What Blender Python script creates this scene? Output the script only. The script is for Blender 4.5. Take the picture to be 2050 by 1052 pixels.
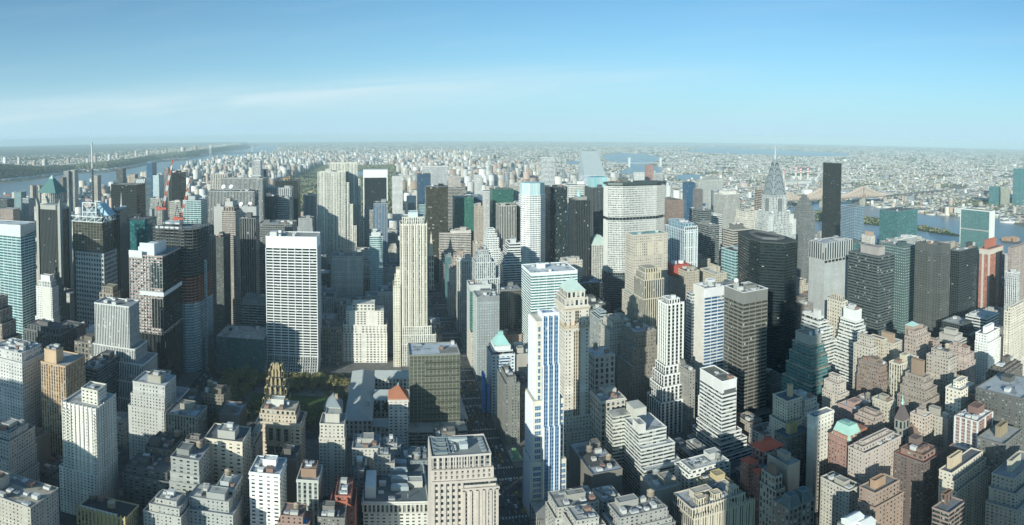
import bpy, math, random, zlib
import numpy as np
from mathutils import Vector, Matrix

for o in list(bpy.data.objects):
    bpy.data.objects.remove(o)
SC = bpy.context.scene
R = math.radians

# ------------------------------------------------------------------ camera
EYE = 315.0                      # observation deck above the street, metres
cam = bpy.data.cameras.new('camera')
cam.type = 'PANO'
cam.panorama_type = 'EQUIRECTANGULAR'
cam.longitude_min, cam.longitude_max = R(-51.25), R(51.25)
cam.latitude_min, cam.latitude_max = R(-37.0), R(15.6)
cam.clip_start, cam.clip_end = 1.0, 90000.0
camo = bpy.data.objects.new('camera', cam)
SC.collection.objects.link(camo)
CM = Matrix.Rotation(R(-12.4), 3, 'Z') @ Matrix.Rotation(R(88.0), 3, 'X') @ Matrix.Rotation(R(0.15), 3, 'Z')
camo.matrix_world = Matrix.Translation((0, 0, EYE)) @ CM.to_4x4()
SC.camera = camo

# ------------------------------------------------------------------ sun, sky, exposure
SUN_AZ, SUN_EL = 222.3, 18.0     # clockwise from +Y (the avenues)
TO_SUN = Vector((math.sin(R(SUN_AZ)) * math.cos(R(SUN_EL)), math.cos(R(SUN_AZ)) * math.cos(R(SUN_EL)), math.sin(R(SUN_EL))))
sun = bpy.data.lights.new('sun', 'SUN')
sun.energy = 5.0
sun.angle = R(0.5)
sun.color = (0.96, 0.97, 0.86)
suno = bpy.data.objects.new('sun', sun)
SC.collection.objects.link(suno)
suno.rotation_mode = 'QUATERNION'
suno.rotation_quaternion = TO_SUN.to_track_quat('Z', 'Y')

W = bpy.data.worlds.new("World")
SC.world = W
W.use_nodes = True


def nn(nt, t, **kw):
    n = nt.nodes.new(t)
    for k, v in kw.items():
        if hasattr(n, k):
            setattr(n, k, v)
        else:
            n.inputs[k].default_value = v
    return n


def mth(nt, op, a, b=None, c=None):
    n = nt.nodes.new('ShaderNodeMath')
    n.operation = op
    for i, v in enumerate((a, b, c)):
        if v is None:
            continue
        if isinstance(v, (int, float)):
            n.inputs[i].default_value = v
        else:
            nt.links.new(v, n.inputs[i])
    return n.outputs[0]


def mixc(nt, f, a, b, mode='MIX'):
    n = nt.nodes.new('ShaderNodeMix')
    n.data_type = 'RGBA'
    n.blend_type = mode
    for k, v in ((0, f), (6, a), (7, b)):
        if isinstance(v, (int, float)):
            n.inputs[k].default_value = v
        elif isinstance(v, tuple):
            n.inputs[k].default_value = v if len(v) == 4 else v + (1,)
        else:
            nt.links.new(v, n.inputs[k])
    return n.outputs[2]


def build_world():
    nt = W.node_tree
    bg = nt.nodes['Background']
    sky = nt.nodes.new('ShaderNodeTexSky')
    sky.sky_type = 'NISHITA'
    sky.sun_disc = False
    sky.sun_elevation = R(SUN_EL)
    sky.sun_rotation = R(SUN_AZ)
    sky.altitude = 100
    sky.air_density = 1.0
    sky.dust_density = 1.0
    sky.ozone_density = 1.5
    tc = nt.nodes.new('ShaderNodeTexCoord')
    sep = nt.nodes.new('ShaderNodeSeparateXYZ')
    nt.links.new(tc.outputs['Generated'], sep.inputs[0])
    # thin cirrus: noise stretched along the horizon, in a band of low elevation
    az = mth(nt, 'ARCTAN2', sep.outputs[0], sep.outputs[1])
    el = mth(nt, 'ARCSINE', sep.outputs[2])
    cmb = nt.nodes.new('ShaderNodeCombineXYZ')
    nt.links.new(mth(nt, 'MULTIPLY', az, 2.2), cmb.inputs[0])
    nt.links.new(mth(nt, 'MULTIPLY', mth(nt, 'SUBTRACT', el, mth(nt, 'MULTIPLY', az, 0.055)), 26.0), cmb.inputs[1])
    nz = nn(nt, 'ShaderNodeTexNoise', Scale=1.0, Detail=6.0, Roughness=0.55, Distortion=0.6)
    nt.links.new(cmb.outputs[0], nz.inputs['Vector'])
    # band centre rises from about 2.5 to 5 degrees going right, dies out on the far right
    cen = mth(nt, 'ADD', 0.076, mth(nt, 'MULTIPLY', az, 0.05))
    dist = mth(nt, 'DIVIDE', mth(nt, 'SUBTRACT', el, cen), 0.030)
    band = mth(nt, 'EXPONENT', mth(nt, 'MULTIPLY', mth(nt, 'MULTIPLY', dist, dist), -1.0))
    fade = nn(nt, 'ShaderNodeMapRange')
    fade.interpolation_type = 'SMOOTHSTEP'
    fade.inputs[1].default_value = 0.75
    fade.inputs[2].default_value = 0.10
    nt.links.new(az, fade.inputs[0])
    ns = nn(nt, 'ShaderNodeMapRange')
    ns.interpolation_type = 'SMOOTHSTEP'
    ns.inputs[1].default_value = 0.30
    ns.inputs[2].default_value = 0.72
    nt.links.new(nz.outputs[0], ns.inputs[0])
    amt = mth(nt, 'MULTIPLY', mth(nt, 'MULTIPLY', band, fade.outputs[0]), mth(nt, 'ADD', 0.25, mth(nt, 'MULTIPLY', ns.outputs[0], 0.75)))
    # one brighter thin streak inside the band
    d2 = mth(nt, 'DIVIDE', mth(nt, 'SUBTRACT', el, mth(nt, 'ADD', 0.082, mth(nt, 'MULTIPLY', az, 0.058))), 0.010)
    b2 = mth(nt, 'MULTIPLY', mth(nt, 'EXPONENT', mth(nt, 'MULTIPLY', mth(nt, 'MULTIPLY', d2, d2), -1.0)), mth(nt, 'MULTIPLY', fade.outputs[0], mth(nt, 'ADD', 0.1, mth(nt, 'MULTIPLY', ns.outputs[0], 0.12))))
    amt = mth(nt, 'ADD', amt, b2)
    # faint high streaks over the whole sky
    cmb2 = nt.nodes.new('ShaderNodeCombineXYZ')
    nt.links.new(mth(nt, 'MULTIPLY', az, 1.6), cmb2.inputs[0])
    nt.links.new(mth(nt, 'MULTIPLY', mth(nt, 'SUBTRACT', el, mth(nt, 'MULTIPLY', az, 0.1)), 15.0), cmb2.inputs[1])
    nz2 = nn(nt, 'ShaderNodeTexNoise', Scale=1.3, Detail=5.0, Roughness=0.5)
    nt.links.new(cmb2.outputs[0], nz2.inputs['Vector'])
    hs = nn(nt, 'ShaderNodeMapRange')
    hs.inputs[1].default_value = 0.5
    hs.inputs[2].default_value = 0.9
    hs.inputs[4].default_value = 0.14
    nt.links.new(nz2.outputs[0], hs.inputs[0])
    amt2 = mth(nt, 'ADD', mth(nt, 'MULTIPLY', amt, 0.75), hs.outputs[0])
    amt2 = mth(nt, 'MINIMUM', amt2, 0.9)
    tint = mixc(nt, 1.0, sky.outputs[0], SKY_TINT, 'MULTIPLY')
    # pale air low over the horizon
    low = mth(nt, 'MULTIPLY', 0.95, mth(nt, 'EXPONENT', mth(nt, 'MULTIPLY', mth(nt, 'MAXIMUM', el, 0.0), -7.0)))
    tint = mixc(nt, low, tint, HORIZON)
    col = mixc(nt, amt2, tint, CLOUD)
    nt.links.new(col, bg.inputs['Color'])
    bg.inputs['Strength'].default_value = SKY_STRENGTH


SKY_TINT = (0.38, 0.77, 0.95)
CLOUD = (4.8, 6.0, 6.5)
HORIZON = (3.75, 5.6, 6.8)
SKY_STRENGTH = 0.126
build_world()
SC.view_settings.view_transform = 'Standard'
SC.view_settings.look = 'None'
SC.view_settings.exposure = 0.22
SC.view_settings.gamma = 1.0
cy = SC.cycles
cy.max_bounces = 4
cy.diffuse_bounces = 2
cy.glossy_bounces = 2
cy.transmission_bounces = 0
cy.volume_bounces = 0
cy.transparent_max_bounces = 4
cy.caustics_reflective = False
cy.caustics_refractive = False
cy.use_denoising = True
cy.denoiser = "OPENIMAGEDENOISE"


# ------------------------------------------------------------------ helpers: image geometry
def ray(px, py):
    """photograph pixel -> (unit horizontal x, unit horizontal y, slope)"""
    lon, lat = R((px - 1025) * 0.05), R((312 - py) / 20.0)
    v = CM @ Vector((math.cos(lat) * math.sin(lon), math.sin(lat), -math.cos(lat) * math.cos(lon)))
    h = math.hypot(v.x, v.y)
    return v.x / h, v.y / h, v.z / h


def at(px, py, d):
    x, y, s = ray(px, py)
    return Vector((x * d, y * d, EYE + s * d))


def ground(px, py, z=0.0):
    x, y, s = ray(px, py)
    d = (z - EYE) / s if s < -1e-4 else 1e6
    return (x * d, y * d)


def project(p):
    v = CM.transposed() @ (Vector(p) - Vector((0, 0, EYE)))
    lon = math.degrees(math.atan2(v.x, -v.z))
    lat = math.degrees(math.asin(v.y / v.length))
    return 1025 + lon / 0.05, 312 - lat * 20


# ------------------------------------------------------------------ materials
MATS = {}


def mat(name):
    m = bpy.data.materials.new(name)
    m.use_nodes = True
    nt = m.node_tree
    nt.nodes.clear()
    out = nt.nodes.new('ShaderNodeOutputMaterial')
    MATS[name] = m
    return m, nt, out


def bsdf(nt, rough=0.8, spec=0.3, metal=0.0):
    b = nt.nodes.new('ShaderNodeBsdfPrincipled')
    b.inputs['Roughness'].default_value = rough
    b.inputs['Specular IOR Level'].default_value = spec
    b.inputs['Metallic'].default_value = metal
    return b


GLASS = {  # dark glass colour, brighter panes, share of panes with pale blinds
    'dk': ((.012, .022, .026), (.05, .075, .08), .06),
    'mx': ((.02, .032, .036), (.11, .15, .15), .30),
    'vd': ((.006, .010, .012), (.02, .03, .032), .012),
    'bl': ((.02, .075, .15), (.05, .16, .28), .02),
    'te': ((.02, .11, .12), (.07, .26, .27), .015),
    'gr': ((.012, .10, .075), (.05, .22, .15), .015),
    'lt': ((.30, .42, .44), (.55, .66, .66), .30),
    'br': ((.045, .042, .030), (.09, .085, .06), .03),
    'ol': ((.085, .09, .065), (.13, .135, .10), .01),
    'sh': ((.02, .035, .04), (.10, .13, .13), .38),
}
STYLE = {  # bay width, floor height, window width share, window height share, dark spandrels
    'punch': (3.1, 3.6, .40, .46, 0), 'punch2': (4.6, 3.6, .54, .46, 0), 'apt': (3.1, 3.0, .44, .44, 0),
    'pier': (2.9, 3.7, .50, .64, 1), 'pierw': (4.6, 3.8, .56, .66, 1), 'stripe': (3.0, 3.8, .52, .96, 2),
    'rib': (11.0, 3.8, .97, .50, 0), 'ribw': (7.0, 3.9, .92, .58, 0), 'glass': (1.8, 3.9, .90, .80, 1), 'glass2': (4.5, 3.9, .93, .86, 1),
    'fine': (1.75, 3.8, .50, .96, 2), 'dots': (3.0, 3.7, .48, .34, 0), 'grid': (2.6, 3.6, .60, .55, 0), 'blank': (900., 900., .0, .0, 0), 'grace': (9.6, 3.75, .90, .58, 0),
    'mull': (3.2, 3.8, .80, .62, 1), 'arch': (4.2, 6.0, .5, .7, 0),
}


def facade(style, glass=None):
    glass = glass or ('mx' if style in ('punch', 'punch2', 'apt', 'pier', 'arch') else 'dk')
    key = 'facade_' + style + '_' + glass
    if key in MATS:
        return MATS[key]
    bw, fh, ww, wh, sp = STYLE[style]
    g0, g1, bl = GLASS[glass]
    m, nt, out = mat(key)
    L = nt.links
    oi = nt.nodes.new('ShaderNodeObjectInfo')
    uv = nt.nodes.new('ShaderNodeUVMap')
    sx = nt.nodes.new('ShaderNodeSeparateXYZ')
    L.new(uv.outputs[0], sx.inputs[0])
    u, v = sx.outputs[0], sx.outputs[1]
    fu, fv = mth(nt, 'FRACT', u), mth(nt, 'FRACT', v)
    wid = ww / 2
    mas = style in ('punch', 'punch2', 'apt')
    if mas:                                    # some bays narrower, some blind, some paired
        cc = nt.nodes.new('ShaderNodeCombineXYZ')
        L.new(mth(nt, 'FLOOR', u), cc.inputs[0])
        L.new(mth(nt, 'MULTIPLY', oi.outputs['Random'], 517.0), cc.inputs[1])
        cw = nt.nodes.new('ShaderNodeTexWhiteNoise')
        cw.noise_dimensions = '2D'
        L.new(cc.outputs[0], cw.inputs['Vector'])
        wid = mth(nt, 'MULTIPLY', mth(nt, 'MULTIPLY', ww / 2, mth(nt, 'GREATER_THAN', cw.outputs[0], .07)), mth(nt, 'ADD', .62, mth(nt, 'MULTIPLY', cw.outputs[0], .55)))
    au, av_ = mth(nt, 'ABSOLUTE', mth(nt, 'SUBTRACT', fu, 0.5)), mth(nt, 'ABSOLUTE', mth(nt, 'SUBTRACT', fv, 0.5))
    mu = mth(nt, 'LESS_THAN', au, wid)
    mv = mth(nt, 'LESS_THAN', mth(nt, 'ABSOLUTE', mth(nt, 'SUBTRACT', fv, 0.5)), wh / 2)
    win = mth(nt, 'MULTIPLY', mu, mv)
    # per pane random
    pu = mth(nt, 'FLOOR', mth(nt, 'MULTIPLY', u, 4.0)) if style in ('rib', 'ribw', 'grace') else mth(nt, 'FLOOR', u)
    cmb = nt.nodes.new('ShaderNodeCombineXYZ')
    L.new(pu, cmb.inputs[0])
    L.new(mth(nt, 'FLOOR', v), cmb.inputs[1])
    L.new(mth(nt, 'MULTIPLY', oi.outputs['Random'], 731.0), cmb.inputs[2])
    wn = nt.nodes.new('ShaderNodeTexWhiteNoise')
    L.new(cmb.outputs[0], wn.inputs['Vector'])
    rv = wn.outputs['Value']
    gcol = mixc(nt, mth(nt, 'POWER', rv, 2.5), g0, g1)
    # blinds, drawn down a random part of the pane
    sc2 = nt.nodes.new('ShaderNodeSeparateColor')
    L.new(wn.outputs['Color'], sc2.inputs[0])
    isbl = mth(nt, 'LESS_THAN', sc2.outputs[1], bl)
    drawn = mth(nt, 'GREATER_THAN', fv, mth(nt, 'ADD', 0.5 - wh / 2, mth(nt, 'MULTIPLY', sc2.outputs[2], wh * .8)))
    blm = mth(nt, 'MULTIPLY', isbl, drawn)
    gcol = mixc(nt, mth(nt, 'MULTIPLY', blm, .75), gcol, (.50, .50, .46))
    # wall: object colour with weathering
    tc = nt.nodes.new('ShaderNodeTexCoord')
    mp = nn(nt, 'ShaderNodeMapping')
    mp.inputs['Scale'].default_value = (.09, .09, .018)
    L.new(tc.outputs['Object'], mp.inputs[0])
    nz = nn(nt, 'ShaderNodeTexNoise', Scale=1.0, Detail=5.0, Roughness=.62)
    L.new(mp.outputs[0], nz.inputs['Vector'])
    wv = mth(nt, 'ADD', .66, mth(nt, 'MULTIPLY', nz.outputs[0], .66))
    wn2 = nt.nodes.new('ShaderNodeTexWhiteNoise')
    wn2.noise_dimensions = '1D'
    L.new(mth(nt, 'ADD', mth(nt, 'FLOOR', v), mth(nt, 'MULTIPLY', oi.outputs['Random'], 91.0)), wn2.inputs['W'])
    wv = mth(nt, 'MULTIPLY', wv, mth(nt, 'ADD', .95, mth(nt, 'MULTIPLY', wn2.outputs[0], .10)))
    wc = nt.nodes.new('ShaderNodeVectorMath')
    wc.operation = 'SCALE'
    L.new(oi.outputs['Color'], wc.inputs[0])
    L.new(wv, wc.inputs['Scale'])
    wcol = wc.outputs[0]
    if mas:
        fr = mth(nt, 'MULTIPLY', mth(nt, 'LESS_THAN', au, mth(nt, 'ADD', wid, .06)), mth(nt, 'LESS_THAN', av_, wh / 2 + .09))
        belt = mth(nt, 'LESS_THAN', wn2.outputs[0], .09)
        lite = mth(nt, 'ADD', 1.0, mth(nt, 'ADD', mth(nt, 'MULTIPLY', fr, .14), mth(nt, 'MULTIPLY', belt, .22)))
        w3 = nt.nodes.new('ShaderNodeVectorMath')
        w3.operation = 'SCALE'
        L.new(wcol, w3.inputs[0])
        L.new(lite, w3.inputs['Scale'])
        wcol = w3.outputs[0]
    if sp:
        spm = mth(nt, 'MULTIPLY', mu, mth(nt, 'SUBTRACT', 1.0, mv))
        scol = mixc(nt, .45 if sp == 1 else .15, g0, wcol)
        wcol = mixc(nt, spm, wcol, scol)
    b1 = bsdf(nt, .85, .2)
    L.new(wcol, b1.inputs['Base Color'])
    b2 = bsdf(nt, .08, 1.0)
    L.new(gcol, b2.inputs['Base Color'])
    # every pane tilts a little so that reflections break up
    geo = nt.nodes.new('ShaderNodeNewGeometry')
    vm = nt.nodes.new('ShaderNodeVectorMath')
    vm.operation = 'MULTIPLY_ADD'
    sub = nt.nodes.new('ShaderNodeVectorMath')
    sub.operation = 'SUBTRACT'
    sub.inputs[1].default_value = (.5, .5, .5)
    L.new(wn.outputs['Color'], sub.inputs[0])
    L.new(sub.outputs[0], vm.inputs[0])
    vm.inputs[1].default_value = (.08, .08, .06)
    L.new(geo.outputs['Normal'], vm.inputs[2])
    nrm = nt.nodes.new('ShaderNodeVectorMath')
    nrm.operation = 'NORMALIZE'
    L.new(vm.outputs[0], nrm.inputs[0])
    L.new(nrm.outputs[0], b2.inputs['Normal'])
    mx = nt.nodes.new('ShaderNodeMixShader')
    L.new(win, mx.inputs[0])
    L.new(b1.outputs[0], mx.inputs[1])
    L.new(b2.outputs[0], mx.inputs[2])
    L.new(mx.outputs[0], out.inputs[0])
    return m


def plain(name, rough=.85, spec=.25, metal=0.0, scale=.15, amt=.35, blotch=None):
    """object colour with noise; blotch adds stains of a fixed colour"""
    if name in MATS:
        return MATS[name]
    m, nt, out = mat(name)
    L = nt.links
    oi = nt.nodes.new('ShaderNodeObjectInfo')
    tc = nt.nodes.new('ShaderNodeTexCoord')
    nz = nn(nt, 'ShaderNodeTexNoise', Scale=scale, Detail=6.0, Roughness=.65)
    L.new(tc.outputs['Object'], nz.inputs['Vector'])
    v = mth(nt, 'ADD', 1 - amt / 2, mth(nt, 'MULTIPLY', mth(nt, 'SUBTRACT', nz.outputs[0], .25), amt))
    vm = nt.nodes.new('ShaderNodeVectorMath')
    vm.operation = 'SCALE'
    L.new(oi.outputs['Color'], vm.inputs[0])
    L.new(v, vm.inputs['Scale'])
    col = vm.outputs[0]
    if blotch:
        nz2 = nn(nt, 'ShaderNodeTexNoise', Scale=scale * .6, Detail=4.0, Roughness=.7)
        L.new(tc.outputs['Object'], nz2.inputs['Vector'])
        mr = nn(nt, 'ShaderNodeMapRange')
        mr.inputs[1].default_value = .52
        mr.inputs[2].default_value = .60
        mr.inputs[4].default_value = .6
        L.new(nz2.outputs[0], mr.inputs[0])
        col = mixc(nt, mr.outputs[0], col, blotch)
    b = bsdf(nt, rough, spec, metal)
    L.new(col, b.inputs['Base Color'])
    L.new(b.outputs[0], out.inputs[0])
    return m


def colored(name, rough=.9, var=0.0, scale=.05):
    """colour attribute of the mesh"""
    if name in MATS:
        return MATS[name]
    m, nt, out = mat(name)
    a = nt.nodes.new('ShaderNodeVertexColor')
    a.layer_name = 'Col'
    col = a.outputs[0]
    if var:
        tc = nt.nodes.new('ShaderNodeTexCoord')
        nz = nn(nt, 'ShaderNodeTexNoise', Scale=scale, Detail=4.0)
        nt.links.new(tc.outputs['Object'], nz.inputs['Vector'])
        vm = nt.nodes.new('ShaderNodeVectorMath')
        vm.operation = 'SCALE'
        nt.links.new(col, vm.inputs[0])
        nt.links.new(mth(nt, 'ADD', 1 - var / 2, mth(nt, 'MULTIPLY', nz.outputs[0], var)), vm.inputs['Scale'])
        col = vm.outputs[0]
    b = bsdf(nt, rough, .2)
    nt.links.new(col, b.inputs['Base Color'])
    nt.links.new(b.outputs[0], out.inputs[0])
    return m


M_ROOF = plain('roofing', .9, .2, 0, .12, .5, (.10, .10, .10))
M_STONE = plain('stone', .85, .2)
M_METAL = plain('metal', .45, .5, .6)
M_PAINT = plain('painted', .6, .3)
M_WOOD = plain('tank_wood', .9, .1, 0, .8, .5)
M_COPPER = plain('copper', .7, .3, 0, .2, .35)
M_STEEL = plain('stainless', .38, .6, .35, .3, .15)

# ------------------------------------------------------------------ mesh builder


class MB:
    def __init__(s):
        s.v, s.f, s.uv, s.m, s.mats = [], [], [], [], []

    def mi(s, m):
        if m not in s.mats:
            s.mats.append(m)
        return s.mats.index(m)

    def face(s, pts, m, uvs=None):
        b = len(s.v)
        s.v += [tuple(p) for p in pts]
        s.f.append(tuple(range(b, b + len(pts))))
        s.uv += uvs if uvs else [(p[0] * .1, p[1] * .1) for p in pts]
        s.m.append(s.mi(m))

    def wall(s, p, q, z0, z1, m, sty):
        """vertical rectangle from p to q, outside to the right-hand side when walking p->q reversed"""
        bw, fh = sty
        L = math.hypot(q[0] - p[0], q[1] - p[1])
        nu, nv = max(1, round(L / bw)), max(1, round((z1 - z0) / fh))
        o = (zlib.crc32(repr((round(p[0]), round(p[1]), round(z1))).encode()) % 97)
        s.face([(p[0], p[1], z0), (q[0], q[1], z0), (q[0], q[1], z1), (p[0], p[1], z1)], m,
               [(o, o), (o + nu, o), (o + nu, o + nv), (o, o + nv)])

    def prism(s, pts, z0, z1, m, sty=(900, 900), top=None, bottom=None):
        """pts counter-clockwise"""
        n = len(pts)
        for i in range(n):
            s.wall(pts[i], pts[(i + 1) % n], z0, z1, m, sty)
        if top:
            s.face([(p[0], p[1], z1) for p in pts], top)
        if bottom:
            s.face([(p[0], p[1], z0) for p in reversed(pts)], bottom)

    def box(s, x0, x1, y0, y1, z0, z1, m, sty=(900, 900), top=True, bottom=False):
        s.prism([(x0, y0), (x1, y0), (x1, y1), (x0, y1)], z0, z1, m, sty, (m if top is True else top) or None, m if bottom else None)

    def frus(s, a, z0, b, z1, m, top=True):
        """rect a=(x0,x1,y0,y1) at z0 to rect b at z1"""
        A = [(a[0], a[2], z0), (a[1], a[2], z0), (a[1], a[3], z0), (a[0], a[3], z0)]
        B = [(b[0], b[2], z1), (b[1], b[2], z1), (b[1], b[3], z1), (b[0], b[3], z1)]
        for i in range(4):
            j = (i + 1) % 4
            pts = [A[i], A[j], B[j], B[i]]
            pts = [p for k, p in enumerate(pts) if k == 0 or math.dist(p, pts[k - 1]) > 1e-4]
            if len(pts) > 2 and math.dist(pts[0], pts[-1]) < 1e-4:
                pts.pop()
            if len(pts) > 2:
                s.face(pts, m)
        if top and abs(b[1] - b[0]) > .01 and abs(b[3] - b[2]) > .01:
            s.face(B, m)

    def tube(s, x, y, z0, z1, r0, r1, m, n=10, cap=True):
        A = [(x + r0 * math.cos(2 * math.pi * i / n), y + r0 * math.sin(2 * math.pi * i / n), z0) for i in range(n)]
        B = [(x + r1 * math.cos(2 * math.pi * i / n), y + r1 * math.sin(2 * math.pi * i / n), z1) for i in range(n)]
        for i in range(n):
            j = (i + 1) % n
            if r1 > .01:
                s.face([A[i], A[j], B[j], B[i]], m)
            else:
                s.face([A[i], A[j], (x, y, z1)], m)
        if cap and r1 > .01:
            s.face(B, m)

    def bar(s, p, q, r, m):
        p, q = Vector(p), Vector(q)
        d = (q - p).normalized()
        a = d.cross(Vector((0, 0, 1)))
        if a.length < .05:
            a = d.cross(Vector((1, 0, 0)))
        a.normalize()
        b = d.cross(a)
        o = [(a + b) * r, (a - b) * r, (-a - b) * r, (b - a) * r]
        for i in range(4):
            j = (i + 1) % 4
            s.face([p + o[i], q + o[i], q + o[j], p + o[j]], m)
        s.face([p + k for k in o], m)
        s.face([q + k for k in reversed(o)], m)

    def obj(s, name, parent=None, col=(.5, .5, .5), origin=None):
        me = bpy.data.meshes.new(name)
        og = origin or (tuple(parent['_o']) if parent is not None else (0, 0, 0))
        me.from_pydata([(a - og[0], b - og[1], c - og[2]) for a, b, c in s.v], [], s.f)
        ul = me.uv_layers.new(name='UVMap')
        ul.data.foreach_set('uv', [c for p in s.uv for c in p])
        for m in s.mats:
            me.materials.append(m)
        me.polygons.foreach_set('material_index', s.m)
        o = bpy.data.objects.new(name, me)
        SC.collection.objects.link(o)
        o.color = tuple(col)[:3] + (1,)
        if parent is not None:
            o.parent = parent
        else:
            o.location = og
        return o


def tag(o, label=None, cat=None, group=None, kind=None):
    if label:
        o['label'] = label
    if cat:
        o['category'] = cat
    if group:
        o['group'] = group
    if kind:
        o['kind'] = kind
    return o


ROOTS = []


def thing(name, loc, label, cat, group=None):
    o = bpy.data.objects.new(name, None)
    o.empty_display_size = 5
    SC.collection.objects.link(o)
    o.location = loc
    o['_o'] = tuple(loc)
    ROOTS.append(o)
    return tag(o, label, cat, group)


# ------------------------------------------------------------------ generic building
HERO = []       # footprints (x0,x1,y0,y1,ztop)
RNG = random.Random(7)
ROOFC = [(.16, .17, .18), (.24, .25, .26), (.34, .35, .36), (.50, .52, .53), (.12, .12, .12), (.28, .26, .23), (.42, .42, .40)]


def parapet(mb, x0, x1, y0, y1, z, m, h=1.1, t=.45, e=.18, lo=.5):
    X0, X1, Y0, Y1 = x0 - e, x1 + e, y0 - e, y1 + e
    mb.box(X0, X1, Y0, Y0 + t, z - lo, z + h, m, bottom=True)
    mb.box(X0, X1, Y1 - t, Y1, z - lo, z + h, m, bottom=True)
    mb.box(X0, X0 + t, Y0 + t, Y1 - t, z - lo, z + h, m, bottom=True)
    mb.box(X1 - t, X1, Y0 + t, Y1 - t, z - lo, z + h, m, bottom=True)


def water_tank(root, x, y, z, rng, s=1.0):
    wood = rng.choice([(.30, .25, .19), (.22, .19, .16), (.42, .36, .27), (.26, .27, .26)])
    r, h = 2.3 * s, 4.2 * s
    mb = MB()
    mb.tube(x, y, z + 3.0, z + 3.0 + h, r, r * .96, M_WOOD, 12, True)
    t = mb.obj('water_tank', root, wood)
    c = MB()
    c.tube(x, y, z + 3.0 + h, z + 3.0 + h + 1.5 * s, r * 1.06, 0, M_WOOD, 12)
    c.obj('tank_roof', t, tuple(k * 1.5 for k in wood), origin=tuple(root['_o']))
    g = MB()
    for a, b in ((-1, -1), (1, -1), (1, 1), (-1, 1)):
        g.bar((x + a * r * .62, y + b * r * .62, z), (x + a * r * .62, y + b * r * .62, z + 3.0), .16, M_METAL)
    g.bar((x - r * .62, y - r * .62, z + .6), (x + r * .62, y - r * .62, z + 2.6), .09, M_METAL)
    g.bar((x - r * .62, y + r * .62, z + .6), (x - r * .62, y - r * .62, z + 2.6), .09, M_METAL)
    g.bar((x + r * .62, y + r * .62, z + .6), (x + r * .62, y - r * .62, z + 2.6), .09, M_METAL)
    g.obj('leg_frame', t, (.12, .12, .12), origin=tuple(root['_o']))


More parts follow.
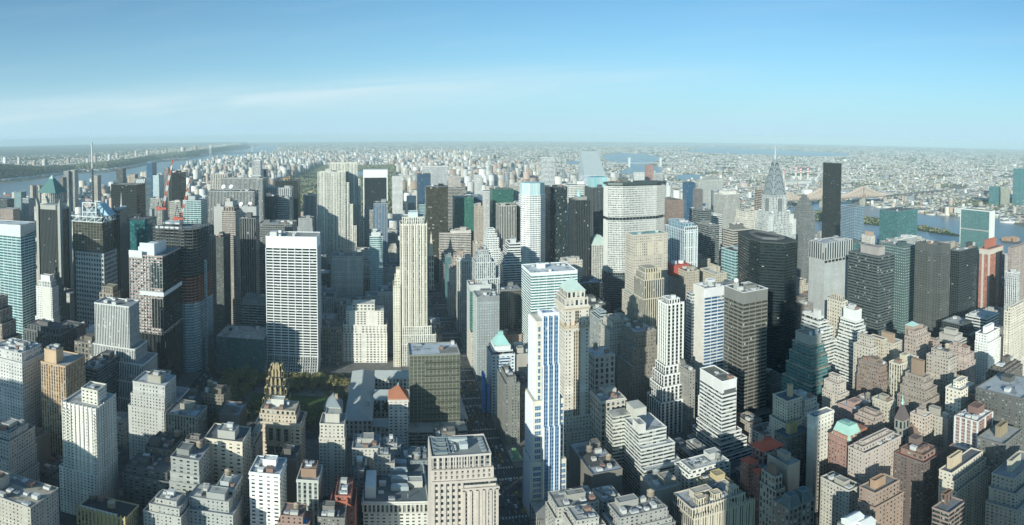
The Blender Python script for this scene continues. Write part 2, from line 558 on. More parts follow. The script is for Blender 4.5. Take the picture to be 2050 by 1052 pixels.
def rooftop(root, x0, x1, y0, y1, z, rng, n=3, tanks=0, wallc=(.4, .38, .34), pen=True, near=True):
    """bulkheads, cooling units and tanks standing on a roof"""
    W_, D_ = x1 - x0, y1 - y0
    if W_ < 6 or D_ < 6:
        return
    used = []

    def spot(w, d):
        for _ in range(14):
            a = rng.uniform(x0 + 1.2, max(x0 + 1.3, x1 - w - 1.2))
            b = rng.uniform(y0 + 1.2, max(y0 + 1.3, y1 - d - 1.2))
            if a + w > x1 - .8 or b + d > y1 - .8:
                continue
            if all(a + w < u[0] or a > u[1] or b + d < u[2] or b > u[3] for u in used):
                used.append((a, a + w + .5, b, b + d + .5))
                return a, b
        return None
    if pen:
        w, d, h = min(W_ * .45, rng.uniform(7, 14)), min(D_ * .45, rng.uniform(6, 12)), rng.uniform(3.5, 7)
        p = spot(w, d)
        if p:
            mb = MB()
            mb.box(p[0], p[0] + w, p[1], p[1] + d, z, z + h, M_STONE, top=M_ROOF)
            if near:
                parapet(mb, p[0], p[0] + w, p[1], p[1] + d, z + h, M_STONE, .5, .3, .1, .3)
            f = rng.uniform(.8, 1.15)
            mb.obj('bulkhead', root, tuple(k * f for k in wallc))
    if near and n > 2:                         # patched roofing felt
        pm = MB()
        for i in range(rng.randint(1, 3)):
            w, d = rng.uniform(.2, .5) * W_, rng.uniform(.2, .5) * D_
            a, c = rng.uniform(x0 + .6, x1 - w - .6), rng.uniform(y0 + .6, y1 - d - .6)
            zz = z + .02 + .012 * i
            pm.face([(a, c, zz), (a + w, c, zz), (a + w, c + d, zz), (a, c + d, zz)], M_ROOF)
        pm.obj('roofing_patch', root, rng.choice(ROOFC))
    for i in range(n):
        k = rng.random()
        if k < .45:
            w, d, h = rng.uniform(2, 5), rng.uniform(2, 4), rng.uniform(1.2, 2.6)
            p = spot(w, d)
            if p:
                mb = MB()
                mb.box(p[0], p[0] + w, p[1], p[1] + d, z + .35, z + h, M_PAINT, bottom=True)
                mb.box(p[0] + .3, p[0] + w - .3, p[1] + .3, p[1] + d - .3, z, z + .36, M_METAL, top=False)
                for q in range(int(w // 2)):
                    mb.tube(p[0] + 1 + q * 2, p[1] + d / 2, z + h, z + h + .35, .7, .7, M_METAL, 8)
                mb.obj('cooling_unit', root, rng.choice([(.55, .56, .56), (.35, .37, .38), (.68, .68, .66)]))
        elif k < .8:
            w, d, h = rng.uniform(2.5, 5), rng.uniform(2.5, 5), rng.uniform(2.4, 3.6)
            p = spot(w, d)
            if p:
                mb = MB()
                mb.box(p[0], p[0] + w, p[1], p[1] + d, z, z + h, M_STONE, top=M_ROOF)
                mb.box(p[0] - .15, p[0] + w + .15, p[1] - .15, p[1] + d + .15, z + h - .02, z + h + .3, M_STONE, bottom=True)
                mb.obj('stair_head', root, rng.choice([wallc, (.55, .54, .5), (.3, .2, .16), (.62, .62, .6)]))
        elif k < .9:
            w, d = (rng.uniform(5, 11), .9) if rng.random() < .5 else (.9, rng.uniform(5, 11))
            p = spot(w, d)
            if p:
                mb = MB()
                mb.box(p[0], p[0] + w, p[1], p[1] + d, z + .4, z + 1.2, M_METAL, bottom=True)
                mb.box(p[0], p[0] + .9, p[1], p[1] + .9, z, z + .4, M_METAL, top=False)
                mb.obj('duct', root, (.50, .52, .52))
        else:
            p = spot(1.2, 1.2)
            if p:
                mb = MB()
                mb.tube(p[0] + .6, p[1] + .6, z, z + rng.uniform(1.5, 4), .4, .4, M_METAL, 8)
                mb.obj('vent_pipe', root, (.5, .5, .48))
    for i in range(tanks):
        p = spot(4.8, 4.8)
        if p:
            water_tank(root, p[0] + 2.4, p[1] + 2.4, z, rng, rng.uniform(.85, 1.15))


def footprint(xc, yc, d, xl, xr, dep=None, side=None):
    X, Y, s = ray(xc, yc)
    X, Y, z = X * d, Y * d, EYE + s * d

    def slope(px):
        a = ray(px, yc)
        return a[0] / a[1]
    if (side or ('R' if xc >= 777 else 'L')) == 'R':
        x1 = Y * slope(xr)
        if dep is None:
            sl = slope(xl)
            y1 = X / sl if xl < xc - .5 and sl > .001 else Y + 28
            y1 = min(max(y1, Y + 8), Y + 130)
        else:
            y1 = Y + dep
        return X, x1, Y, y1, z
    x0 = Y * slope(xl)
    if dep is None:
        sl = slope(xr)
        y1 = X / sl if xr > xc + .5 and sl < -.001 else Y + 28
        y1 = min(max(y1, Y + 8), Y + 130)
    else:
        y1 = Y + dep
    return x0, X, Y, y1, z


def b(name, cat, label, xc, yc, d, xl, xr, style='punch', col=(.5, .48, .43), dep=None, tiers=(), caps=(), n=None, tanks=0,
      roofc=None, pen=True, cornice=None, group=None, bands=(), blank=0, z=None, para=True, side=None):
    """one building from the photograph: its nearest top corner (xc, yc) at distance d, side faces reaching to xl and xr.
    tiers: lower, wider storeys (top as pixel row, growth west, east, south, north); caps: blocks above (height, inset w, e, s, n, style)"""
    rng = random.Random(zlib.crc32(label.encode()))
    st, _, gl = style.partition(':')
    fm = facade(st, gl)
    k_ = 1.0 if st == 'grace' else rng.uniform(.86, 1.2)
    sty = (STYLE[st][0] * k_, STYLE[st][1] * (k_ + 1) / 2)
    x0, x1, y0, y1, zt = footprint(xc, yc, d, xl, xr, dep, side)
    if z:
        zt = z
    masonry = st in ('punch', 'apt', 'punch2') and d < 640 and not tiers and not caps and not blank and n != 0 and not cornice
    if masonry and rng.random() < .75:        # the top storeys step back from the street
        h = rng.choice((4, 7, 7.5, 10))
        i1, i2, i3, i4 = (rng.choice((.3, 1.5, 2.5, 3.5)) for _ in range(4))
        zt -= h * .6
        caps = [(h, i1, i2, i3, i4, style)]
        if rng.random() < .4:
            caps.append((h * .6, 3, 3, 3, 3, style))
    zs = [zt]
    rects = [(x0, x1, y0, y1)]
    for t in tiers:
        g = rects[-1]
        ds = d - (y0 - (g[2] - t[3])) * .9
        zz = at(xc, t[0], max(ds, 50)).z
        zs.append(min(zz, zs[-1] - 3))
        rects.append((g[0] - t[1], g[1] + t[2], g[2] - t[3], g[3] + t[4]))
    lum = sum(col) / 3
    sat = .62 if max(col) - min(col) < .3 else .85
    f = 1.18 if st in ('punch', 'apt', 'punch2') and d < 640 and lum > .26 else 1.03
    col = tuple((lum + (k - lum) * sat) * f for k in col)
    root = thing(name, ((x0 + x1) / 2, (y0 + y1) / 2, 0), label, cat, group)
    HERO.append((min(r[0] for r in rects), max(r[1] for r in rects), min(r[2] for r in rects), max(r[3] for r in rects), zt, rects[0]))
    near = d < 620
    if near and not tanks and n != 0 and name in ('loft_building', 'stone_tower', 'apartment_building') and rng.random() < .55:
        tanks = rng.choice((1, 1, 2))
    mb = MB()
    rc = roofc or rng.choice(ROOFC)
    for i, (g, top) in enumerate(zip(rects, zs)):
        bot = zs[i + 1] if i + 1 < len(zs) else 0.0
        zb = top
        if i == 0 and blank:
            mb.box(*g, top - blank, top, facade('blank'), (900, 900), top=False)
            zb = top - blank
        mb.box(*g, bot, zb, fm, sty, top=False)
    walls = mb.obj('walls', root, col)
    pc = tuple(min(.85, k * 1.08 + .02) for k in col)
    for i, (g, top) in enumerate(zip(rects, zs)):
        rf = MB()
        rf.box(g[0] + .02, g[1] - .02, g[2] + .02, g[3] - .02, top - .3, top, M_ROOF)
        rf.obj('roof' if i == 0 else 'terrace', root, rc)
        if para:
            pr = MB()
            parapet(pr, *g, top, M_STONE, 1.1 if near else .9)
            pr.obj('parapet', root, pc)
    if cornice:
        pr = MB()
        parapet(pr, *rects[0], zt - 1.0, M_STONE, .6, .9, cornice, .5)
        pr.obj('cornice', root, pc)
    for h in bands:                           # projecting string courses, metres below the top
        pr = MB()
        parapet(pr, *rects[0], zt - h, M_STONE, .5, .6, .5, .4)
        pr.obj('string_course', root, pc)
    g, zc = rects[0], zt
    for c in caps:
        h, a1, a2, a3, a4 = c[:5]
        g = (g[0] + a1, max(g[0] + a1 + 3, g[1] - a2), g[2] + a3, max(g[2] + a3 + 3, g[3] - a4))
        if near and len(c) > 5 and c[5] == 'blank' and d < 540:        # tank houses are compact
            g = (g[0], min(g[1], g[0] + 13), g[2], min(g[3], g[2] + 12))
        cm = MB()
        cst, _, cgl = (c[5] if len(c) > 5 else style).partition(':')
        cm.box(*g, zc, zc + h, facade(cst, cgl or (gl if cst == st else None)), STYLE[cst][:2], top=M_ROOF)
        parapet(cm, *g, zc + h, M_STONE, .7, .4, .15, .4)
        cm.obj('penthouse', root, c[6] if len(c) > 6 else col)
        zc += h
    area = (g[1] - g[0]) * (g[3] - g[2])
    if n is None:
        n = (min(16, int(area / 50) + 3) if near else (3 if d < 1100 else 0))
    if (n or tanks) and not (caps and area < 60):
        rooftop(root, *g, zc, rng, n, tanks, col, pen and not (caps and area < 260), near)
        if caps and near and not tiers:       # clutter on the main roof round the penthouse
            q = rects[0]
            if g[2] - q[2] > 5.5:
                rooftop(root, q[0], q[1], q[2], g[2], zt, rng, 3, 0, col, False, near)
            if q[3] - g[3] > 6:
                rooftop(root, q[0], q[1], g[3], q[3], zt, rng, 5, tanks and 1, col, False, near)
            if q[1] - g[1] > 6:
                rooftop(root, g[1], q[1], g[2], g[3], zt, rng, 4, 0, col, False, near)
    root['_top'] = zt
    root['_g'] = (x0, x1, y0, y1)
    return root


def sub(root, build, name, col, parent=None):
    mb = MB()
    build(mb)
    o = mb.obj(name, parent or root, col, origin=tuple(root['_o']))
    return o

# ================================================================== buildings seen in the photograph
WHT, CRM, BEI, TAN, GRY, LGR = (.66, .66, .62), (.60, .54, .40), (.48, .42, .32), (.40, .31, .21), (.30, .30, .29), (.46, .46, .44)
BRK, PNK, BRN, DGR, BLK, GRN = (.30, .15, .10), (.44, .31, .25), (.24, .18, .13), (.12, .13, .13), (.03, .035, .037), (.10, .16, .15)
OT, AT, ST, MB_ = 'office_tower', 'apartment_tower', 'stone_tower', 'loft_building'

# ---- lower left
def residential_tower():
    r = b(AT, 'apartment tower', 'tall cream apartment tower with stacked balcony corners and three storey roof penthouse', 192, 822, 400, 125, 237, 'apt', (.68, .64, .55), dep=30, tiers=[(955, 4, 0, .7, 0)], n=0, pen=False, roofc=(.5, .5, .48))
    x0, x1, y0, y1 = r['_g']
    zt = r['_top']

    def piers(m):
        for i in range(9):
            x = x0 + (x1 - x0) * i / 8
            m.box(x - .35, x + .35, y0 - .55, y0 + .1, 20, zt + 2.2, M_STONE)
        for i in range(9):
            y = y0 + (y1 - y0) * i / 8
            m.box(x1 - .1, x1 + .55, y - .35, y + .35, 5, zt + 2.2, M_STONE)
    sub(r, piers, 'piers', (.70, .66, .57))

    for k in range(int(zt / 3) - 31, int(zt / 3)):
        for xa, xb in ((x0 + .4, x0 + 2.8), (x0 + 3.6, x0 + 6.0), (x1 - 3.0, x1 - .6)):
            sub(r, lambda m: [m.box(xa, xb, y0 - 1.5, y0 - 1.4, k * 3.0, k * 3.0 + .95, M_STONE, bottom=True), m.box(xa, xb, y0 - 1.4, y0 - .02, k * 3.0, k * 3.0 + .15, M_STONE, bottom=True)], 'balcony', (.72, .70, .62))
    px0, px1 = x0 + (x1 - x0) * .42, x1 - 3

    def pent(m):
        m.box(px0, px1, y0 + 8, y0 + 22, zt, zt + 12, facade('apt'), STYLE['apt'][:2], top=M_ROOF)
        parapet(m, px0, px1, y0 + 8, y0 + 22, zt + 12, M_STONE)
    p = sub(r, pent, 'penthouse', (.68, .65, .56))
    rooftop(r, px0, px1, y0 + 8, y0 + 22, zt + 12, RNG, 2, 1, (.5, .48, .43), False)


residential_tower()
b(AT, 'apartment tower', 'orange tan brick tower with tall piers and flat square crown', 131, 736, 500, 82, 159, 'pier', (.56, .37, .21), dep=34, caps=[(13, 2, 3, 3, 3, 'blank', (.58, .42, .28))], tiers=[(925, 4, 0, 0, 0)], bands=(40,), n=4)
b(ST, 'office building', 'pale grey ornate setback building cut by the left edge, above a darker block', 44, 730, 520, -30, 58, 'punch', (.52, .51, .47), dep=40, caps=[(9, 6, 3, 4, 4)], tiers=[(785, 2, 2, 3, 0), (858, 3, 2, 4, 0)], cornice=.9)
b(ST, 'office building', 'stepped grey stone block in the lower left corner under the pale ornate building', 17, 888, 420, -40, 29, 'punch', (.36, .35, .32), dep=34, caps=[(6, 9, 2, 4, 6)], tiers=[(925, 1, 1, 2, 0), (965, 1, 2, 2, 0)])
b(MB_, 'loft building', 'plain brown loft block with roof hut and round tank beside the orange tower foot', 56, 893, 470, 26, 81, 'blank', (.22, .18, .13), dep=34, tanks=1)
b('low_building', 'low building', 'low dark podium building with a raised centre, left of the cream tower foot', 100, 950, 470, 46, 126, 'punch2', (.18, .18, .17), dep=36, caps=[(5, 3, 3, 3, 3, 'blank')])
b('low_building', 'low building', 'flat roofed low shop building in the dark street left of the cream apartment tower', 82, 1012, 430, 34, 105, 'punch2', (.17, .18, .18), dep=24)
b(MB_, 'loft building', 'beige roofed building with a stair tower at the bottom left corner', 62, 1046, 330, -50, 100, 'punch', (.42, .38, .30), dep=30, caps=[(9, 2, 24, 6, 8, 'blank')], z=68, roofc=(.45, .40, .32))


def gothic_block():
    r = b(MB_, 'loft building', 'yellow gothic building with pinnacled parapet and two water tanks at the bottom edge', 250, 1042, 345, 156, 268, 'pier', (.52, .42, .20), dep=20, n=1, tanks=2, roofc=(.07, .07, .07), pen=False)
    x0, x1, y0, y1 = r['_g']
    z = r['_top']

    def pin(m):
        for i in range(13):
            x = x0 + (x1 - x0) * i / 12
            m.box(x - .5, x + .5, y0 - .7, y0 + .4, z - 16, z + 2.0, M_STONE)
            m.frus((x - .5, x + .5, y0 - .7, y0 + .4), z + 2, (x, x, y0 - .15, y0 - .15), z + 4.2, M_STONE)
    sub(r, pin, 'pinnacles', (.60, .48, .24))
    sub(r, lambda m: m.box(x0 + 1, x1 - 6, y0 + .6, y0 + 1.6, z, z + 2.6, M_PAINT), 'sign_wall', (.75, .76, .74))


gothic_block()
b(OT, 'skyscraper', 'grey white slab with fine vertical ribs rising from a stepped base', 258, 616, 600, 189, 266, 'fine', (.62, .62, .58), dep=26, tiers=[(700, 2, 7, 2, 4), (728, 2, 10, 2, 4), (765, 10, 14, 2, 4), (800, 4, 20, 2, 4)], pen=False, n=5)
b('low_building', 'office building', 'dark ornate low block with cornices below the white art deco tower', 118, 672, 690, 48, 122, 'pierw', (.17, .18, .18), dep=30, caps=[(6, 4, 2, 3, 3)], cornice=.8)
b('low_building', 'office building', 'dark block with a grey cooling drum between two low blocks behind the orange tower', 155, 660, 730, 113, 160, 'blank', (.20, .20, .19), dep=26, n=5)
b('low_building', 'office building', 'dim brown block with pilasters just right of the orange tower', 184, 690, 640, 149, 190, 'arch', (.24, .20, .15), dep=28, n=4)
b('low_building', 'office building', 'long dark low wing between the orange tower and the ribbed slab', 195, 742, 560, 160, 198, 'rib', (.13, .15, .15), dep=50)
b(OT, 'office building', 'small white and blue box with roof plant in front of the window grid tower', 188, 662, 680, 172, 189, 'blank', (.50, .53, .55), dep=14, n=2)
b(ST, 'office building', 'brown stepped pyramid building at the left edge beside the teal glass tower', -6, 600, 650, -60, 4, 'pier', (.40, .31, .22), dep=20, tiers=[(622, 3, 6, 3, 0), (648, 3, 5, 3, 0), (678, 3, 8, 3, 0)])


def deco_white():
    r = b(ST, 'skyscraper', 'slender white art deco tower with plain front and small crown', 104, 578, 811, 72, 117, 'punch', (.74, .73, .68), dep=None, caps=[(9, 3, 3, 2, 2, 'pier'), (8, 3, 3, 2, 3, 'blank')], tiers=[(640, 2, 2, 1, 0)], n=0)
    x0, x1, y0, y1 = r['_g']
    sub(r, lambda m: m.box(x0 + 11, x1 - 2, y0 - .3, y0 + .1, 40, r['_top'], M_STONE), 'blank_wall', (.76, .74, .66))


deco_white()


def paramount():
    r = b(ST, 'skyscraper', 'beige stepped tower topped by a dark globe, partly behind the slender white tower', 117, 590, 930, 93, 124, 'punch', (.40, .35, .26), dep=24, n=0,
          caps=[(12, 3, 3, 2, 2), (12, 3, 3, 2, 2), (9, 2.5, 2.5, 2, 2, 'pier')], tiers=[(615, 2, 5, 2, 2), (650, 2, 6, 2, 2), (690, 2, 7, 2, 2)])
    g = r['_g']
    x, y = (g[0] + g[1]) / 2, (g[2] + g[3]) / 2
    z = r['_top'] + 33

    def globe(m):
        m.tube(x, y, z, z + 6, 3.5, 2.5, M_STONE, 10)
        for a, c, d1, d2 in ((0, 1.6, 1.2, 2.6), (1.6, 3.4, 2.6, 2.6), (3.4, 5.0, 2.6, 1.0)):
            m.tube(x, y, z + 6 + a, z + 6 + c, d1, d2, M_METAL, 12)
    sub(r, globe, 'globe', (.07, .09, .10))


paramount()


def teal_wedge():
    r = b(OT, 'skyscraper', 'teal glass tower with a pale sloping wedge crown at the left edge', 41, 474, 830, -60, 71, 'ribw:te', (.48, .62, .62), dep=None, n=0, para=False)
    x0, x1, y0, y1 = r['_g']
    z = r['_top']
    e = .4
    X0, X1, Y0, Y1 = x0 - e, x1 + e, y0 - e, y1 + e

    def crown(m):
        A = [(X0, Y0, z - 1), (X1, Y0, z - 1), (X1, Y1, z + 4), (X0, Y1, z + 4)]
        B = [(X0, Y0, z + 15), (X1, Y0, z + 17), (X1, Y1, z + 17), (X0, Y1, z + 15)]
        for i in range(4):
            j = (i + 1) % 4
            m.face([A[i], A[j], B[j], B[i]], M_METAL)
        m.face([(p[0], p[1], p[2] - .5) for p in B], M_ROOF)
    sub(r, crown, 'crown', (.62, .66, .66))
    r2 = MB()
    for k in range(4, int(z / 5)):
        r2.box(x0, x0 + (x1 - x0) * .60, y0 - .5, y0 - .05, k * 5, k * 5 + 2.2, M_PAINT, bottom=True)
    r2.obj('white_bands', r, (.72, .75, .74))


teal_wedge()


def fin_tower():
    r = b(OT, 'skyscraper', 'dark tower with pointed concrete fins at its crown', 119, 421, 1010, 75, 140, 'stripe:vd', (.07, .085, .085), dep=None, n=0, para=False)
    x0, x1, y0, y1 = r['_g']
    z = r['_top']

    def fins(m):
        for xa, xb, ya, yb in ((x0 - 2, x0 + 3, y0 - 2, y0 + 6), (x1 - 3, x1 + 2, y0 - 2, y0 + 6), (x1 - 3, x1 + 2, y1 - 6, y1 + 2), (x0 - 2, x0 + 3, y1 - 6, y1 + 2)):
            m.box(xa, xb, ya, yb, 0, z + 6, M_STONE)
            a = xa if xa < x0 else xb
            m.face([(xa, ya, z + 6), (xb, ya, z + 6), (a, ya, z + 21)], M_STONE)
            m.face([(xb, yb, z + 6), (xa, yb, z + 6), (a, yb, z + 21)], M_STONE)
            m.face([(xa, ya, z + 6), (a, ya, z + 21), (a, yb, z + 21), (xa, yb, z + 6)], M_STONE)
            m.face([(xb, ya, z + 6), (xb, yb, z + 6), (a, yb, z + 21), (a, ya, z + 21)], M_STONE)
        m.box(x0 + 5, x1 - 9, y0 + 1, y1 - 4, z, z + 8, M_STONE)
    sub(r, fins, 'crown_fins', (.46, .46, .42))


fin_tower()


def copper_pyramid():
    d = 1523
    c = at(105, 385, d)
    r = thing(ST, (c.x, c.y, 0), 'distant stone tower with a tall green copper pyramid roof', 'skyscraper')
    w = 29
    z0 = at(105, 407, d).z

    def body(m):
        m.box(c.x - 32, c.x + 32, c.y - 32, c.y + 32, 0, z0, facade('punch'), (3.3, 3.7), top=M_ROOF)
        m.prism([(c.x + 30 * math.cos(a * math.pi / 8), c.y + 30 * math.sin(a * math.pi / 8)) for a in range(16)], z0, c.z, facade('pier'), (5, 8), M_ROOF)
        parapet(m, c.x - 32, c.x + 32, c.y - 32, c.y + 32, z0, M_STONE)
    sub(r, body, 'walls', (.66, .62, .54))
    za = at(105, 350, d).z

    def roof(m):
        m.frus((c.x - w, c.x + w, c.y - w, c.y + w), c.z, (c.x - 6, c.x + 6, c.y - 6, c.y + 6), c.z + (za - c.z) * .78, M_COPPER)
    sub(r, roof, 'pyramid_roof', (.10, .22, .21))
    sub(r, lambda m: m.frus((c.x - 6.2, c.x + 6.2, c.y - 6.2, c.y + 6.2), c.z + (za - c.z) * .78, (c.x, c.x, c.y, c.y), za, M_PAINT), 'glass_apex', (.5, .62, .60))
    HERO.append((c.x - 32, c.x + 32, c.y - 32, c.y + 32, c.z, (0, 0, 0, 0)))


copper_pyramid()


def antenna_tower():
    d = 863
    r = b(OT, 'skyscraper', 'glass and steel tower carrying a framed crown and a very tall antenna mast', 205, 447, d, 145, 226, 'glass2:br', (.24, .27, .24), dep=46, n=0, pen=False, roofc=(.3, .32, .33))
    x0, x1, y0, y1 = r['_g']
    z = r['_top']
    zc = at(200, 508, d).z

    def stone(m):
        m.box(x0 + 6, x1 + 2.5, y0 - 2.5, y0 - .01, 0, zc, facade('grid'), (4.4, 7.4), top=M_STONE)
        m.box(x1 + .01, x1 + 2.5, y0 - .01, y1 - 4, 0, zc, facade('grid'), (4.4, 7.4), top=M_STONE)
    sub(r, stone, 'stone_grid', (.46, .48, .47))
    cx, cyy = (x0 + x1) / 2 - 2, (y0 + y1) / 2

    def crown(m):
        a = (x0 - 1, x1 + 1, y0 - 1, y1 + 1)
        P = [(a[0], a[2]), (a[1], a[2]), (a[1], a[3]), (a[0], a[3])]
        for i in range(4):
            p, q = P[i], P[(i + 1) % 4]
            for zz in (z + 1, z + 9):
                m.bar((p[0], p[1], zz), (q[0], q[1], zz), .55, M_PAINT)
            for k in range(5):
                t0, t1 = k / 4, min(1, (k + .5) / 4)
                A = (p[0] + (q[0] - p[0]) * t0, p[1] + (q[1] - p[1]) * t0)
                m.bar((A[0], A[1], z - 10 if k in (0, 4) else z), (A[0], A[1], z + 9), .4, M_PAINT)
                if k < 4:
                    B_ = (p[0] + (q[0] - p[0]) * (k + 1) / 4, p[1] + (q[1] - p[1]) * (k + 1) / 4)
                    m.bar((A[0], A[1], z), (B_[0], B_[1], z + 9), .3, M_PAINT)
        s = 12
        Q = [(cx - s, cyy - s), (cx + s, cyy - s), (cx + s, cyy + s), (cx - s, cyy + s)]
        for i in range(4):
            p, q = Q[i], Q[(i + 1) % 4]
            m.bar((*p, z), (*p, z + 29), .7, M_PAINT)
            for zz in (z + 14, z + 29):
                m.bar((*p, zz), (*q, zz), .6, M_PAINT)
            m.bar((*p, z + 3), (*q, z + 29), .35, M_PAINT)
            m.bar((*q, z + 3), (*p, z + 29), .35, M_PAINT)
    sub(r, crown, 'crown_frame', (.74, .78, .78))
    sub(r, lambda m: [m.box(cx - 9, cx + 9, cyy - 9, cyy + 9, z, z + 20, facade('blank'), (900, 900), top=M_ROOF), m.box(x0 + 2, x1 - 2, y0 + 2, y0 + 5, z - .2, z + 6, facade('rib'), (4, 1.2), top=M_ROOF)], 'plant_room', (.30, .36, .37))
    sub(r, lambda m: m.frus((cx + 10, x1 + 1, cyy - 4, y1 - 2), z + 9, (cx + 9, cx + 13, cyy - 2, y1 - 6), z + 27, M_PAINT), 'sloped_dish_house', (.40, .60, .68))
    zt = at(180, 258, d).z

    def mast(m):
        h = zt - z - 20
        zz = z + 20
        m.tube(cx, cyy, zz, zz + h * .50, 1.9, 1.5, M_METAL, 8)
        for k in range(14):
            m.tube(cx, cyy, zz + h * .5 * k / 14, zz + h * .5 * k / 14 + 1.0, 2.5, 2.5, M_METAL, 8)
    ms = sub(r, mast, 'antenna_mast', (.16, .18, .19))
    h = zt - z - 20

    def tip(m):
        zz = z + 20
        m.tube(cx, cyy, zz + h * .50, zz + h * .82, 1.15, .9, M_PAINT, 8)
        m.tube(cx, cyy, zz + h * .82, zt, .38, .12, M_PAINT, 6)
        m.tube(cx, cyy, zz + h * .80, zz + h * .825, 1.6, 1.6, M_METAL, 8)
    sub(r, tip, 'antenna_tip', (.70, .73, .74), ms)


antenna_tower()
b('low_building', 'office building', 'brown tower top with a small ornate cap peeping over the ribbed slab', 226, 590, 760, 199, 232, 'arch', (.36, .29, .20), dep=22, caps=[(9, 2, 2, 3, 3, 'pier')], n=0)


def reclad_tower():
    d = 667
    r = b(OT, 'skyscraper', 'tower being reclad, orange floors and white strips above a dark netted lower half', 325, 515, d, 259, 361, 'ribw:sh', (.52, .33, .27), dep=None, n=6, pen=False, roofc=(.32, .33, .34))
    x0, x1, y0, y1 = r['_g']
    z = r['_top']
    zb = at(325, 672, d).z
    zm = at(325, 586, d).z

    def net(m):
        m.box(x0 - 1, x1 + 1.2, y0 - 1.2, y1 + 1, 0, zb, facade('stripe', 'vd'), (5, 8), top=M_METAL)
        m.box(x1 + .02, x1 + 1.0, y0 - .8, y1 - 1, zm, z - 1, facade('mull', 'vd'), (3, 3.8), top=M_METAL)
        m.box(x1 + .02, x1 + 1.0, y0 - .8, y1 - 1, zb + 5, zm - 7, facade('mull', 'vd'), (3, 3.8), top=M_METAL)
        w = (x1 - x0)
        m.box(x0 + w * .64, x1 + .02, y0 - .8, y0 - .01, zm + 5, z - 8, facade('mull', 'sh'), (3, 3.8), top=M_METAL)
        m.box(x0 + w * .66, x1 + .02, y0 - .8, y0 - .01, zb + 9, zm - 9, facade('mull', 'vd'), (3, 3.8), top=M_METAL)
    sub(r, net, 'dark_netting', (.035, .04, .04))

    def strip(m):
        m.box(x0 + 14, x1 + 1.6, y0 - 1.8, y1 + .5, zm - 5, zm, M_PAINT, bottom=True)
        m.box(x0 - .3, x0 + 17, y0 - 1, y0 - .05, z - 3, z + 6, M_PAINT)
        for k in range(int((z - zb) / 3.9)):
            zz = zb + 2 + k * 3.9
            for j in range(9):
                if (k * 7 + j * 5) % 4:
                    xx = x0 + 2 + j * (x1 - x0 - 4) / 9
                    m.box(xx, xx + 2.6, y0 - .45, y0 - .02, zz, zz + 1.3, M_PAINT)
        for j in range(13):
            xx = x0 + j * (x1 - x0) / 12
            m.box(xx - .14, xx + .14, y0 - 1.0, y0 - .7, zb, z, M_METAL)
    sub(r, strip, 'white_cladding', (.74, .76, .75))
    sub(r, lambda m: [m.box(x0 + 12, x1 - 12, y0 + 4, y0 + 4.6, z, z + 15, M_PAINT), m.box(x1 - 12.6, x1 - 12, y0 + 4.6, y1 - 20, z, z + 14, M_PAINT), m.box(x0 + 8, x1 - 14, y0 + 8, y1 - 12, z, z + 9, M_STONE)], 'roof_screen', (.72, .75, .75))


reclad_tower()


def lattice_crane(px0, py0, px1, py1, d, label):
    p, q = at(px0, py0, d), at(px1, py1, d + 14)
    r = thing('tower_crane', (p.x, p.y, p.z - 12), label, 'crane')
    mb = MB()
    for i, (dx, dy) in enumerate(((-1.3, -1.3), (1.3, -1.3), (1.3, 1.3), (-1.3, 1.3))):
        mb.bar((p.x + dx, p.y + dy, p.z - 30), (p.x + dx, p.y + dy, p.z + 2), .3, M_METAL)
    for k in range(8):
        mb.bar((p.x - 1.3, p.y - 1.3, p.z - 30 + k * 4), (p.x + 1.3, p.y - 1.3, p.z - 26 + k * 4), .15, M_METAL)
    mb.obj('mast', r, (.10, .11, .12))
    n = 9
    red, wh = MB(), MB()
    for k in range(n):
        m = red if k % 2 == 0 else wh
        A, B_ = p.lerp(q, k / n), p.lerp(q, (k + 1) / n)
        s = 1.5 - .8 * k / n
        of = [Vector((-s, 0, s * .3)), Vector((s, 0, s * .3)), Vector((0, 0, -s))]
        for o in of:
            m.bar(A + o, B_ + o, .26, M_PAINT)
        for i in range(3):
            m.bar(A + of[i], B_ + of[(i + 1) % 3], .15, M_PAINT)
            m.bar(B_ + of[i], A.lerp(B_, .5) + of[(i + 1) % 3], .15, M_PAINT)
    jb = red.obj('jib_lattice', r, (.55, .17, .10))
    wh.obj('white_lattice', jb, (.78, .76, .72), origin=tuple(r['_o']))
    back = (p - q).normalized()

    def cab(m):
        m.box(p.x - 4.5, p.x + 4.5, p.y - 2, p.y + 2, p.z - 4, p.z - 1, M_PAINT, bottom=True)
        m.box(p.x - 9, p.x - 4.5, p.y - 2, p.y + 2, p.z - 5, p.z, M_PAINT, bottom=True)
    sub(r, cab, 'machine_deck', (.50, .12, .09))
    sub(r, lambda m: [m.bar((p.x - 1, p.y, p.z), (p.x - 5, p.y, p.z + 14), .4, M_METAL), m.bar((p.x - 8, p.y, p.z), (p.x - 5, p.y, p.z + 14), .3, M_METAL), m.bar((p.x - 5, p.y, p.z + 14), q, .12, M_METAL)], 'gantry', (.08, .09, .10))


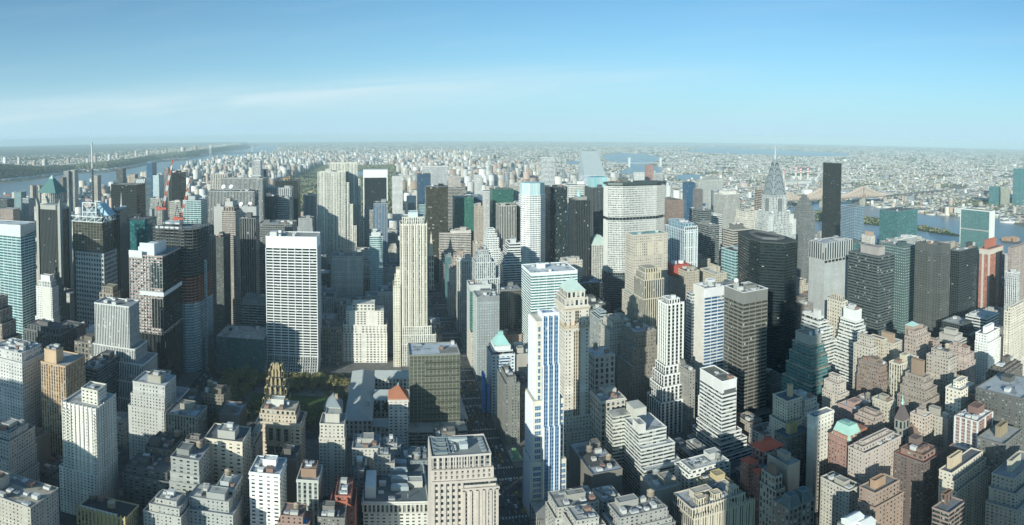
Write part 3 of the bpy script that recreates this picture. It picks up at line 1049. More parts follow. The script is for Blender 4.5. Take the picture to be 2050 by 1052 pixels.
def steel_tower():
    d = 720
    zt = at(340, 458, d).z
    zf = at(370, 556, d).z
    zg = at(370, 610, d).z
    a = at(297, 500, d + 20)
    e = at(386, 500, d)
    x0, x1, y0, y1 = a.x, e.x, e.y, e.y + 56
    P = [(x0, y0 + 12), (x0 + 6, y0 + 4), (x1 - 12, y0), (x1 - 2, y0 + 5), (x1 + 4, y0 + 18), (x1 + 8, y1), (x0 + 4, y1)]
    r = thing(OT, ((x0 + x1) / 2, (y0 + y1) / 2, 0), 'unfinished glass tower with open steel floors at the top, two cranes above it', 'skyscraper')
    sub(r, lambda m: m.prism(P, 0, zg, facade('rib', 'lt'), (900, 3.9), M_ROOF), 'glass_skin', (.16, .24, .27))

    cxx, cyy = (x0 + x1) / 2, (y0 + y1) / 2

    def slabs(m, za, zb_, h):
        zz = za
        while zz < zb_:
            m.prism([(cxx + (p[0] - cxx) * .985, cyy + (p[1] - cyy) * .985) for p in P], zz, zz + h, M_PAINT, (900, 900), M_ROOF, M_ROOF)
            zz += 4.0
    sub(r, lambda m: slabs(m, zg + .5, zf, 1.0), 'orange_slab_edges', (.66, .28, .20))
    sub(r, lambda m: slabs(m, zf + 1, zt, .5), 'steel_floor_edges', (.26, .28, .28))
    sub(r, lambda m: m.prism([((x0 + x1) / 2 + (p[0] - (x0 + x1) / 2) * .86, (y0 + y1) / 2 + (p[1] - (y0 + y1) / 2) * .86) for p in P], zg, zt - 14, facade('mull', 'vd'), (4, 4.0), M_ROOF), 'core', (.10, .12, .12))

    def cols(m):
        for i in range(len(P)):
            p, q = P[i], P[(i + 1) % len(P)]
            L = math.hypot(q[0] - p[0], q[1] - p[1])
            for k in range(max(1, int(L / 7))):
                t = k / max(1, int(L / 7))
                x, y = p[0] + (q[0] - p[0]) * t, p[1] + (q[1] - p[1]) * t
                m.bar((x * .998, y, zg), (x * .998, y, zt + RNG.uniform(0, 5)), .35, M_METAL)
    sub(r, cols, 'steel_columns', (.10, .09, .085))
    sub(r, lambda m: [m.box(x1 + 5 + 4, x1 + 12, y0 + 16, y0 + 20, 0, zf + 20, facade('rib', 'sh'), (900, 2.0), top=M_METAL)], 'hoist', (.45, .50, .52))
    sub(r, lambda m: [m.box(x0 + 6, x1 - 18, y0 + 8, y0 + 9, zt - 3.8, zt - .6, M_PAINT), m.box(x0 + 10, x1 - 26, y0 + 24, y0 + 40, zt + .3, zt + 2.5, M_PAINT)], 'deck_covers', (.66, .68, .68))
    HERO.append((x0, x1 + 12, y0, y1, zt, (0, 0, 0, 0)))
    lattice_crane(327, 414, 346, 320, d + 30, 'red and white lattice crane, the taller one, on the unfinished glass tower')
    lattice_crane(362, 434, 381, 360, d + 10, 'red and white lattice crane, the shorter and nearer one, on the unfinished tower')


steel_tower()

# ---- dark west side towers
b(OT, 'skyscraper', 'black slab with a fine window grid behind the antenna tower', 274, 371, 1250, 222, 291, 'mull:vd', (.05, .055, .055), n=0, pen=False)
b(OT, 'office tower', 'dark glass tower with pale roof edge and lit teal windows right of the antenna tower', 295, 441, 950, 251, 304, 'glass2:te', (.03, .045, .05), dep=40, n=3)
b(OT, 'office tower', 'narrow dark tower with a thin white spire right of the antenna tower', 240, 422, 900, 224, 262, 'stripe:vd', (.20, .18, .17), dep=34, n=0, caps=[(3, 3, 3, 3, 3, 'blank', (.5, .5, .5))])
_p = at(243, 418, 918)
_t = thing('rooftop_spire', (_p.x, _p.y, _p.z), 'thin white spire standing on the narrow dark tower', 'spire')
sub(_t, lambda m: [m.tube(_p.x, _p.y, _p.z - 2, _p.z + 6, 3.2, 1.6, M_PAINT, 8), m.tube(_p.x, _p.y, _p.z + 6, _p.z + 27, 1.1, .1, M_PAINT, 8)], 'spike', (.75, .77, .77))


def diagrid():
    d = 1720
    r = b(OT, 'skyscraper', 'distant glass tower wrapped in white steel triangles', 290, 358, d, 272, 306, 'rib:lt', (.34, .42, .43), dep=40, n=0, pen=False, para=False)
    x0, x1, y0, y1 = r['_g']
    z = r['_top']

    def dia(m):
        for (p, q) in (((x0, y0 - .5), (x1, y0 - .5)), ((x1 + .5, y0), (x1 + .5, y1))):
            n, hh = 4, 17.0
            for k in range(int(z / hh)):
                for i in range(n):
                    f = .5 * (k % 2)
                    A = lambda t: (p[0] + (q[0] - p[0]) * t, p[1] + (q[1] - p[1]) * t)
                    a1, a2, a3 = A(i / n), A((i + .5) / n), A((i + 1) / n)
                    zb, zt_ = z - (k + 1) * hh, z - k * hh
                    if k % 2:
                        m.bar((*a1, zb), (*a2, zt_), .9, M_PAINT)
                        m.bar((*a3, zb), (*a2, zt_), .9, M_PAINT)
                    else:
                        m.bar((*a1, zt_), (*a2, zb), .9, M_PAINT)
                        m.bar((*a3, zt_), (*a2, zb), .9, M_PAINT)
    sub(r, dia, 'steel_triangles', (.78, .80, .80))


diagrid()
for a in [
    (OT, 'skyscraper', 'far glass tower with a flat blue top at the river, left of the taller crane', 305, 326, 2150, 293, 312, 'glass2:bl', (.20, .30, .36)),
    (AT, 'apartment tower', 'pale teal glass tower with stepped top left of the taller crane', 318, 352, 1700, 306, 324, 'ribw:lt', (.45, .58, .60)),
    (AT, 'apartment tower', 'brick and glass slab just left of the taller crane tip', 337, 338, 2000, 328, 342, 'pier', (.34, .26, .22)),
    (OT, 'skyscraper', 'black tower with a lighter roof band between the two cranes', 362, 347, 1500, 344, 376, 'mull:vd', (.04, .045, .045)),
    (OT, 'office tower', 'pale teal building with a glazed top storey behind the shorter crane', 402, 403, 1000, 366, 416, 'ribw:te', (.50, .58, .57)),
    (OT, 'office tower', 'cream office block with closely set windows between the crane masts', 361, 405, 1150, 339, 366, 'rib', (.60, .56, .46)),
    (OT, 'office building', 'grey ribbed block behind a sloped roof tower left of the crane masts', 325, 398, 1250, 300, 336, 'pier', (.44, .43, .38)),
    (ST, 'office tower', 'thin grey spire tower before the ribbed block, left of the taller crane mast', 304, 420, 1050, 299, 309, 'blank', (.34, .36, .37)),
    (OT, 'skyscraper', 'broad grey ribbed slab with satellite dishes on its roof', 509, 384, 1090, 416, 517, 'stripe', (.40, .40, .38)),
    (OT, 'skyscraper', 'broad grey slab rising behind the dish topped slab', 526, 358, 1330, 445, 532, 'stripe', (.42, .42, .40)),
    (OT, 'office tower', 'white and brown block with tall top windows left of the grey slabs', 456, 349, 1460, 421, 464, 'pierw', (.62, .55, .46)),
    (OT, 'office tower', 'plain grey wing between the pinkish stepped tower and the broad slab', 447, 415, 960, 428, 452, 'blank', (.42, .42, .40)),
    (OT, 'office tower', 'grey block with two white satellite dishes, right of the pinkish stepped tower', 513, 415, 980, 480, 518, 'blank', (.42, .43, .42)),
    (OT, 'skyscraper', 'black and white striped tower left of the white grid slab', 512, 438, 830, 480, 519, 'stripe:vd', (.16, .17, .17)),
    (OT, 'skyscraper', 'dark ribbed tower just right of the unfinished tower', 417, 480, 790, 393, 432, 'stripe:vd', (.22, .23, .22)),
    (OT, 'skyscraper', 'dark plain tower with a black roof box beside the dark ribbed tower', 447, 477, 850, 430, 461, 'punch', (.10, .11, .10)),
]:
    b(*a, n=3 if a[5] < 1100 else 1, dep=None if a[5] < 1400 else 40)


def stepped_pink():
    r = b(OT, 'skyscraper', 'pinkish stepped tower with dark square crown openings right of the cranes', 471, 424, 900, 444, 482, 'grid', (.47, .38, .31), dep=36, n=2, caps=[(7, 2, 3, 2, 2, 'pierw', (.36, .28, .24)), (8, 2, 2, 2, 2, 'blank', (.5, .5, .47))], tiers=[(600, 0, 6, 2, 2)])


stepped_pink()


def dish(px, py, d, r_, label):
    p = at(px, py, d)
    t = thing('satellite_dish', (p.x, p.y, p.z - r_), label, 'satellite dish')

    def bowl(m):
        n = 14
        c = Vector((-.35, -.8, .5)).normalized()
        a = c.cross(Vector((0, 0, 1))).normalized()
        bb = c.cross(a)
        for rr0, rr1, o0, o1 in ((0, .55, -.28, -.18), (.55, 1, -.18, 0)):
            for i in range(n):
                f = lambda k, rr, oo: p + c * (oo * r_) + (a * math.cos(k * 2 * math.pi / n) + bb * math.sin(k * 2 * math.pi / n)) * (rr * r_)
                pts = [f(i, rr0, o0), f(i + 1, rr0, o0), f(i + 1, rr1, o1), f(i, rr1, o1)]
                m.face(pts if rr0 > 0 else pts[1:], M_PAINT)
    sub(t, bowl, 'bowl', (.80, .81, .80))
    sub(t, lambda m: [m.bar((p.x, p.y + .5, p.z - r_ * 1.6), (p.x, p.y + .3, p.z), .3, M_METAL), m.box(p.x - 1, p.x + 1, p.y - .5, p.y + 1.5, p.z - r_ * 1.7, p.z - r_ * 1.2, M_METAL)], 'mount', (.3, .31, .32))


dish(447, 374, 1105, 4.5, 'left white satellite dish on the broad grey slab')
dish(462, 374, 1105, 4.5, 'right white satellite dish on the broad grey slab')
dish(482, 409, 992, 4.2, 'left white satellite dish on the grey block beside the pinkish tower')
dish(500, 409, 992, 4.2, 'right white satellite dish on the grey block beside the pinkish tower')

# ---- behind and beside the white grid slab
b(OT, 'office tower', 'dark grey tower with roof drums directly behind the white grid slab', 586, 450, 900, 518, 593, 'grid', (.20, .21, .20), dep=44, n=6, roofc=(.42, .41, .38))
b(OT, 'office building', 'low dark glass block left of the white grid slab, facing the park', 528, 682, 705, 432, 534, 'mull:te', (.07, .10, .105), dep=52, n=9, pen=False)
b(OT, 'office building', 'blue grey stepped block between the low dark glass block and the white grid slab', 534, 612, 800, 480, 540, 'rib', (.22, .27, .28), dep=34, caps=[(7, 3, 3, 3, 3, 'blank')])


def grace():
    d = 712
    r = b(OT, 'skyscraper', 'broad white slab with dark window grid and curved foot, facing the park', 634, 476, d, 532, 641, 'grace:vd', (.80, .81, .79), dep=38, blank=14, n=5, roofc=(.40, .39, .36), pen=True)
    x0, x1, y0, y1 = r['_g']
    z = r['_top']

    def grid(m):
        n = 7
        for i in range(n + 1):
            x = x0 + (x1 - x0) * i / n
            m.box(x - .45, x + .45, y0 - .7, y0 - .02, 9, z - 14, M_STONE)
        nv = round((z - 14) / 3.75)
        fh = (z - 14) / nv
        for k in range(3, nv):
            m.box(x0, x1, y0 - .35, y0 - .02, (k - .2) * fh, (k + .2) * fh, M_STONE, bottom=True)
        for i in range(5):
            y = y0 + (y1 - y0) * i / 4
            m.box(x1 + .02, x1 + .7, y - .45, y + .45, 9, z - 14, M_STONE)
    sub(r, grid, 'stone_grid', (.80, .81, .79))

    def foot(m):
        n = 7
        for i in range(n + 1):
            x = x0 + (x1 - x0) * i / n
            for k in range(8):
                t0, t1 = k / 8, (k + 1) / 8
                m.box(x - .5, x + .5, y0 - 14 * (1 - t0) ** 2.2 - .8, y0, t0 * 28, t1 * 28, M_STONE)
        for k in range(8):
            t0 = k / 8
            m.box(x0 + .5, x1 - .5, y0 - 14 * (1 - t0) ** 2.2, y0, t0 * 28 + .2, t0 * 28 + 3.2, facade('mull', 'vd'), (3, 3), top=M_METAL)
    sub(r, foot, 'curved_foot', (.72, .73, .71))


grace()


def slab_stepped():
    d = 1230
    a, e = at(636, 345, d), at(692, 345, d)
    x0, x1, y0 = a.x, e.x, a.y
    r = thing(ST, ((x0 + x1) / 2, y0 + 20, 0), 'huge limestone slab with vertical piers stepping down to the right', 'skyscraper')
    fm, sty = facade('pier', 'mx'), (3.0, 3.8)
    zt = a.z
    steps = [(x0, x1, y0, y0 + 26, zt)]
    for px, py in ((699, 366), (707, 409), (714, 452)):
        q = at(px, py, d)
        steps.append((steps[-1][1], q.x, y0 + 1.5, y0 + 24, q.z))
    back = []
    for px0, px1, py in ((660, 716, 327), (716, 722, 358), (722, 730, 440)):
        p, q = at(px0, py, d + 34), at(px1, py, d + 34)
        back.append((p.x, q.x, y0 + 28, y0 + 50, p.z))
    w, p, rf = MB(), MB(), MB()
    for s in steps + back:
        w.box(*s[:4], 0, s[4], fm, sty, top=False)
        rf.box(*s[:4], s[4] - .3, s[4] - .02, M_ROOF)
        parapet(p, *s[:4], s[4], M_STONE)
        for k in range(max(1, int((s[1] - s[0]) / 6.8)) + 1):
            x = s[0] + k * 6.8
            if x < s[1]:
                w.box(x - .6, x + .6, s[2] - .6, s[2] - .02, 60, s[4] + 1.5, M_STONE)
    w.obj('walls', r, (.68, .66, .58))
    p.obj('parapet', r, (.68, .66, .58))
    rf.obj('roof', r, (.35, .35, .34))
    rooftop(r, x0, x1, y0, y0 + 26, zt, RNG, 4, 0, (.5, .5, .46))
    HERO.append((x0, x1 + 20, y0, y0 + 50, zt, (0, 0, 0, 0)))


slab_stepped()


def frame_tower():
    d = 1830
    r = b(OT, 'skyscraper', 'black glass tower set in a white frame before the park', 774, 347, d, 729, 776, 'mull:vd', (.03, .04, .045), dep=40, n=0, pen=False, para=False)
    x0, x1, y0, y1 = r['_g']
    z = r['_top']
    sub(r, lambda m: [m.box(x0 - 3, x0, y0 - 1.5, y1, 0, z, M_STONE), m.box(x1, x1 + 3, y0 - 1.5, y1, 0, z, M_STONE), m.box(x0 - 3, x1 + 3, y0 - 1.5, y1, z, z + 11, M_STONE, bottom=True), m.box(x0, x1, y0 - 1.5, y0 - .05, z - 14, z, M_STONE, bottom=True)], 'white_frame', (.82, .83, .82))


frame_tower()
for a in [
    (OT, 'skyscraper', 'tall white marble slab with fine stripes far up the avenue', 847, 334, 1900, 845, 897, 'stripe', (.70, .71, .69)),
    (OT, 'skyscraper', 'slim dark blue tower left of the white marble slab', 836, 349, 1700, 834, 862, 'stripe:bl', (.05, .07, .09)),
    (OT, 'skyscraper', 'black glass tower with brownish reflections behind the thin stone spire', 853, 375, 1200, 851, 897, 'glass2:br', (.025, .028, .028)),
    (OT, 'skyscraper', 'blue grey ribbed slab behind the pale setback tower, right of the huge limestone slab', 776, 408, 1150, 748, 815, 'stripe:bl', (.27, .30, .31)),
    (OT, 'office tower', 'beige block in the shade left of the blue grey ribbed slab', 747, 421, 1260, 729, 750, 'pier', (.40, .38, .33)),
    (OT, 'office tower', 'white building with square windows right of the white framed black tower', 785, 353, 1840, 785, 806, 'grid', (.74, .74, .70)),
    (OT, 'office tower', 'small teal windowed block right of the pale setback tower top', 839, 410, 1400, 838, 853, 'rib:te', (.35, .50, .48)),
    (OT, 'office tower', 'greyish brown block behind the green glass tower', 896, 378, 1450, 894, 930, 'rib', (.36, .32, .28)),
    (ST, 'skyscraper', 'pinkish stone tower with a pale green flat roof, behind the black glass tower', 898, 354, 1760, 898, 922, 'pier', (.60, .50, .42)),
    (OT, 'skyscraper', 'green glass tower with chamfered corner in the middle of the picture', 910, 397, 1250, 909, 948, 'mull:gr', (.06, .20, .16)),
    (OT, 'office tower', 'dark blue ribbon windowed tower attached right of the green glass tower', 948, 394, 1290, 947, 966, 'rib:bl', (.10, .16, .20)),
    (ST, 'skyscraper', 'slim white tower with a rounded top far beyond the green glass tower', 952, 352, 1800, 950, 965, 'pier', (.72, .72, .68)),
    (OT, 'office tower', 'white tower with arched top windows right of the green glass tower', 968, 384, 1500, 967, 986, 'pier', (.72, .72, .70)),
    (ST, 'office tower', 'narrow tan tower with peaked brick crown beside the green glass tower', 955, 414, 1050, 954, 968, 'punch', (.42, .33, .24)),
    (OT, 'office tower', 'dark green glass block with plant on its roof above the white stepped building', 986, 380, 1350, 985, 1028, 'mull:gr', (.05, .12, .11)),
    (OT, 'office tower', 'beige block beside the dark green glass block', 1028, 372, 1420, 1027, 1046, 'pier', (.52, .48, .40)),
    (OT, 'skyscraper', 'black tower with cream stripes left of the white octagonal tower', 1001, 413, 1000, 998, 1034, 'stripe:vd', (.44, .42, .36)),
    (OT, 'office tower', 'dark grey slab squeezed between the striped tower and the white octagonal tower', 1035, 411, 1040, 1033, 1050, 'rib', (.22, .24, .25)),
    (OT, 'skyscraper', 'dark glossy slab right of the white octagonal tower', 1102, 376, 1060, 1099, 1136, 'glass:dk', (.05, .06, .06)),
    (OT, 'skyscraper', 'white gridded tower behind the dark glossy slab', 1137, 372, 1210, 1135, 1180, 'grid', (.66, .65, .60)),
    (OT, 'skyscraper', 'dark striped tower under a bright teal roof box beside the massive white slab', 1184, 376, 1090, 1180, 1211, 'stripe:vd', (.12, .14, .15)),
    (OT, 'skyscraper', 'white tower with dark bands and a teal top far beyond the octagonal tower', 1089, 317, 1810, 1087, 1110, 'rib', (.70, .73, .72)),
]:
    b(*a, n=3 if a[5] < 1100 else 1, dep=40, pen=a[5] < 1500)


def chapel_spire():
    p = at(863, 462, 1140)
    r = thing('church_spire', (p.x, p.y, 0), 'thin pale stone church spire before the black glass tower', 'church spire')
    sub(r, lambda m: m.box(p.x - 5, p.x + 5, p.y - 5, p.y + 5, 0, p.z - 50, facade('arch'), (5, 12), top=M_STONE), 'tower_base', (.56, .54, .46))
    sub(r, lambda m: m.frus((p.x - 4.6, p.x + 4.6, p.y - 4.6, p.y + 4.6), p.z - 50, (p.x, p.x, p.y, p.y), p.z, M_STONE), 'spire', (.60, .58, .50))


chapel_spire()


def wedge_tower():
    d = 1714
    r = b(OT, 'skyscraper', 'white banded tower with a steep slanted roof', 1170, 352, d, 1168, 1213, 'rib:bl', (.74, .76, .76), dep=48, n=0, pen=False, para=False)
    x0, x1, y0, y1 = r['_g']
    z = r['_top']
    zt = at(1180, 303, d + 30).z

    def wedge(m):
        A = [(x0, y0, z), (x1, y0, z), (x1, y1, z), (x0, y1, z)]
        T1, T2 = (x0 + 1, y1 - 10, zt), (x1 - 14, y1 - 10, zt)
        m.face([A[0], A[1], T2, T1], M_PAINT)
        m.face([A[1], A[2], (x1 - 14, y1, zt), T2], M_PAINT)
        m.face([A[3], A[0], T1, (x0 + 1, y1, zt)], M_PAINT)
        m.face([A[2], A[3], (x0 + 1, y1, zt), (x1 - 14, y1, zt)], M_PAINT)
        m.face([T1, T2, (x1 - 14, y1, zt), (x0 + 1, y1, zt)], M_PAINT)
    sub(r, wedge, 'slanted_roof', (.36, .42, .44))


wedge_tower()

b(OT, 'office building', 'teal banded small tower with pale penthouse between the limestone slab and the pale setback tower', 766, 474, 1000, 740, 771, 'rib:te', (.50, .62, .60), dep=28, caps=[(7, 3, 3, 3, 3, 'blank', (.6, .62, .6))], n=1)
b(ST, 'office building', 'low cream stone block at the foot of the huge limestone slab', 727, 514, 1000, 662, 731, 'punch', (.54, .50, .41), dep=36, n=4)
b(ST, 'office tower', 'tall dark gap building with rows of small windows left of the pale setback tower', 788, 585, 820, 756, 791, 'punch', (.30, .34, .36), dep=34, blank=5, side='L')


def beige_mass():
    r = b(ST, 'office building', 'broad cream stone building with many windows and stepped top, facing the library', 774, 652, 752, 687, 775, 'punch2:dk', (.66, .62, .52), dep=30, n=0,
          caps=[(20, 4, 4, 2, 2), (9, 8, 12, 3, 3)], bands=(12,), tiers=[(668, 3, .5, .8, 0)], cornice=.7)
    b(ST, 'office building', 'dark scaffolded block between the white grid slab and the broad cream building', 684, 660, 742, 641, 686, 'arch', (.20, .19, .14), dep=30, n=5)


beige_mass()


def five_hundred():
    d = 738
    r = b(ST, 'skyscraper', 'tall pale limestone setback tower beside the dark avenue', 801, 450, d, 801, 854, 'pier', (.68, .63, .51), dep=30, n=0, cornice=.3,
          caps=[(9, 3, 3, 2, 2, 'pier'), (6, 8, 8, 4, 6, 'blank', (.55, .62, .62))], tiers=[(655, 0, 6, 0, 0), (672, 0, 6, 0, 2), (690, 0, 4, 0, 4)])
    x0, x1, y0, y1 = r['_g']
    zl = at(795, 573, d).z
    xw = at(787, 570, d).x

    def wing(m):
        m.box(xw, x0 - .02, y0 - 2, y1 - 4, 0, zl, facade('punch'), (3.4, 3.7), top=M_ROOF)
        parapet(m, xw, x0 - .4, y0 - 2, y1 - 4, zl, M_STONE)
        m.box(xw + 2, x0 - .02, y0, y1 - 8, zl, zl + 12, facade('punch'), (3.4, 3.7), top=M_ROOF)
        m.box(xw + 4, x0 - .02, y0 + 2, y1 - 10, zl + 12, zl + 22, facade('punch'), (3.4, 3.7), top=M_ROOF)
    sub(r, wing, 'lower_wing', (.67, .62, .50))

    def fins(m):
        for i in range(10):
            x = x0 + (x1 - x0) * i / 9
            m.box(x - .55, x + .55, y0 - .8, y0 - .02, 60, r['_top'] + 2.5, M_STONE)
    sub(r, fins, 'piers', (.72, .67, .55))


five_hundred()

# ---- the middle: avenue east side
b(OT, 'office building', 'beige building with thick horizontal bands beside the avenue', 880, 468, 1190, 878, 943, 'rib:dk', (.60, .52, .44), dep=34, caps=[(5, 24, 0, 2, 2, 'blank')], n=2)
b(ST, 'office building', 'salmon stone building with stepped ornate top right of the avenue', 903, 540, 970, 899, 942, 'punch', (.60, .42, .31), dep=34, caps=[(15, 4, 6, 4, 4, 'pier'), (9, 3, 3, 3, 3, 'arch')], tiers=[(575, 3, 0, 2, 0)])
b(ST, 'office building', 'white stone building with crenellated cornice before the salmon building', 916, 522, 880, 914, 949, 'pier', (.64, .61, .54), dep=16, n=4, cornice=.8)
b(OT, 'office building', 'glassy grey green block attached behind the beige banded building', 892, 515, 1065, 890, 905, 'mull:te', (.22, .30, .30), dep=20, n=1)
b(ST, 'office building', 'grey white setback building with green roof garden, right of the salmon building', 952, 527, 765, 950, 992, 'pier', (.50, .52, .51), dep=34, caps=[(10, 3, 5, 4, 4, 'pier'), (6, 3, 3, 3, 3, 'pier')], tiers=[(560, 0, 5, 3, 0)])
b(OT, 'office tower', 'white setback tower with square windows above the grey white setback building', 973, 478, 985, 972, 999, 'grid', (.72, .73, .70), dep=28, caps=[(8, 2, 3, 2, 2), (7, 2, 3, 2, 2)], tiers=[(500, 2, 2, 2, 0)], n=1)
b(ST, 'office building', 'tan stepped building below the narrow tan tower', 950, 488, 1040, 948, 971, 'punch', (.44, .36, .28), dep=24)
b(OT, 'office building', 'white stepped building like a staircase left of the white octagonal tower', 1020, 488, 850, 1018, 1042, 'rib', (.66, .67, .64), dep=30, tiers=[(500, 4, 0, 2, 0), (514, 4, 0, 2, 0), (530, 3, 0, 2, 0)], n=2)
b(OT, 'office tower', 'grey concrete block above the grey tower with light windows', 940, 572, 752, 937, 984, 'blank', (.46, .48, .47), dep=26, n=6)


def dotted():
    r = b(OT, 'office tower', 'grey tower with two by two light windows right of the avenue', 955, 596, 690, 948, 1000, 'punch:lt', (.24, .26, .26), dep=30, blank=6, n=8)
    x0, x1, y0, y1 = r['_g']
    sub(r, lambda m: [m.box(x0 - .6, x0 - .02, y0, y1, 0, r['_top'], facade('rib', 'lt'), (8, 3.5), top=M_STONE)], 'white_side', (.62, .62, .58))


dotted()
b(ST, 'office building', 'narrow cream building strip left of the grey tower with light windows', 943, 668, 738, 934, 952, 'punch', (.62, .55, .43), dep=30, n=2)
b(OT, 'office building', 'green glass strip building along the avenue left of the grey tower', 941, 585, 748, 936, 950, 'mull:gr', (.16, .30, .28), dep=24, n=1)
b(OT, 'office building', 'grey brown slab with fine grid before the banded white slab', 1002, 583, 760, 1000, 1043, 'mull:br', (.20, .20, .18), dep=34, n=3)


def postmodern():
    d = 592
    r = b(OT, 'office tower', 'blue grey tower with crossed braces and a pale green pyramid cap', 984, 714, d, 978, 1031, 'punch2:bl', (.50, .54, .56), dep=30, n=0,
          tiers=[(850, 0, 6, 8, 0)], caps=[(5, 2, 2, 2, 2, 'rib', (.62, .64, .65)), (5, 2, 2, 1.5, 2, 'blank', (.66, .67, .66))])
    x0, x1, y0, y1 = r['_g']
    z = r['_top'] + 10
    cx, cyy = (x0 + x1) / 2, (y0 + y1) / 2
    sub(r, lambda m: [m.frus((cx - 8.5, cx + 8.5, cyy - 8.5, cyy + 8.5), z, (cx - 3, cx + 3, cyy - 3, cyy + 3), z + 10, M_COPPER), m.box(cx - 2.4, cx + 2.4, cyy - 2.4, cyy + 2.4, z + 10, z + 14, M_STONE)], 'pyramid_cap', (.36, .62, .58))

    def brace(m):
        w = (x1 - x0)
        for k in range(6):
            zz = r['_top'] - 6 - k * 17
            m.bar((x0 + w * .3, y0 - .4, zz), (x0 + w * .55, y0 - .4, zz - 8), .35, M_METAL)
            m.bar((x0 + w * .8, y0 - .4, zz), (x0 + w * .55, y0 - .4, zz - 8), .35, M_METAL)
        m.box(x0 + w * .3, x0 + w * .8, y0 - .3, y0 - .02, 30, r['_top'] - 2, facade('rib', 'bl'), (9, 3.7), top=M_STONE)
    sub(r, brace, 'braced_bay', (.58, .62, .64))


postmodern()
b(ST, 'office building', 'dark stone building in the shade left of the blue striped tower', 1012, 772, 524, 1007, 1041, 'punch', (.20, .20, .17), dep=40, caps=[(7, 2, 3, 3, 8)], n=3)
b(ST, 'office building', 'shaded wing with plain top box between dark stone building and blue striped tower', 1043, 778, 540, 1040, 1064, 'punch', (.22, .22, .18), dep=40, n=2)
b(OT, 'office building', 'beige windowless box right of the blue grey braced tower', 1034, 712, 600, 1031, 1062, 'blank', (.40, .37, .30), dep=26)


def ribbon_slab():
    b(OT, 'office tower', 'white slab with thin green ribbon windows behind the green pyramid tower', 1063, 548, 700, 1044, 1156, 'rib:te', (.72, .75, .74), dep=None, n=8, roofc=(.72, .74, .74), blank=3)


ribbon_slab()


def octagon():
    d = 1000
    a, e = at(1047, 400, d), at(1100, 400, d)
    cx, cyy, w = (a.x + e.x) / 2, a.y + 24, (e.x - a.x) / 2
    zt, zc = at(1072, 368, d).z, at(1072, 392, d).z
    r = thing(OT, (cx, cyy, 0), 'white octagonal tower with a pale glass crown', 'skyscraper')
    k = .45
    P = lambda s: [(cx + x * w * s, cyy + y * w * s) for x, y in ((-1, -k), (-k, -1), (k, -1), (1, -k), (1, k), (k, 1), (-k, 1), (-1, k))]
    sub(r, lambda m: m.prism(P(1), 0, zc, facade('grid'), (2.7, 3.8), M_ROOF), 'walls', (.76, .77, .76))
    sub(r, lambda m: m.prism(P(.93), zc, zt, facade('stripe', 'lt'), (2.2, 30), M_ROOF), 'glass_crown', (.52, .72, .72))
    HERO.append((cx - w, cx + w, cyy - w, cyy + w, zt, (0, 0, 0, 0)))


octagon()


def lantern_tower():
    r = b(OT, 'skyscraper', 'black tower with a small teal lantern on its roof', 1152, 402, 950, 1148, 1182, 'stripe:vd', (.05, .06, .065), dep=36, n=0, caps=[(5, 8, 4, 6, 6, 'blank', (.3, .3, .28))])
    x0, x1, y0, y1 = r['_g']
    p = ((x0 + x1) / 2 - 1, (y0 + y1) / 2, r['_top'] + 5)
    sub(r, lambda m: [m.tube(p[0], p[1], p[2], p[2] + 5, 4, 3, M_COPPER, 8), m.tube(p[0], p[1], p[2] + 5, p[2] + 14, 2, .2, M_COPPER, 8)], 'lantern', (.32, .60, .58))


lantern_tower()
_p = at(1198, 372, 1110)
_t = thing('rooftop_plant', (_p.x, _p.y, _p.z), 'bright teal box on the roof of the dark striped tower', 'roof plant')
sub(_t, lambda m: m.box(_p.x - 17, _p.x + 16, _p.y - 8, _p.y + 14, _p.z - 6, _p.z + 17, facade('stripe', 'lt'), (6, 40), top=M_PAINT), 'screen', (.24, .52, .56))


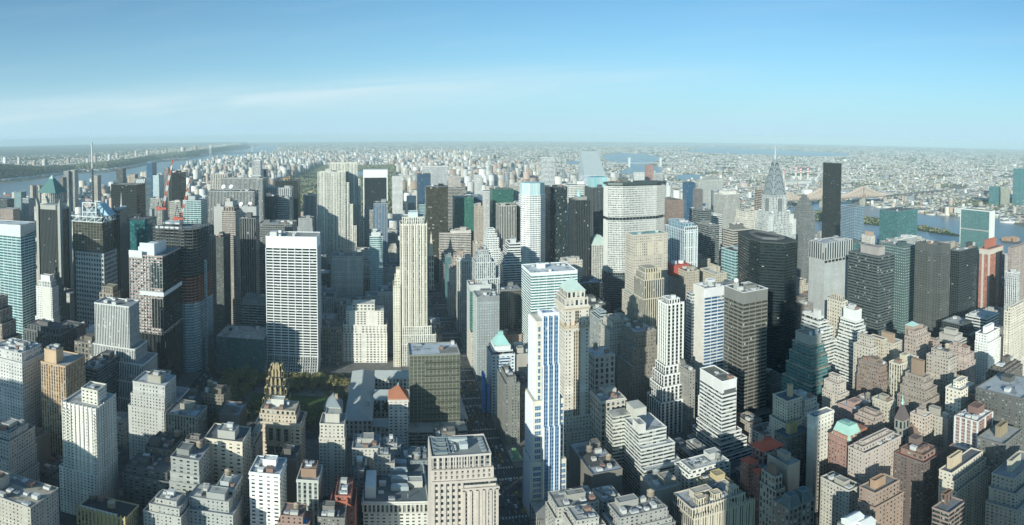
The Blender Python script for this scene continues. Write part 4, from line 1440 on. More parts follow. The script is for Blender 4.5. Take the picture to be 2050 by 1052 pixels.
def metlife():
    d = 905
    a, e = at(1209, 380, d), at(1330, 380, d + 20)
    zt = at(1265, 376, d - 10).z
    x0, x1, yf = a.x, e.x, a.y
    r = thing(OT, ((x0 + x1) / 2, yf + 20, 0), 'massive white slab with facets, dark belt and helipad edge', 'skyscraper')
    x0, x1 = a.x / a.y * (yf + 28), e.x / e.y * (yf + 9)
    c = (x1 - x0) * .20
    P = [(x0, yf + 9), (x0 + c, yf - 2), (x1 - c, yf - 2), (x1, yf + 9), (x1, yf + 28), (x1 - c, yf + 40), (x0 + c, yf + 40), (x0, yf + 28)]
    fm = facade('mull', 'lt')
    zm, zm2, zb = at(1265, 438, d).z, at(1265, 444, d).z, at(1265, 556, d).z
    zt0 = at(1265, 378, d).z

    def body(m):
        m.prism(P, zb + 5, zm2, facade('grid', 'sh'), (2.6, 3.6))
        m.prism(P, zm, zt, facade('grid', 'sh'), (2.6, 3.6), M_ROOF)
        for i in range(len(P)):
            p, q = P[i], P[(i + 1) % len(P)]
            L = math.hypot(q[0] - p[0], q[1] - p[1])
            nx, ny = (q[1] - p[1]) / L, -(q[0] - p[0]) / L
            for k in range(int(L / 2.6) + 1):
                t = min(1, k * 2.6 / L)
                x, y = p[0] + (q[0] - p[0]) * t + nx * .3, p[1] + (q[1] - p[1]) * t + ny * .3
                for za, zz in ((zb + 5, zm2), (zm, zt)):
                    m.bar((x, y, za), (x, y, zz), .28, M_STONE)
    sub(r, body, 'walls', (.60, .60, .57))

    def belt(m):
        cxx, cyy = (x0 + x1) / 2, yf + 18
        Q = [(cxx + (p[0] - cxx) * .97, cyy + (p[1] - cyy) * .97) for p in P]
        m.prism(Q, zm2, zm, facade('mull', 'vd'), (6, 8))
        m.prism(Q, zb, zb + 5, facade('mull', 'vd'), (4, 8))
        m.prism(P, 0, zb, facade('rib', 'vd'), (20, 3.8))
    sub(r, belt, 'dark_belts', (.14, .17, .18))

    def rim(m):
        cxx, cyy = (x0 + x1) / 2, yf + 18
        Q = [(cxx + (p[0] - cxx) * 1.02, cyy + (p[1] - cyy) * 1.06) for p in P]
        m.prism(Q, zt + 2, zt + 5.5, M_METAL, (900, 900), M_ROOF, M_ROOF)
        Q = [(cxx + (p[0] - cxx) * .9, cyy + (p[1] - cyy) * .9) for p in P]
        m.prism(Q, zt, zt + 2, M_METAL)
    sub(r, rim, 'helipad_deck', (.12, .15, .14))
    rooftop(r, x0 + 8, x0 + 60, yf + 6, yf + 30, zt + 5.5, RNG, 3, 0, (.12, .14, .14))
    HERO.append((x0, x1, yf - 2, yf + 40, zt, (0, 0, 0, 0)))


metlife()


def gilded():
    r = b(ST, 'office tower', 'pale stone tower with curved mansard half hidden left of the massive white slab', 1186, 492, 960, 1184, 1216, 'pier', (.58, .56, .48), dep=40, n=0, para=True)
    x0, x1, y0, y1 = r['_g']
    z = r['_top']
    sub(r, lambda m: [m.frus((x0, x1, y0, y1), z, (x0 + 8, x1 - 3, y0 + 8, y1 - 8), z + 10, M_COPPER), m.frus((x0 + 8, x1 - 3, y0 + 8, y1 - 8), z + 10, (x0 + 16, x1 - 8, y0 + 14, y1 - 14), z + 15, M_COPPER)], 'mansard', (.50, .62, .56))


gilded()
b(OT, 'office building', 'dark low office block with blue grey roof below the curved mansard tower', 1160, 570, 780, 1155, 1206, 'mull:vd', (.08, .10, .11), dep=42, n=8, roofc=(.30, .36, .42))
b(ST, 'office building', 'beige building with roof huts just behind the white banded slab', 1132, 524, 790, 1130, 1166, 'punch', (.54, .47, .38), dep=24, n=7)
b(ST, 'office building', 'grey hip roofed stone building right of the green pyramid tower', 1199, 640, 660, 1190, 1222, 'pier', (.34, .35, .33), dep=30, caps=[(8, 3, 4, 3, 4, 'rib', (.36, .42, .44))])
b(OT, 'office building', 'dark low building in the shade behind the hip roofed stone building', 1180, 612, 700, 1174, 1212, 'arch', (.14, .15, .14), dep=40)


def lincoln():
    d = 720
    r = b(ST, 'skyscraper', 'tall tan stone tower with arched upper windows and flat green roof', 1268, 472, d, 1252, 1337, 'punch', (.50, .42, .31), dep=None, n=3, pen=False, cornice=.8, roofc=(.30, .52, .48), bands=(8, 30, 36), tiers=[(590, 4, 0, 3, 0), (640, 4, 4, 4, 0)])
    x0, x1, y0, y1 = r['_g']
    z = r['_top']

    def arches(m):
        w = x1 - x0
        for i in range(3):
            xc = x0 + w * (.18 + .31 * i)
            for k in range(3):
                x = xc + (k - 1) * 2.6
                m.box(x - .9, x + .9, y0 - .25, y0 - .02, z - 27, z - 11, M_STONE)
    sub(r, arches, 'arched_bays', (.62, .55, .43))


lincoln()


def gothic_setback():
    r = b(ST, 'office tower', 'tan gothic setback tower with thin buttresses before the green roofed tan tower', 1292, 548, 640, 1284, 1322, 'stripe', (.52, .44, .30), dep=24, n=0,
          caps=[(5, 2, 2, 2, 2, 'stripe')], tiers=[(562, 2, 4, 1.5, 2), (600, .6, 1.5, 1, 2), (668, 1, 1.5, 1, 2)])
    x0, x1, y0, y1 = r['_g']
    z = r['_top']

    def butt(m):
        for i in range(7):
            x = x0 + (x1 - x0) * i / 6
            m.box(x - .6, x + .6, y0 - .9, y0 + .2, z - 45, z + 4, M_STONE)
            m.frus((x - .6, x + .6, y0 - .9, y0 + .2), z + 4, (x, x, y0, y0), z + 7, M_STONE)
    sub(r, butt, 'buttresses', (.58, .50, .36))


gothic_setback()


def arch_glass():
    d = 800
    r = b(OT, 'office tower', 'teal glass tower with white frames and arched tops beside the tan stone tower', 1370, 462, d, 1331, 1396, 'pierw:te', (.44, .48, .54), dep=None, n=3, caps=[(9, 4, 3, 4, 4, 'pierw:te', (.34, .42, .50))])
    x0, x1, y0, y1 = r['_g']
    z = r['_top']

    def fr(m):
        n = 6
        for i in range(n + 1):
            x = x0 + (x1 - x0) * i / n
            m.box(x - .6, x + .6, y0 - .9, y0 - .02, 0, z + 1, M_STONE)
        for k in range(7):
            m.box(x0, x1, y0 - .6, y0 - .02, z - 22 * k - 4, z - 22 * k - 2.6, M_STONE, bottom=True)
        for i in range(n):
            xa, xb = x0 + (x1 - x0) * i / n, x0 + (x1 - x0) * (i + 1) / n
            pts = [((xa + xb) / 2 - math.cos(t * math.pi / 8) * (xb - xa) / 2, z + 1 + math.sin(t * math.pi / 8) * 5) for t in range(9)]
            for p, q in zip(pts, pts[1:]):
                m.bar((p[0], y0 - .4, p[1]), (q[0], y0 - .4, q[1]), .5, M_STONE)
    sub(r, fr, 'white_frames', (.66, .70, .70))


arch_glass()
for a, k in [
    ((OT, 'office tower', 'brown brick block right of the massive white slab', 1345, 402, 1300, 1337, 1369, 'punch', (.27, .17, .12)), dict(dep=50)),
    ((OT, 'office tower', 'slim navy glass tower beyond the brown brick block', 1376, 366, 1800, 1374, 1391, 'glass:bl', (.03, .05, .08)), dict(dep=30)),
    ((AT, 'apartment tower', 'dark brown slim tower right of the slim navy tower', 1396, 380, 1700, 1393, 1407, 'punch', (.17, .14, .13)), dict(dep=26)),
    ((AT, 'apartment building', 'wide grey apartment slab before the blue river bend', 1410, 360, 2250, 1405, 1448, 'apt', (.40, .40, .36)), dict(dep=40)),
    ((AT, 'apartment tower', 'cream twin slab apartment tower right of the wide grey slab', 1446, 390, 1500, 1440, 1481, 'stripe', (.66, .63, .54)), dict(dep=40, caps=[(7, 12, 8, 6, 6, 'blank')])),
    ((OT, 'office tower', 'dark green grey tower in front of the brown brick block', 1402, 422, 1150, 1392, 1424, 'rib', (.16, .19, .19)), dict(dep=44)),
    ((OT, 'office building', 'white blank walled slab right of the dark green grey tower', 1428, 432, 1250, 1416, 1446, 'rib', (.66, .66, .62)), dict(dep=40)),
    ((OT, 'office tower', 'dark grey flat fronted tower right of the arched teal tower', 1420, 453, 950, 1404, 1440, 'rib', (.20, .22, .21)), dict(dep=44)),
    ((OT, 'office tower', 'zigzag grey brown banded tower with dark roof drums', 1468, 462, 850, 1447, 1503, 'rib:br', (.42, .38, .32)), dict(dep=None, n=5, caps=[(7, 6, 8, 8, 8, 'blank', (.16, .16, .15))])),
    ((OT, 'office tower', 'teal glass tower with chamfered top before the zigzag banded tower', 1472, 505, 770, 1467, 1502, 'ribw:te', (.34, .48, .49)), dict(dep=34)),
    ((ST, 'office building', 'long tan hotel block with a red roof hut right of the green roofed tan tower', 1375, 545, 760, 1338, 1400, 'punch', (.46, .38, .27)), dict(dep=None, n=6)),
    ((ST, 'office building', 'cream blocky hotel right of the long tan hotel block', 1432, 550, 770, 1400, 1456, 'punch', (.50, .43, .30)), dict(dep=40, n=6, caps=[(8, 10, 10, 8, 8)])),
    ((ST, 'office tower', 'beige and brown stepped building with roof terraces beyond the cream hotel', 1400, 522, 880, 1378, 1422, 'punch', (.46, .38, .26)), dict(dep=36)),
    ((OT, 'office building', 'dark glass building with grey blue roof behind the white blank sided tower', 1442, 585, 690, 1424, 1500, 'mull:vd', (.10, .12, .13)), dict(dep=40, roofc=(.34, .38, .40), n=5)),
    ((AT, 'apartment tower', 'tan blank sided slab left of the steel crowned tower', 1527, 381, 1250, 1517, 1541, 'rib', (.42, .31, .24)), dict(dep=30)),
    ((ST, 'apartment building', 'cream apartment block left of the tan blank sided slab', 1494, 425, 1150, 1480, 1518, 'punch', (.58, .53, .42)), dict(dep=36, tiers=[(440, 3, 3, 3, 0)])),
    ((AT, 'apartment tower', 'brick red slim tower standing before the far bridge', 1297, 331, 2500, 1293, 1309, 'apt', (.40, .17, .13)), dict(dep=30)),
    ((AT, 'apartment tower', 'white slab right of the brick red slim tower', 1310, 348, 2500, 1305, 1328, 'stripe', (.64, .64, .60)), dict(dep=30)),
    ((AT, 'apartment tower', 'pale stepped tower left of the brick red slim tower', 1275, 346, 2400, 1272, 1290, 'apt', (.58, .57, .53)), dict(dep=30)),
]:
    k.setdefault('n', 2 if a[5] < 1300 else 0)
    b(*a, **k)
_p = at(1356, 536, 790)
_t = thing('roof_hut', (_p.x, _p.y, _p.z - 8), 'red roof hut with two white drums on the long tan hotel block', 'roof hut')
sub(_t, lambda m: m.box(_p.x - 14, _p.x + 14, _p.y - 9, _p.y + 9, _p.z - 9, _p.z + 6, M_STONE), 'hut_walls', (.42, .10, .08))
sub(_t, lambda m: [m.tube(_p.x - 5, _p.y, _p.z + 6, _p.z + 10, 4, 4, M_PAINT), m.tube(_p.x + 6, _p.y, _p.z + 6, _p.z + 10, 4, 4, M_PAINT)], 'drums', (.74, .75, .74))


def chrysler():
    d = 930
    c = at(1558, 440, d)
    cx, cyy = c.x + 4, c.y + 16
    r = thing(ST, (cx, cyy, 0), 'white art deco tower with tiered stainless steel arches and needle spire', 'skyscraper')
    Z = lambda py: at(1558, py, d).z
    w = 15.0
    fm, sty = facade('pier', 'sh'), (2.9, 3.7)

    def body(m):
        for hw, za, zb in ((26, 0, Z(470)), (22.5, Z(470), Z(448)), (19.5, Z(448), Z(424)), (w, Z(424), Z(392))):
            m.box(cx - hw, cx + hw, cyy - hw, cyy + hw, za, zb, fm, sty, top=M_ROOF)
        for s in (-1, 1):
            for hw, zb in ((24, Z(440)), (21, Z(430))):
                m.box(cx + s * hw - 3, cx + s * hw + 3, cyy - hw - 1, cyy - hw + 6, 0, zb, M_STONE)
    sub(r, body, 'walls', (.60, .61, .59))
    sub(r, lambda m: [m.box(cx - 5, cx + 5, cyy - w - .5, cyy - w - .02, Z(500), Z(398), facade('stripe', 'dk'), (1.8, 3.7), top=M_STONE), m.box(cx - w - .5, cx - w - .02, cyy - 5, cyy + 5, Z(500), Z(398), facade('stripe', 'dk'), (1.8, 3.7), top=M_STONE)], 'window_strips', (.35, .36, .36))
    # crown: for each tier a cross vault whose gable ends are arches
    zs = [Z(398), Z(384), Z(370), Z(357), Z(345), Z(334), Z(324)]
    hw = [13.8, 12.2, 10.0, 7.5, 5.0, 3.0]
    rise = 15.0

    def crown(m):
        n = 14
        for i in range(6):
            H, z0 = hw[i], zs[i]
            top = zs[i + 1] + (8 if i < 5 else 4)
            arc = [(-H * math.cos(t * math.pi / n), math.sin(t * math.pi / n) ** .8 * (top - z0)) for t in range(n + 1)]
            for (x0, h0), (x1, h1) in zip(arc, arc[1:]):
                for s in (-1, 1):
                    m.face([(cx + x0, cyy + s * H, z0), (cx + x1, cyy + s * H, z0), (cx + x1, cyy + s * H, z0 + h1), (cx + x0, cyy + s * H, z0 + h0)], M_STEEL)
                    m.face([(cx + s * H, cyy + x0, z0), (cx + s * H, cyy + x1, z0), (cx + s * H, cyy + x1, z0 + h1), (cx + s * H, cyy + x0, z0 + h0)], M_STEEL)
                m.face([(cx + x0, cyy - H, z0 + h0), (cx + x1, cyy - H, z0 + h1), (cx + x1, cyy + H, z0 + h1), (cx + x0, cyy + H, z0 + h0)], M_STEEL)
                m.face([(cx - H, cyy + x0, z0 + h0), (cx - H, cyy + x1, z0 + h1), (cx + H, cyy + x1, z0 + h1), (cx + H, cyy + x0, z0 + h0)], M_STEEL)
    cr = sub(r, crown, 'steel_crown', (.36, .40, .41))

    def tri(m):
        for i in range(5):
            H, z0 = hw[i] + .06, zs[i]
            top = zs[i + 1] + 8
            for k in range(1, 8):
                t = k / 8 * math.pi
                x, h = -H * .82 * math.cos(t), math.sin(t) ** .8 * (top - z0) * .82
                ww, hh = 1.1, 2.4
                m.face([(cx + x - ww, cyy - H, z0 + h - hh / 2), (cx + x + ww, cyy - H, z0 + h - hh / 2), (cx + x, cyy - H, z0 + h + hh)], M_PAINT)
                m.face([(cx - H, cyy + x + ww, z0 + h - hh / 2), (cx - H, cyy + x - ww, z0 + h - hh / 2), (cx - H, cyy + x, z0 + h + hh)], M_PAINT)
    sub(r, tri, 'triangular_windows', (.03, .04, .045), cr)
    zt = Z(288)
    z0 = zs[6] + 2
    sub(r, lambda m: [m.tube(cx, cyy, zs[5], z0 + (zt - z0) * .35, 3.6, 1.2, M_STEEL, 8), m.tube(cx, cyy, z0 + (zt - z0) * .35, zt, 1.6, .15, M_STEEL, 8)], 'needle_spire', (.55, .58, .58))

    def eagles(m):
        for sx in (-1, 1):
            for sy in (-1, 1):
                p = Vector((cx + sx * w, cyy + sy * w, Z(424)))
                m.bar(p, p + Vector((sx * 3.2, sy * 3.2, .8)), .8, M_STEEL)
    sub(r, eagles, 'corner_ornaments', (.6, .63, .63))
    HERO.append((cx - 26, cx + 26, cyy - 26, cyy + 26, Z(350), (0, 0, 0, 0)))


chrysler()


def fan_roof():
    p = at(1557, 482, 770)
    r = thing('rooftop_plant', (p.x, p.y, p.z - 6), 'striped cream vaulted roof structure above the black faceted tower', 'roof structure')

    def fan(m):
        n = 16
        for i in range(n):
            t0, t1 = math.pi * (.08 + .84 * i / n), math.pi * (.08 + .84 * (i + .55) / n)
            A = (p.x - 17 * math.cos(t0), p.z - 8 + 12 * math.sin(t0))
            B_ = (p.x - 17 * math.cos(t1), p.z - 8 + 12 * math.sin(t1))
            m.bar((A[0], p.y - 5, A[1]), (A[0], p.y + 10, A[1]), .8, M_PAINT)
        m.box(p.x - 16, p.x + 16, p.y - 4, p.y + 9, p.z - 14, p.z - 1, M_STONE)
    sub(r, fan, 'ribs', (.62, .50, .32))
    sub(r, lambda m: m.box(p.x - 11, p.x + 1, p.y + 4, p.y + 14, p.z - 6, p.z + 11, M_STONE), 'tank_house', (.26, .27, .24))


def black_facet():
    d = 680
    P_ = [at(px, 482, dd) for px, dd in ((1500, 705), (1522, 682), (1571, 676), (1596, 694))]
    pts = [(p.x, p.y) for p in P_]
    bx, by = pts[0][0] + 14, pts[0][1] + 44
    pts += [(pts[3][0] + 8, pts[3][1] + 34), (bx + 30, by + 8), (bx, by)]
    z = at(1545, 487, 676).z
    r = thing(OT, (pts[1][0], pts[1][1], 0), 'black faceted glass tower below the steel crowned tower', 'skyscraper')
    cx, cyy = sum(p[0] for p in pts) / 7, sum(p[1] for p in pts) / 7
    sub(r, lambda m: m.prism(pts, 0, z, facade('rib', 'vd'), (9, 3.6), M_ROOF), 'walls', (.022, .032, .033))
    sub(r, lambda m: m.prism([(cx + (p[0] - cx) * .6, cyy + (p[1] - cyy) * .6) for p in pts], z, z + 4, M_STONE), 'roof_plant', (.14, .15, .15))
    sub(r, lambda m: m.prism([(cx + (p[0] - cx) * 1.01, cyy + (p[1] - cyy) * 1.01) for p in pts], z - 1, z + .9, M_STONE, (900, 900), M_ROOF), 'parapet', (.07, .08, .08))
    HERO.append((min(p[0] for p in pts), max(p[0] for p in pts), min(p[1] for p in pts), max(p[1] for p in pts), z, (0, 0, 0, 0)))


black_facet()
fan_roof()


def slate_dome():
    r = b(AT, 'apartment tower', 'dark stepped apartment tower with domed top left of the black slab', 1610, 425, 1100, 1597, 1632, 'punch', (.16, .175, .17), dep=34, n=0, caps=[(9, 3, 3, 3, 3), (9, 3, 3, 3, 3), (7, 3, 3, 3, 3), (6, 2.5, 2.5, 2.5, 2.5)], tiers=[(500, 3, 3, 3, 0)])


slate_dome()
for a, k in [
    ((OT, 'skyscraper', 'very tall black glass slab standing before the bridge', 1676, 328, 1600, 1648, 1685, 'mull:vd', (.03, .03, .022)), dict(n=0, pen=False, dep=None)),
    ((OT, 'office tower', 'blue glass block pair with a lit right face, right of the black slab', 1711, 416, 1300, 1684, 1730, 'ribw:bl', (.26, .34, .37)), dict(n=0, dep=None)),
    ((OT, 'skyscraper', 'green glass tower by the river, left of the white edged river slab', 1797, 424, 1330, 1761, 1837, 'mull:te', (.10, .19, .18)), dict(n=2, dep=None, pen=False)),
    ((OT, 'skyscraper', 'flat green glass slab with white end walls beside the river', 1981, 424, 1490, 1924, 1991, 'mull:te', (.20, .32, .30)), dict(n=0, pen=False, dep=None)),
    ((OT, 'office tower', 'white ribbed tower with roof dishes before the green river tower', 1800, 480, 1000, 1787, 1836, 'stripe', (.64, .64, .60)), dict(n=4, dep=None)),
    ((OT, 'office tower', 'grey ribbed block left of the white ribbed tower', 1776, 486, 960, 1762, 1796, 'stripe', (.28, .31, .31)), dict(n=3, dep=None)),
    ((OT, 'office building', 'dark teal low block with domed roof left of the grey capped tower', 1722, 490, 1000, 1706, 1736, 'ribw:te', (.10, .16, .16)), dict(n=2, dep=30)),
    ((AT, 'apartment building', 'cream apartment block with tan tank house before the river', 1746, 474, 1200, 1728, 1752, 'apt', (.58, .52, .44)), dict(n=0, dep=30, caps=[(8, 6, 4, 4, 4, 'blank', (.45, .33, .25))])),
]:
    b(*a, **k)
x0, x1, y0, y1 = ROOTS[-5]['_g']
_z = ROOTS[-5]['_top']
sub(ROOTS[-5], lambda m: [m.box(x0 - .6, x1 + .6, y0 - 1.5, y0 - .02, 0, _z + 1, M_STONE), m.box(x0 - 1.2, x1 + 1.5, y1, y1 + 1.5, 0, _z + 3, M_STONE), m.box(x0 - .8, x0 - .02, y0, y1, _z - 1, _z + 2, M_STONE), m.box(x0 - .6, x0 - .02, y0, y1, _z * .60, _z * .60 + 4, M_METAL)], 'white_end_walls', (.74, .74, .70))


def capped_grey():
    r = b(OT, 'skyscraper', 'light grey tower with small square windows and ribbed top band', 1651, 489, 760, 1620, 1706, 'dots:lt', (.40, .41, .41), dep=None, n=7, roofc=(.5, .5, .5))
    x0, x1, y0, y1 = r['_g']
    z = r['_top']

    def band(m):
        m.box(x0 - .5, x1 + .5, y0 - .5, y0 - .02, z - 22, z + .5, facade('stripe', 'dk'), (4.4, 40), top=M_STONE)
        m.box(x0 - .5, x0 - .02, y0 - .02, y1, z - 22, z + .5, facade('stripe', 'dk'), (4.4, 40), top=M_STONE)
        m.box(x0 - .3, x1 + .3, y0 - .3, y0 - .02, z - 27, z - 23, facade('mull', 'vd'), (7, 6), top=M_STONE)
    sub(r, band, 'top_band', (.48, .49, .48))


capped_grey()
b(OT, 'skyscraper', 'dark banded tower with a broad pinkish grey roof block', 1760, 516, 700, 1698, 1791, 'rib:dk', (.10, .125, .125), dep=None, n=0, caps=[(10, 8, 10, 8, 14, 'blank', (.36, .33, .31))])
b(OT, 'office tower', 'teal sliver of a tower with small white windows', 1812, 496, 790, 1806, 1834, 'dots:lt', (.055, .125, .12), dep=40, n=2)
b(OT, 'skyscraper', 'brownish grey tower with rows of dark windows right of the teal sliver', 1885, 494, 740, 1832, 1903, 'punch2:br', (.09, .105, .10), dep=None, blank=9, n=9, pen=False)
b(OT, 'skyscraper', 'dark blue black ribbed tower with white plant drum on its roof', 1921, 504, 780, 1903, 1957, 'mull:vd', (.065, .09, .10), dep=None, n=5, roofc=(.5, .5, .48))
b(OT, 'office building', 'dark stepped podium with pale roofs at the foot of the blue black tower', 1940, 655, 690, 1922, 1964, 'mull:vd', (.09, .12, .12), dep=40, tiers=[(672, 4, 4, 6, 0)], roofc=(.5, .5, .48))
def red_tower():
    r = b(AT, 'apartment tower', 'tall red brick apartment tower with a white corner strip and red cap', 1981, 500, 940, 1961, 2007, 'apt', (.42, .16, .11), dep=None, n=0, blank=9, caps=[(14, 5, 5, 10, 10, 'blank', (.40, .15, .10))])
    x0, x1, y0, y1 = r['_g']
    z = r['_top']
    sub(r, lambda m: [m.box(x0 - .5, x0 + 1.6, y0 - .5, y0 + 2, 0, z - 9, M_STONE), m.box(x0 + (x1 - x0) * .55, x0 + (x1 - x0) * .75, y0 - .5, y0 - .02, 0, z - 9, M_STONE), m.box(x0 - .4, x0 - .02, y0 + 10, y0 + 14, 0, z - 9, M_STONE), m.box(x0 - .4, x1 + .4, y0 - .4, y1 + .4, z - 9, z - .6, M_STONE)], 'pale_strips', (.62, .56, .48))


red_tower()

# ---- lower middle
def radiator():
    d = 520
    c = at(550, 745, d)
    r = thing(ST, (c.x, c.y + 9, 0), 'black brick gothic tower with gilded stepped crown beside the park', 'skyscraper')
    cx, cyy = c.x, c.y + 10
    Z = lambda py: at(550, py, d).z
    dark, gold = MB(), MB()
    lv = [(11.0, 0, Z(806)), (9.6, Z(806), Z(785)), (8.0, Z(785), Z(768)), (6.2, Z(768), Z(752)), (4.4, Z(752), Z(742))]
    for hw, za, zb in lv:
        dark.box(cx - hw, cx + hw, cyy - hw * .8, cyy + hw * .8, za, zb, facade('pier'), (2.6, 3.6), top=M_ROOF)
        for i in range(5):
            x = cx - hw + 2 * hw * i / 4
            for yy in (cyy - hw * .8,):
                gold.box(x - .9, x + .9, yy - .8, yy + .6, zb - 3.5, zb + 2.5, M_STONE)
                gold.frus((x - .9, x + .9, yy - .8, yy + .6), zb + 2.5, (x, x, yy, yy), zb + 5, M_STONE)
        for i in range(4):
            y = cyy - hw * .8 + 1.6 * hw * i / 3
            for s in (-1, 1):
                gold.box(cx + s * hw - .7, cx + s * hw + .7, y - .8, y + .8, zb - 3, zb + 2.5, M_STONE)
    gold.frus((cx - 3.2, cx + 3.2, cyy - 3, cyy + 3), Z(742), (cx - 1.5, cx + 1.5, cyy - 1.5, cyy + 1.5), Z(735), M_STONE)
    dark.obj('walls', r, (.07, .06, .045))
    gold.obj('gilded_crown', r, (.46, .37, .22))
    HERO.append((cx - 12, cx + 12, cyy - 10, cyy + 10, c.z, (0, 0, 0, 0)))


radiator()


def palazzo():
    d = 455
    r = b(ST, 'office building', 'ornate tan palazzo block with columns and cornices in front of the gilded tower', 602, 852, d, 514, 611, 'punch2', (.52, .41, .27), dep=26, n=0, cornice=1.6,
          caps=[(8, 2, 4, 2, 2, 'punch'), (4, 1, 1, 1, 1, 'arch')])
    x0, x1, y0, y1 = r['_g']
    z = r['_top']

    def cols(m):
        for i in range(4):
            x = x0 + (x1 - x0) * (.24 + .52 * i / 3)
            m.box(x - 1.1, x + 1.1, y0 - .9, y0 - .02, z - 19, z - 2.5, M_STONE)
            m.tube(x - .9, y0 - 1.0, z - 18, z - 3, .55, .5, M_STONE, 8)
            m.tube(x + .9, y0 - 1.0, z - 18, z - 3, .55, .5, M_STONE, 8)
        m.box(x0 - .8, x1 + .8, y0 - 1.1, y0 - .02, z - 21, z - 19.4, M_STONE, bottom=True)
    sub(r, cols, 'columns', (.60, .50, .36))

    def win(m):
        for i in range(3):
            x = x0 + (x1 - x0) * (.24 + .52 * (i + .5) / 3)
            m.box(x - 2.6, x + 2.6, y0 - .25, y0 - .02, z - 18, z - 5, facade('mull', 'dk'), (1.7, 3.2), top=M_STONE)
            m.box(x - 2.6, x + 2.6, y0 - .25, y0 - .02, z - 52, z - 24, facade('mull', 'dk'), (1.7, 3.4), top=M_STONE)
    sub(r, win, 'tall_windows', (.30, .25, .18))
    rooftop(r, x0 + 4, x1 - 6, y0 + 4, y1 - 4, z + 12, RNG, 6, 0, (.6, .58, .52), True)


palazzo()
b(MB_, 'loft building', 'white glazed office building with broad roof terrace beside the greenish white loft', 560, 953, 360, 499, 571, 'punch2', (.70, .70, .65), dep=24, n=7, cornice=.5, bands=(5,), roofc=(.42, .46, .48))
b(MB_, 'loft building', 'dark brick loft with three water tanks behind the white glazed building', 592, 922, 392, 560, 597, 'blank', (.16, .14, .12), dep=22, tanks=3, n=2)
b(MB_, 'loft building', 'slender greenish white loft building with a brick roof house at the bottom', 637, 965, 352, 594, 643, 'pier', (.50, .53, .44), dep=22, n=4, caps=[(7, 2, 2, 5, 1, 'blank', (.36, .24, .17))], cornice=.4)
b(ST, 'office building', 'tan stone building with a tall square roof tower in front of the library', 689, 852, 432, 640, 691, 'punch', (.52, .46, .36), dep=20, n=0, caps=[(8, 4, 4, 4, 3, 'blank', (.56, .53, .46))], tiers=[(880, .5, .5, 1.2, 0)])
b(ST, 'office building', 'grey chateau building with steep slate roof and chimney beside the library', 683, 820, 485, 649, 686, 'punch', (.42, .41, .37), dep=18, n=0, para=False)
x0, x1, y0, y1 = ROOTS[-1]['_g']
_z = ROOTS[-1]['_top']
sub(ROOTS[-1], lambda m: m.frus((x0 - .4, x1 + .4, y0 - .4, y1 + .4), _z, (x0 + 8, x1 - 8, y0 + 7, y1 - 7), _z + 12, M_STONE), 'slate_roof', (.26, .30, .32))
sub(ROOTS[-1], lambda m: m.box(x1 - 6, x1 - 3.4, y0 + 5, y0 + 7.5, _z + 2, _z + 13, M_STONE), 'chimney', (.44, .34, .24))


def red_gable():
    d = 342
    r = b(MB_, 'loft building', 'red brick building with a curved stepped gable at the bottom edge', 710, 1006, d, 659, 713, 'punch', (.42, .14, .09), dep=26, n=4, roofc=(.10, .11, .11), pen=False)
    x0, x1, y0, y1 = r['_g']
    z = r['_top']
    w = x1 - x0

    def gable(m):
        pts = [(x0, z + 1.2), (x0 + w * .12, z + 2.4), (x0 + w * .26, z + 5), (x0 + w * .34, z + 7), (x0 + w * .66, z + 7), (x0 + w * .74, z + 5), (x0 + w * .88, z + 2.4), (x1, z + 1.2)]
        fr = [(x, y0 - .5, zz) for x, zz in pts]
        m.face([(x0, y0 - .5, z - 1)] + [(x1, y0 - .5, z - 1)] + fr[::-1], M_STONE)
        m.face([(x1, y0 + .3, z - 1)] + [(x0, y0 + .3, z - 1)] + [(x, y0 + .3, zz) for x, zz in pts], M_STONE)
        for (a, za), (c, zc) in zip(pts, pts[1:]):
            m.face([(a, y0 - .5, za), (c, y0 - .5, zc), (c, y0 + .3, zc), (a, y0 + .3, za)], M_STONE)
        for x in (x0 + w * .30, x0 + w * .70):
            m.box(x - .5, x + .5, y0 - .7, y0 + .5, z - 10, z + 9, M_STONE)
    sub(r, gable, 'gable', (.44, .15, .10))


red_gable()
b(MB_, 'loft building', 'low building with red painted roof and blue tarpaulin at the bottom edge', 618, 1044, 322, 556, 622, 'punch', (.40, .22, .16), dep=16, n=3, tanks=1, roofc=(.45, .22, .18))
_g = ROOTS[-1]['_g']
_z = ROOTS[-1]['_top']
_t = thing('tarpaulin', (_g[0] + 13, _g[2] + 4, _z), 'crumpled blue tarpaulin on the red painted roof at the bottom edge', 'tarpaulin')


def tarp(m):
    rg = random.Random(3)
    n = 7
    H = [[rg.uniform(.1, 2.2) * math.sin(math.pi * (i + .5) / (n + 1)) * math.sin(math.pi * (j + .5) / (n + 1)) + .05 for j in range(n + 1)] for i in range(n + 1)]
    for i in range(n):
        for j in range(n):
            P = lambda a, c: (_g[0] + 10 + a * 1.0, _g[2] + 2 + c * .8, _z + H[a][c])
            m.face([P(i, j), P(i + 1, j), P(i + 1, j + 1), P(i, j + 1)], M_PAINT)


sub(_t, tarp, 'sheet', (.06, .30, .62))
b(MB_, 'loft building', 'dark flat roof with two grey water tanks right of the blue tarpaulin roof', 690, 1040, 326, 636, 694, 'punch', (.22, .20, .17), dep=18, n=3, tanks=2, roofc=(.12, .14, .14))


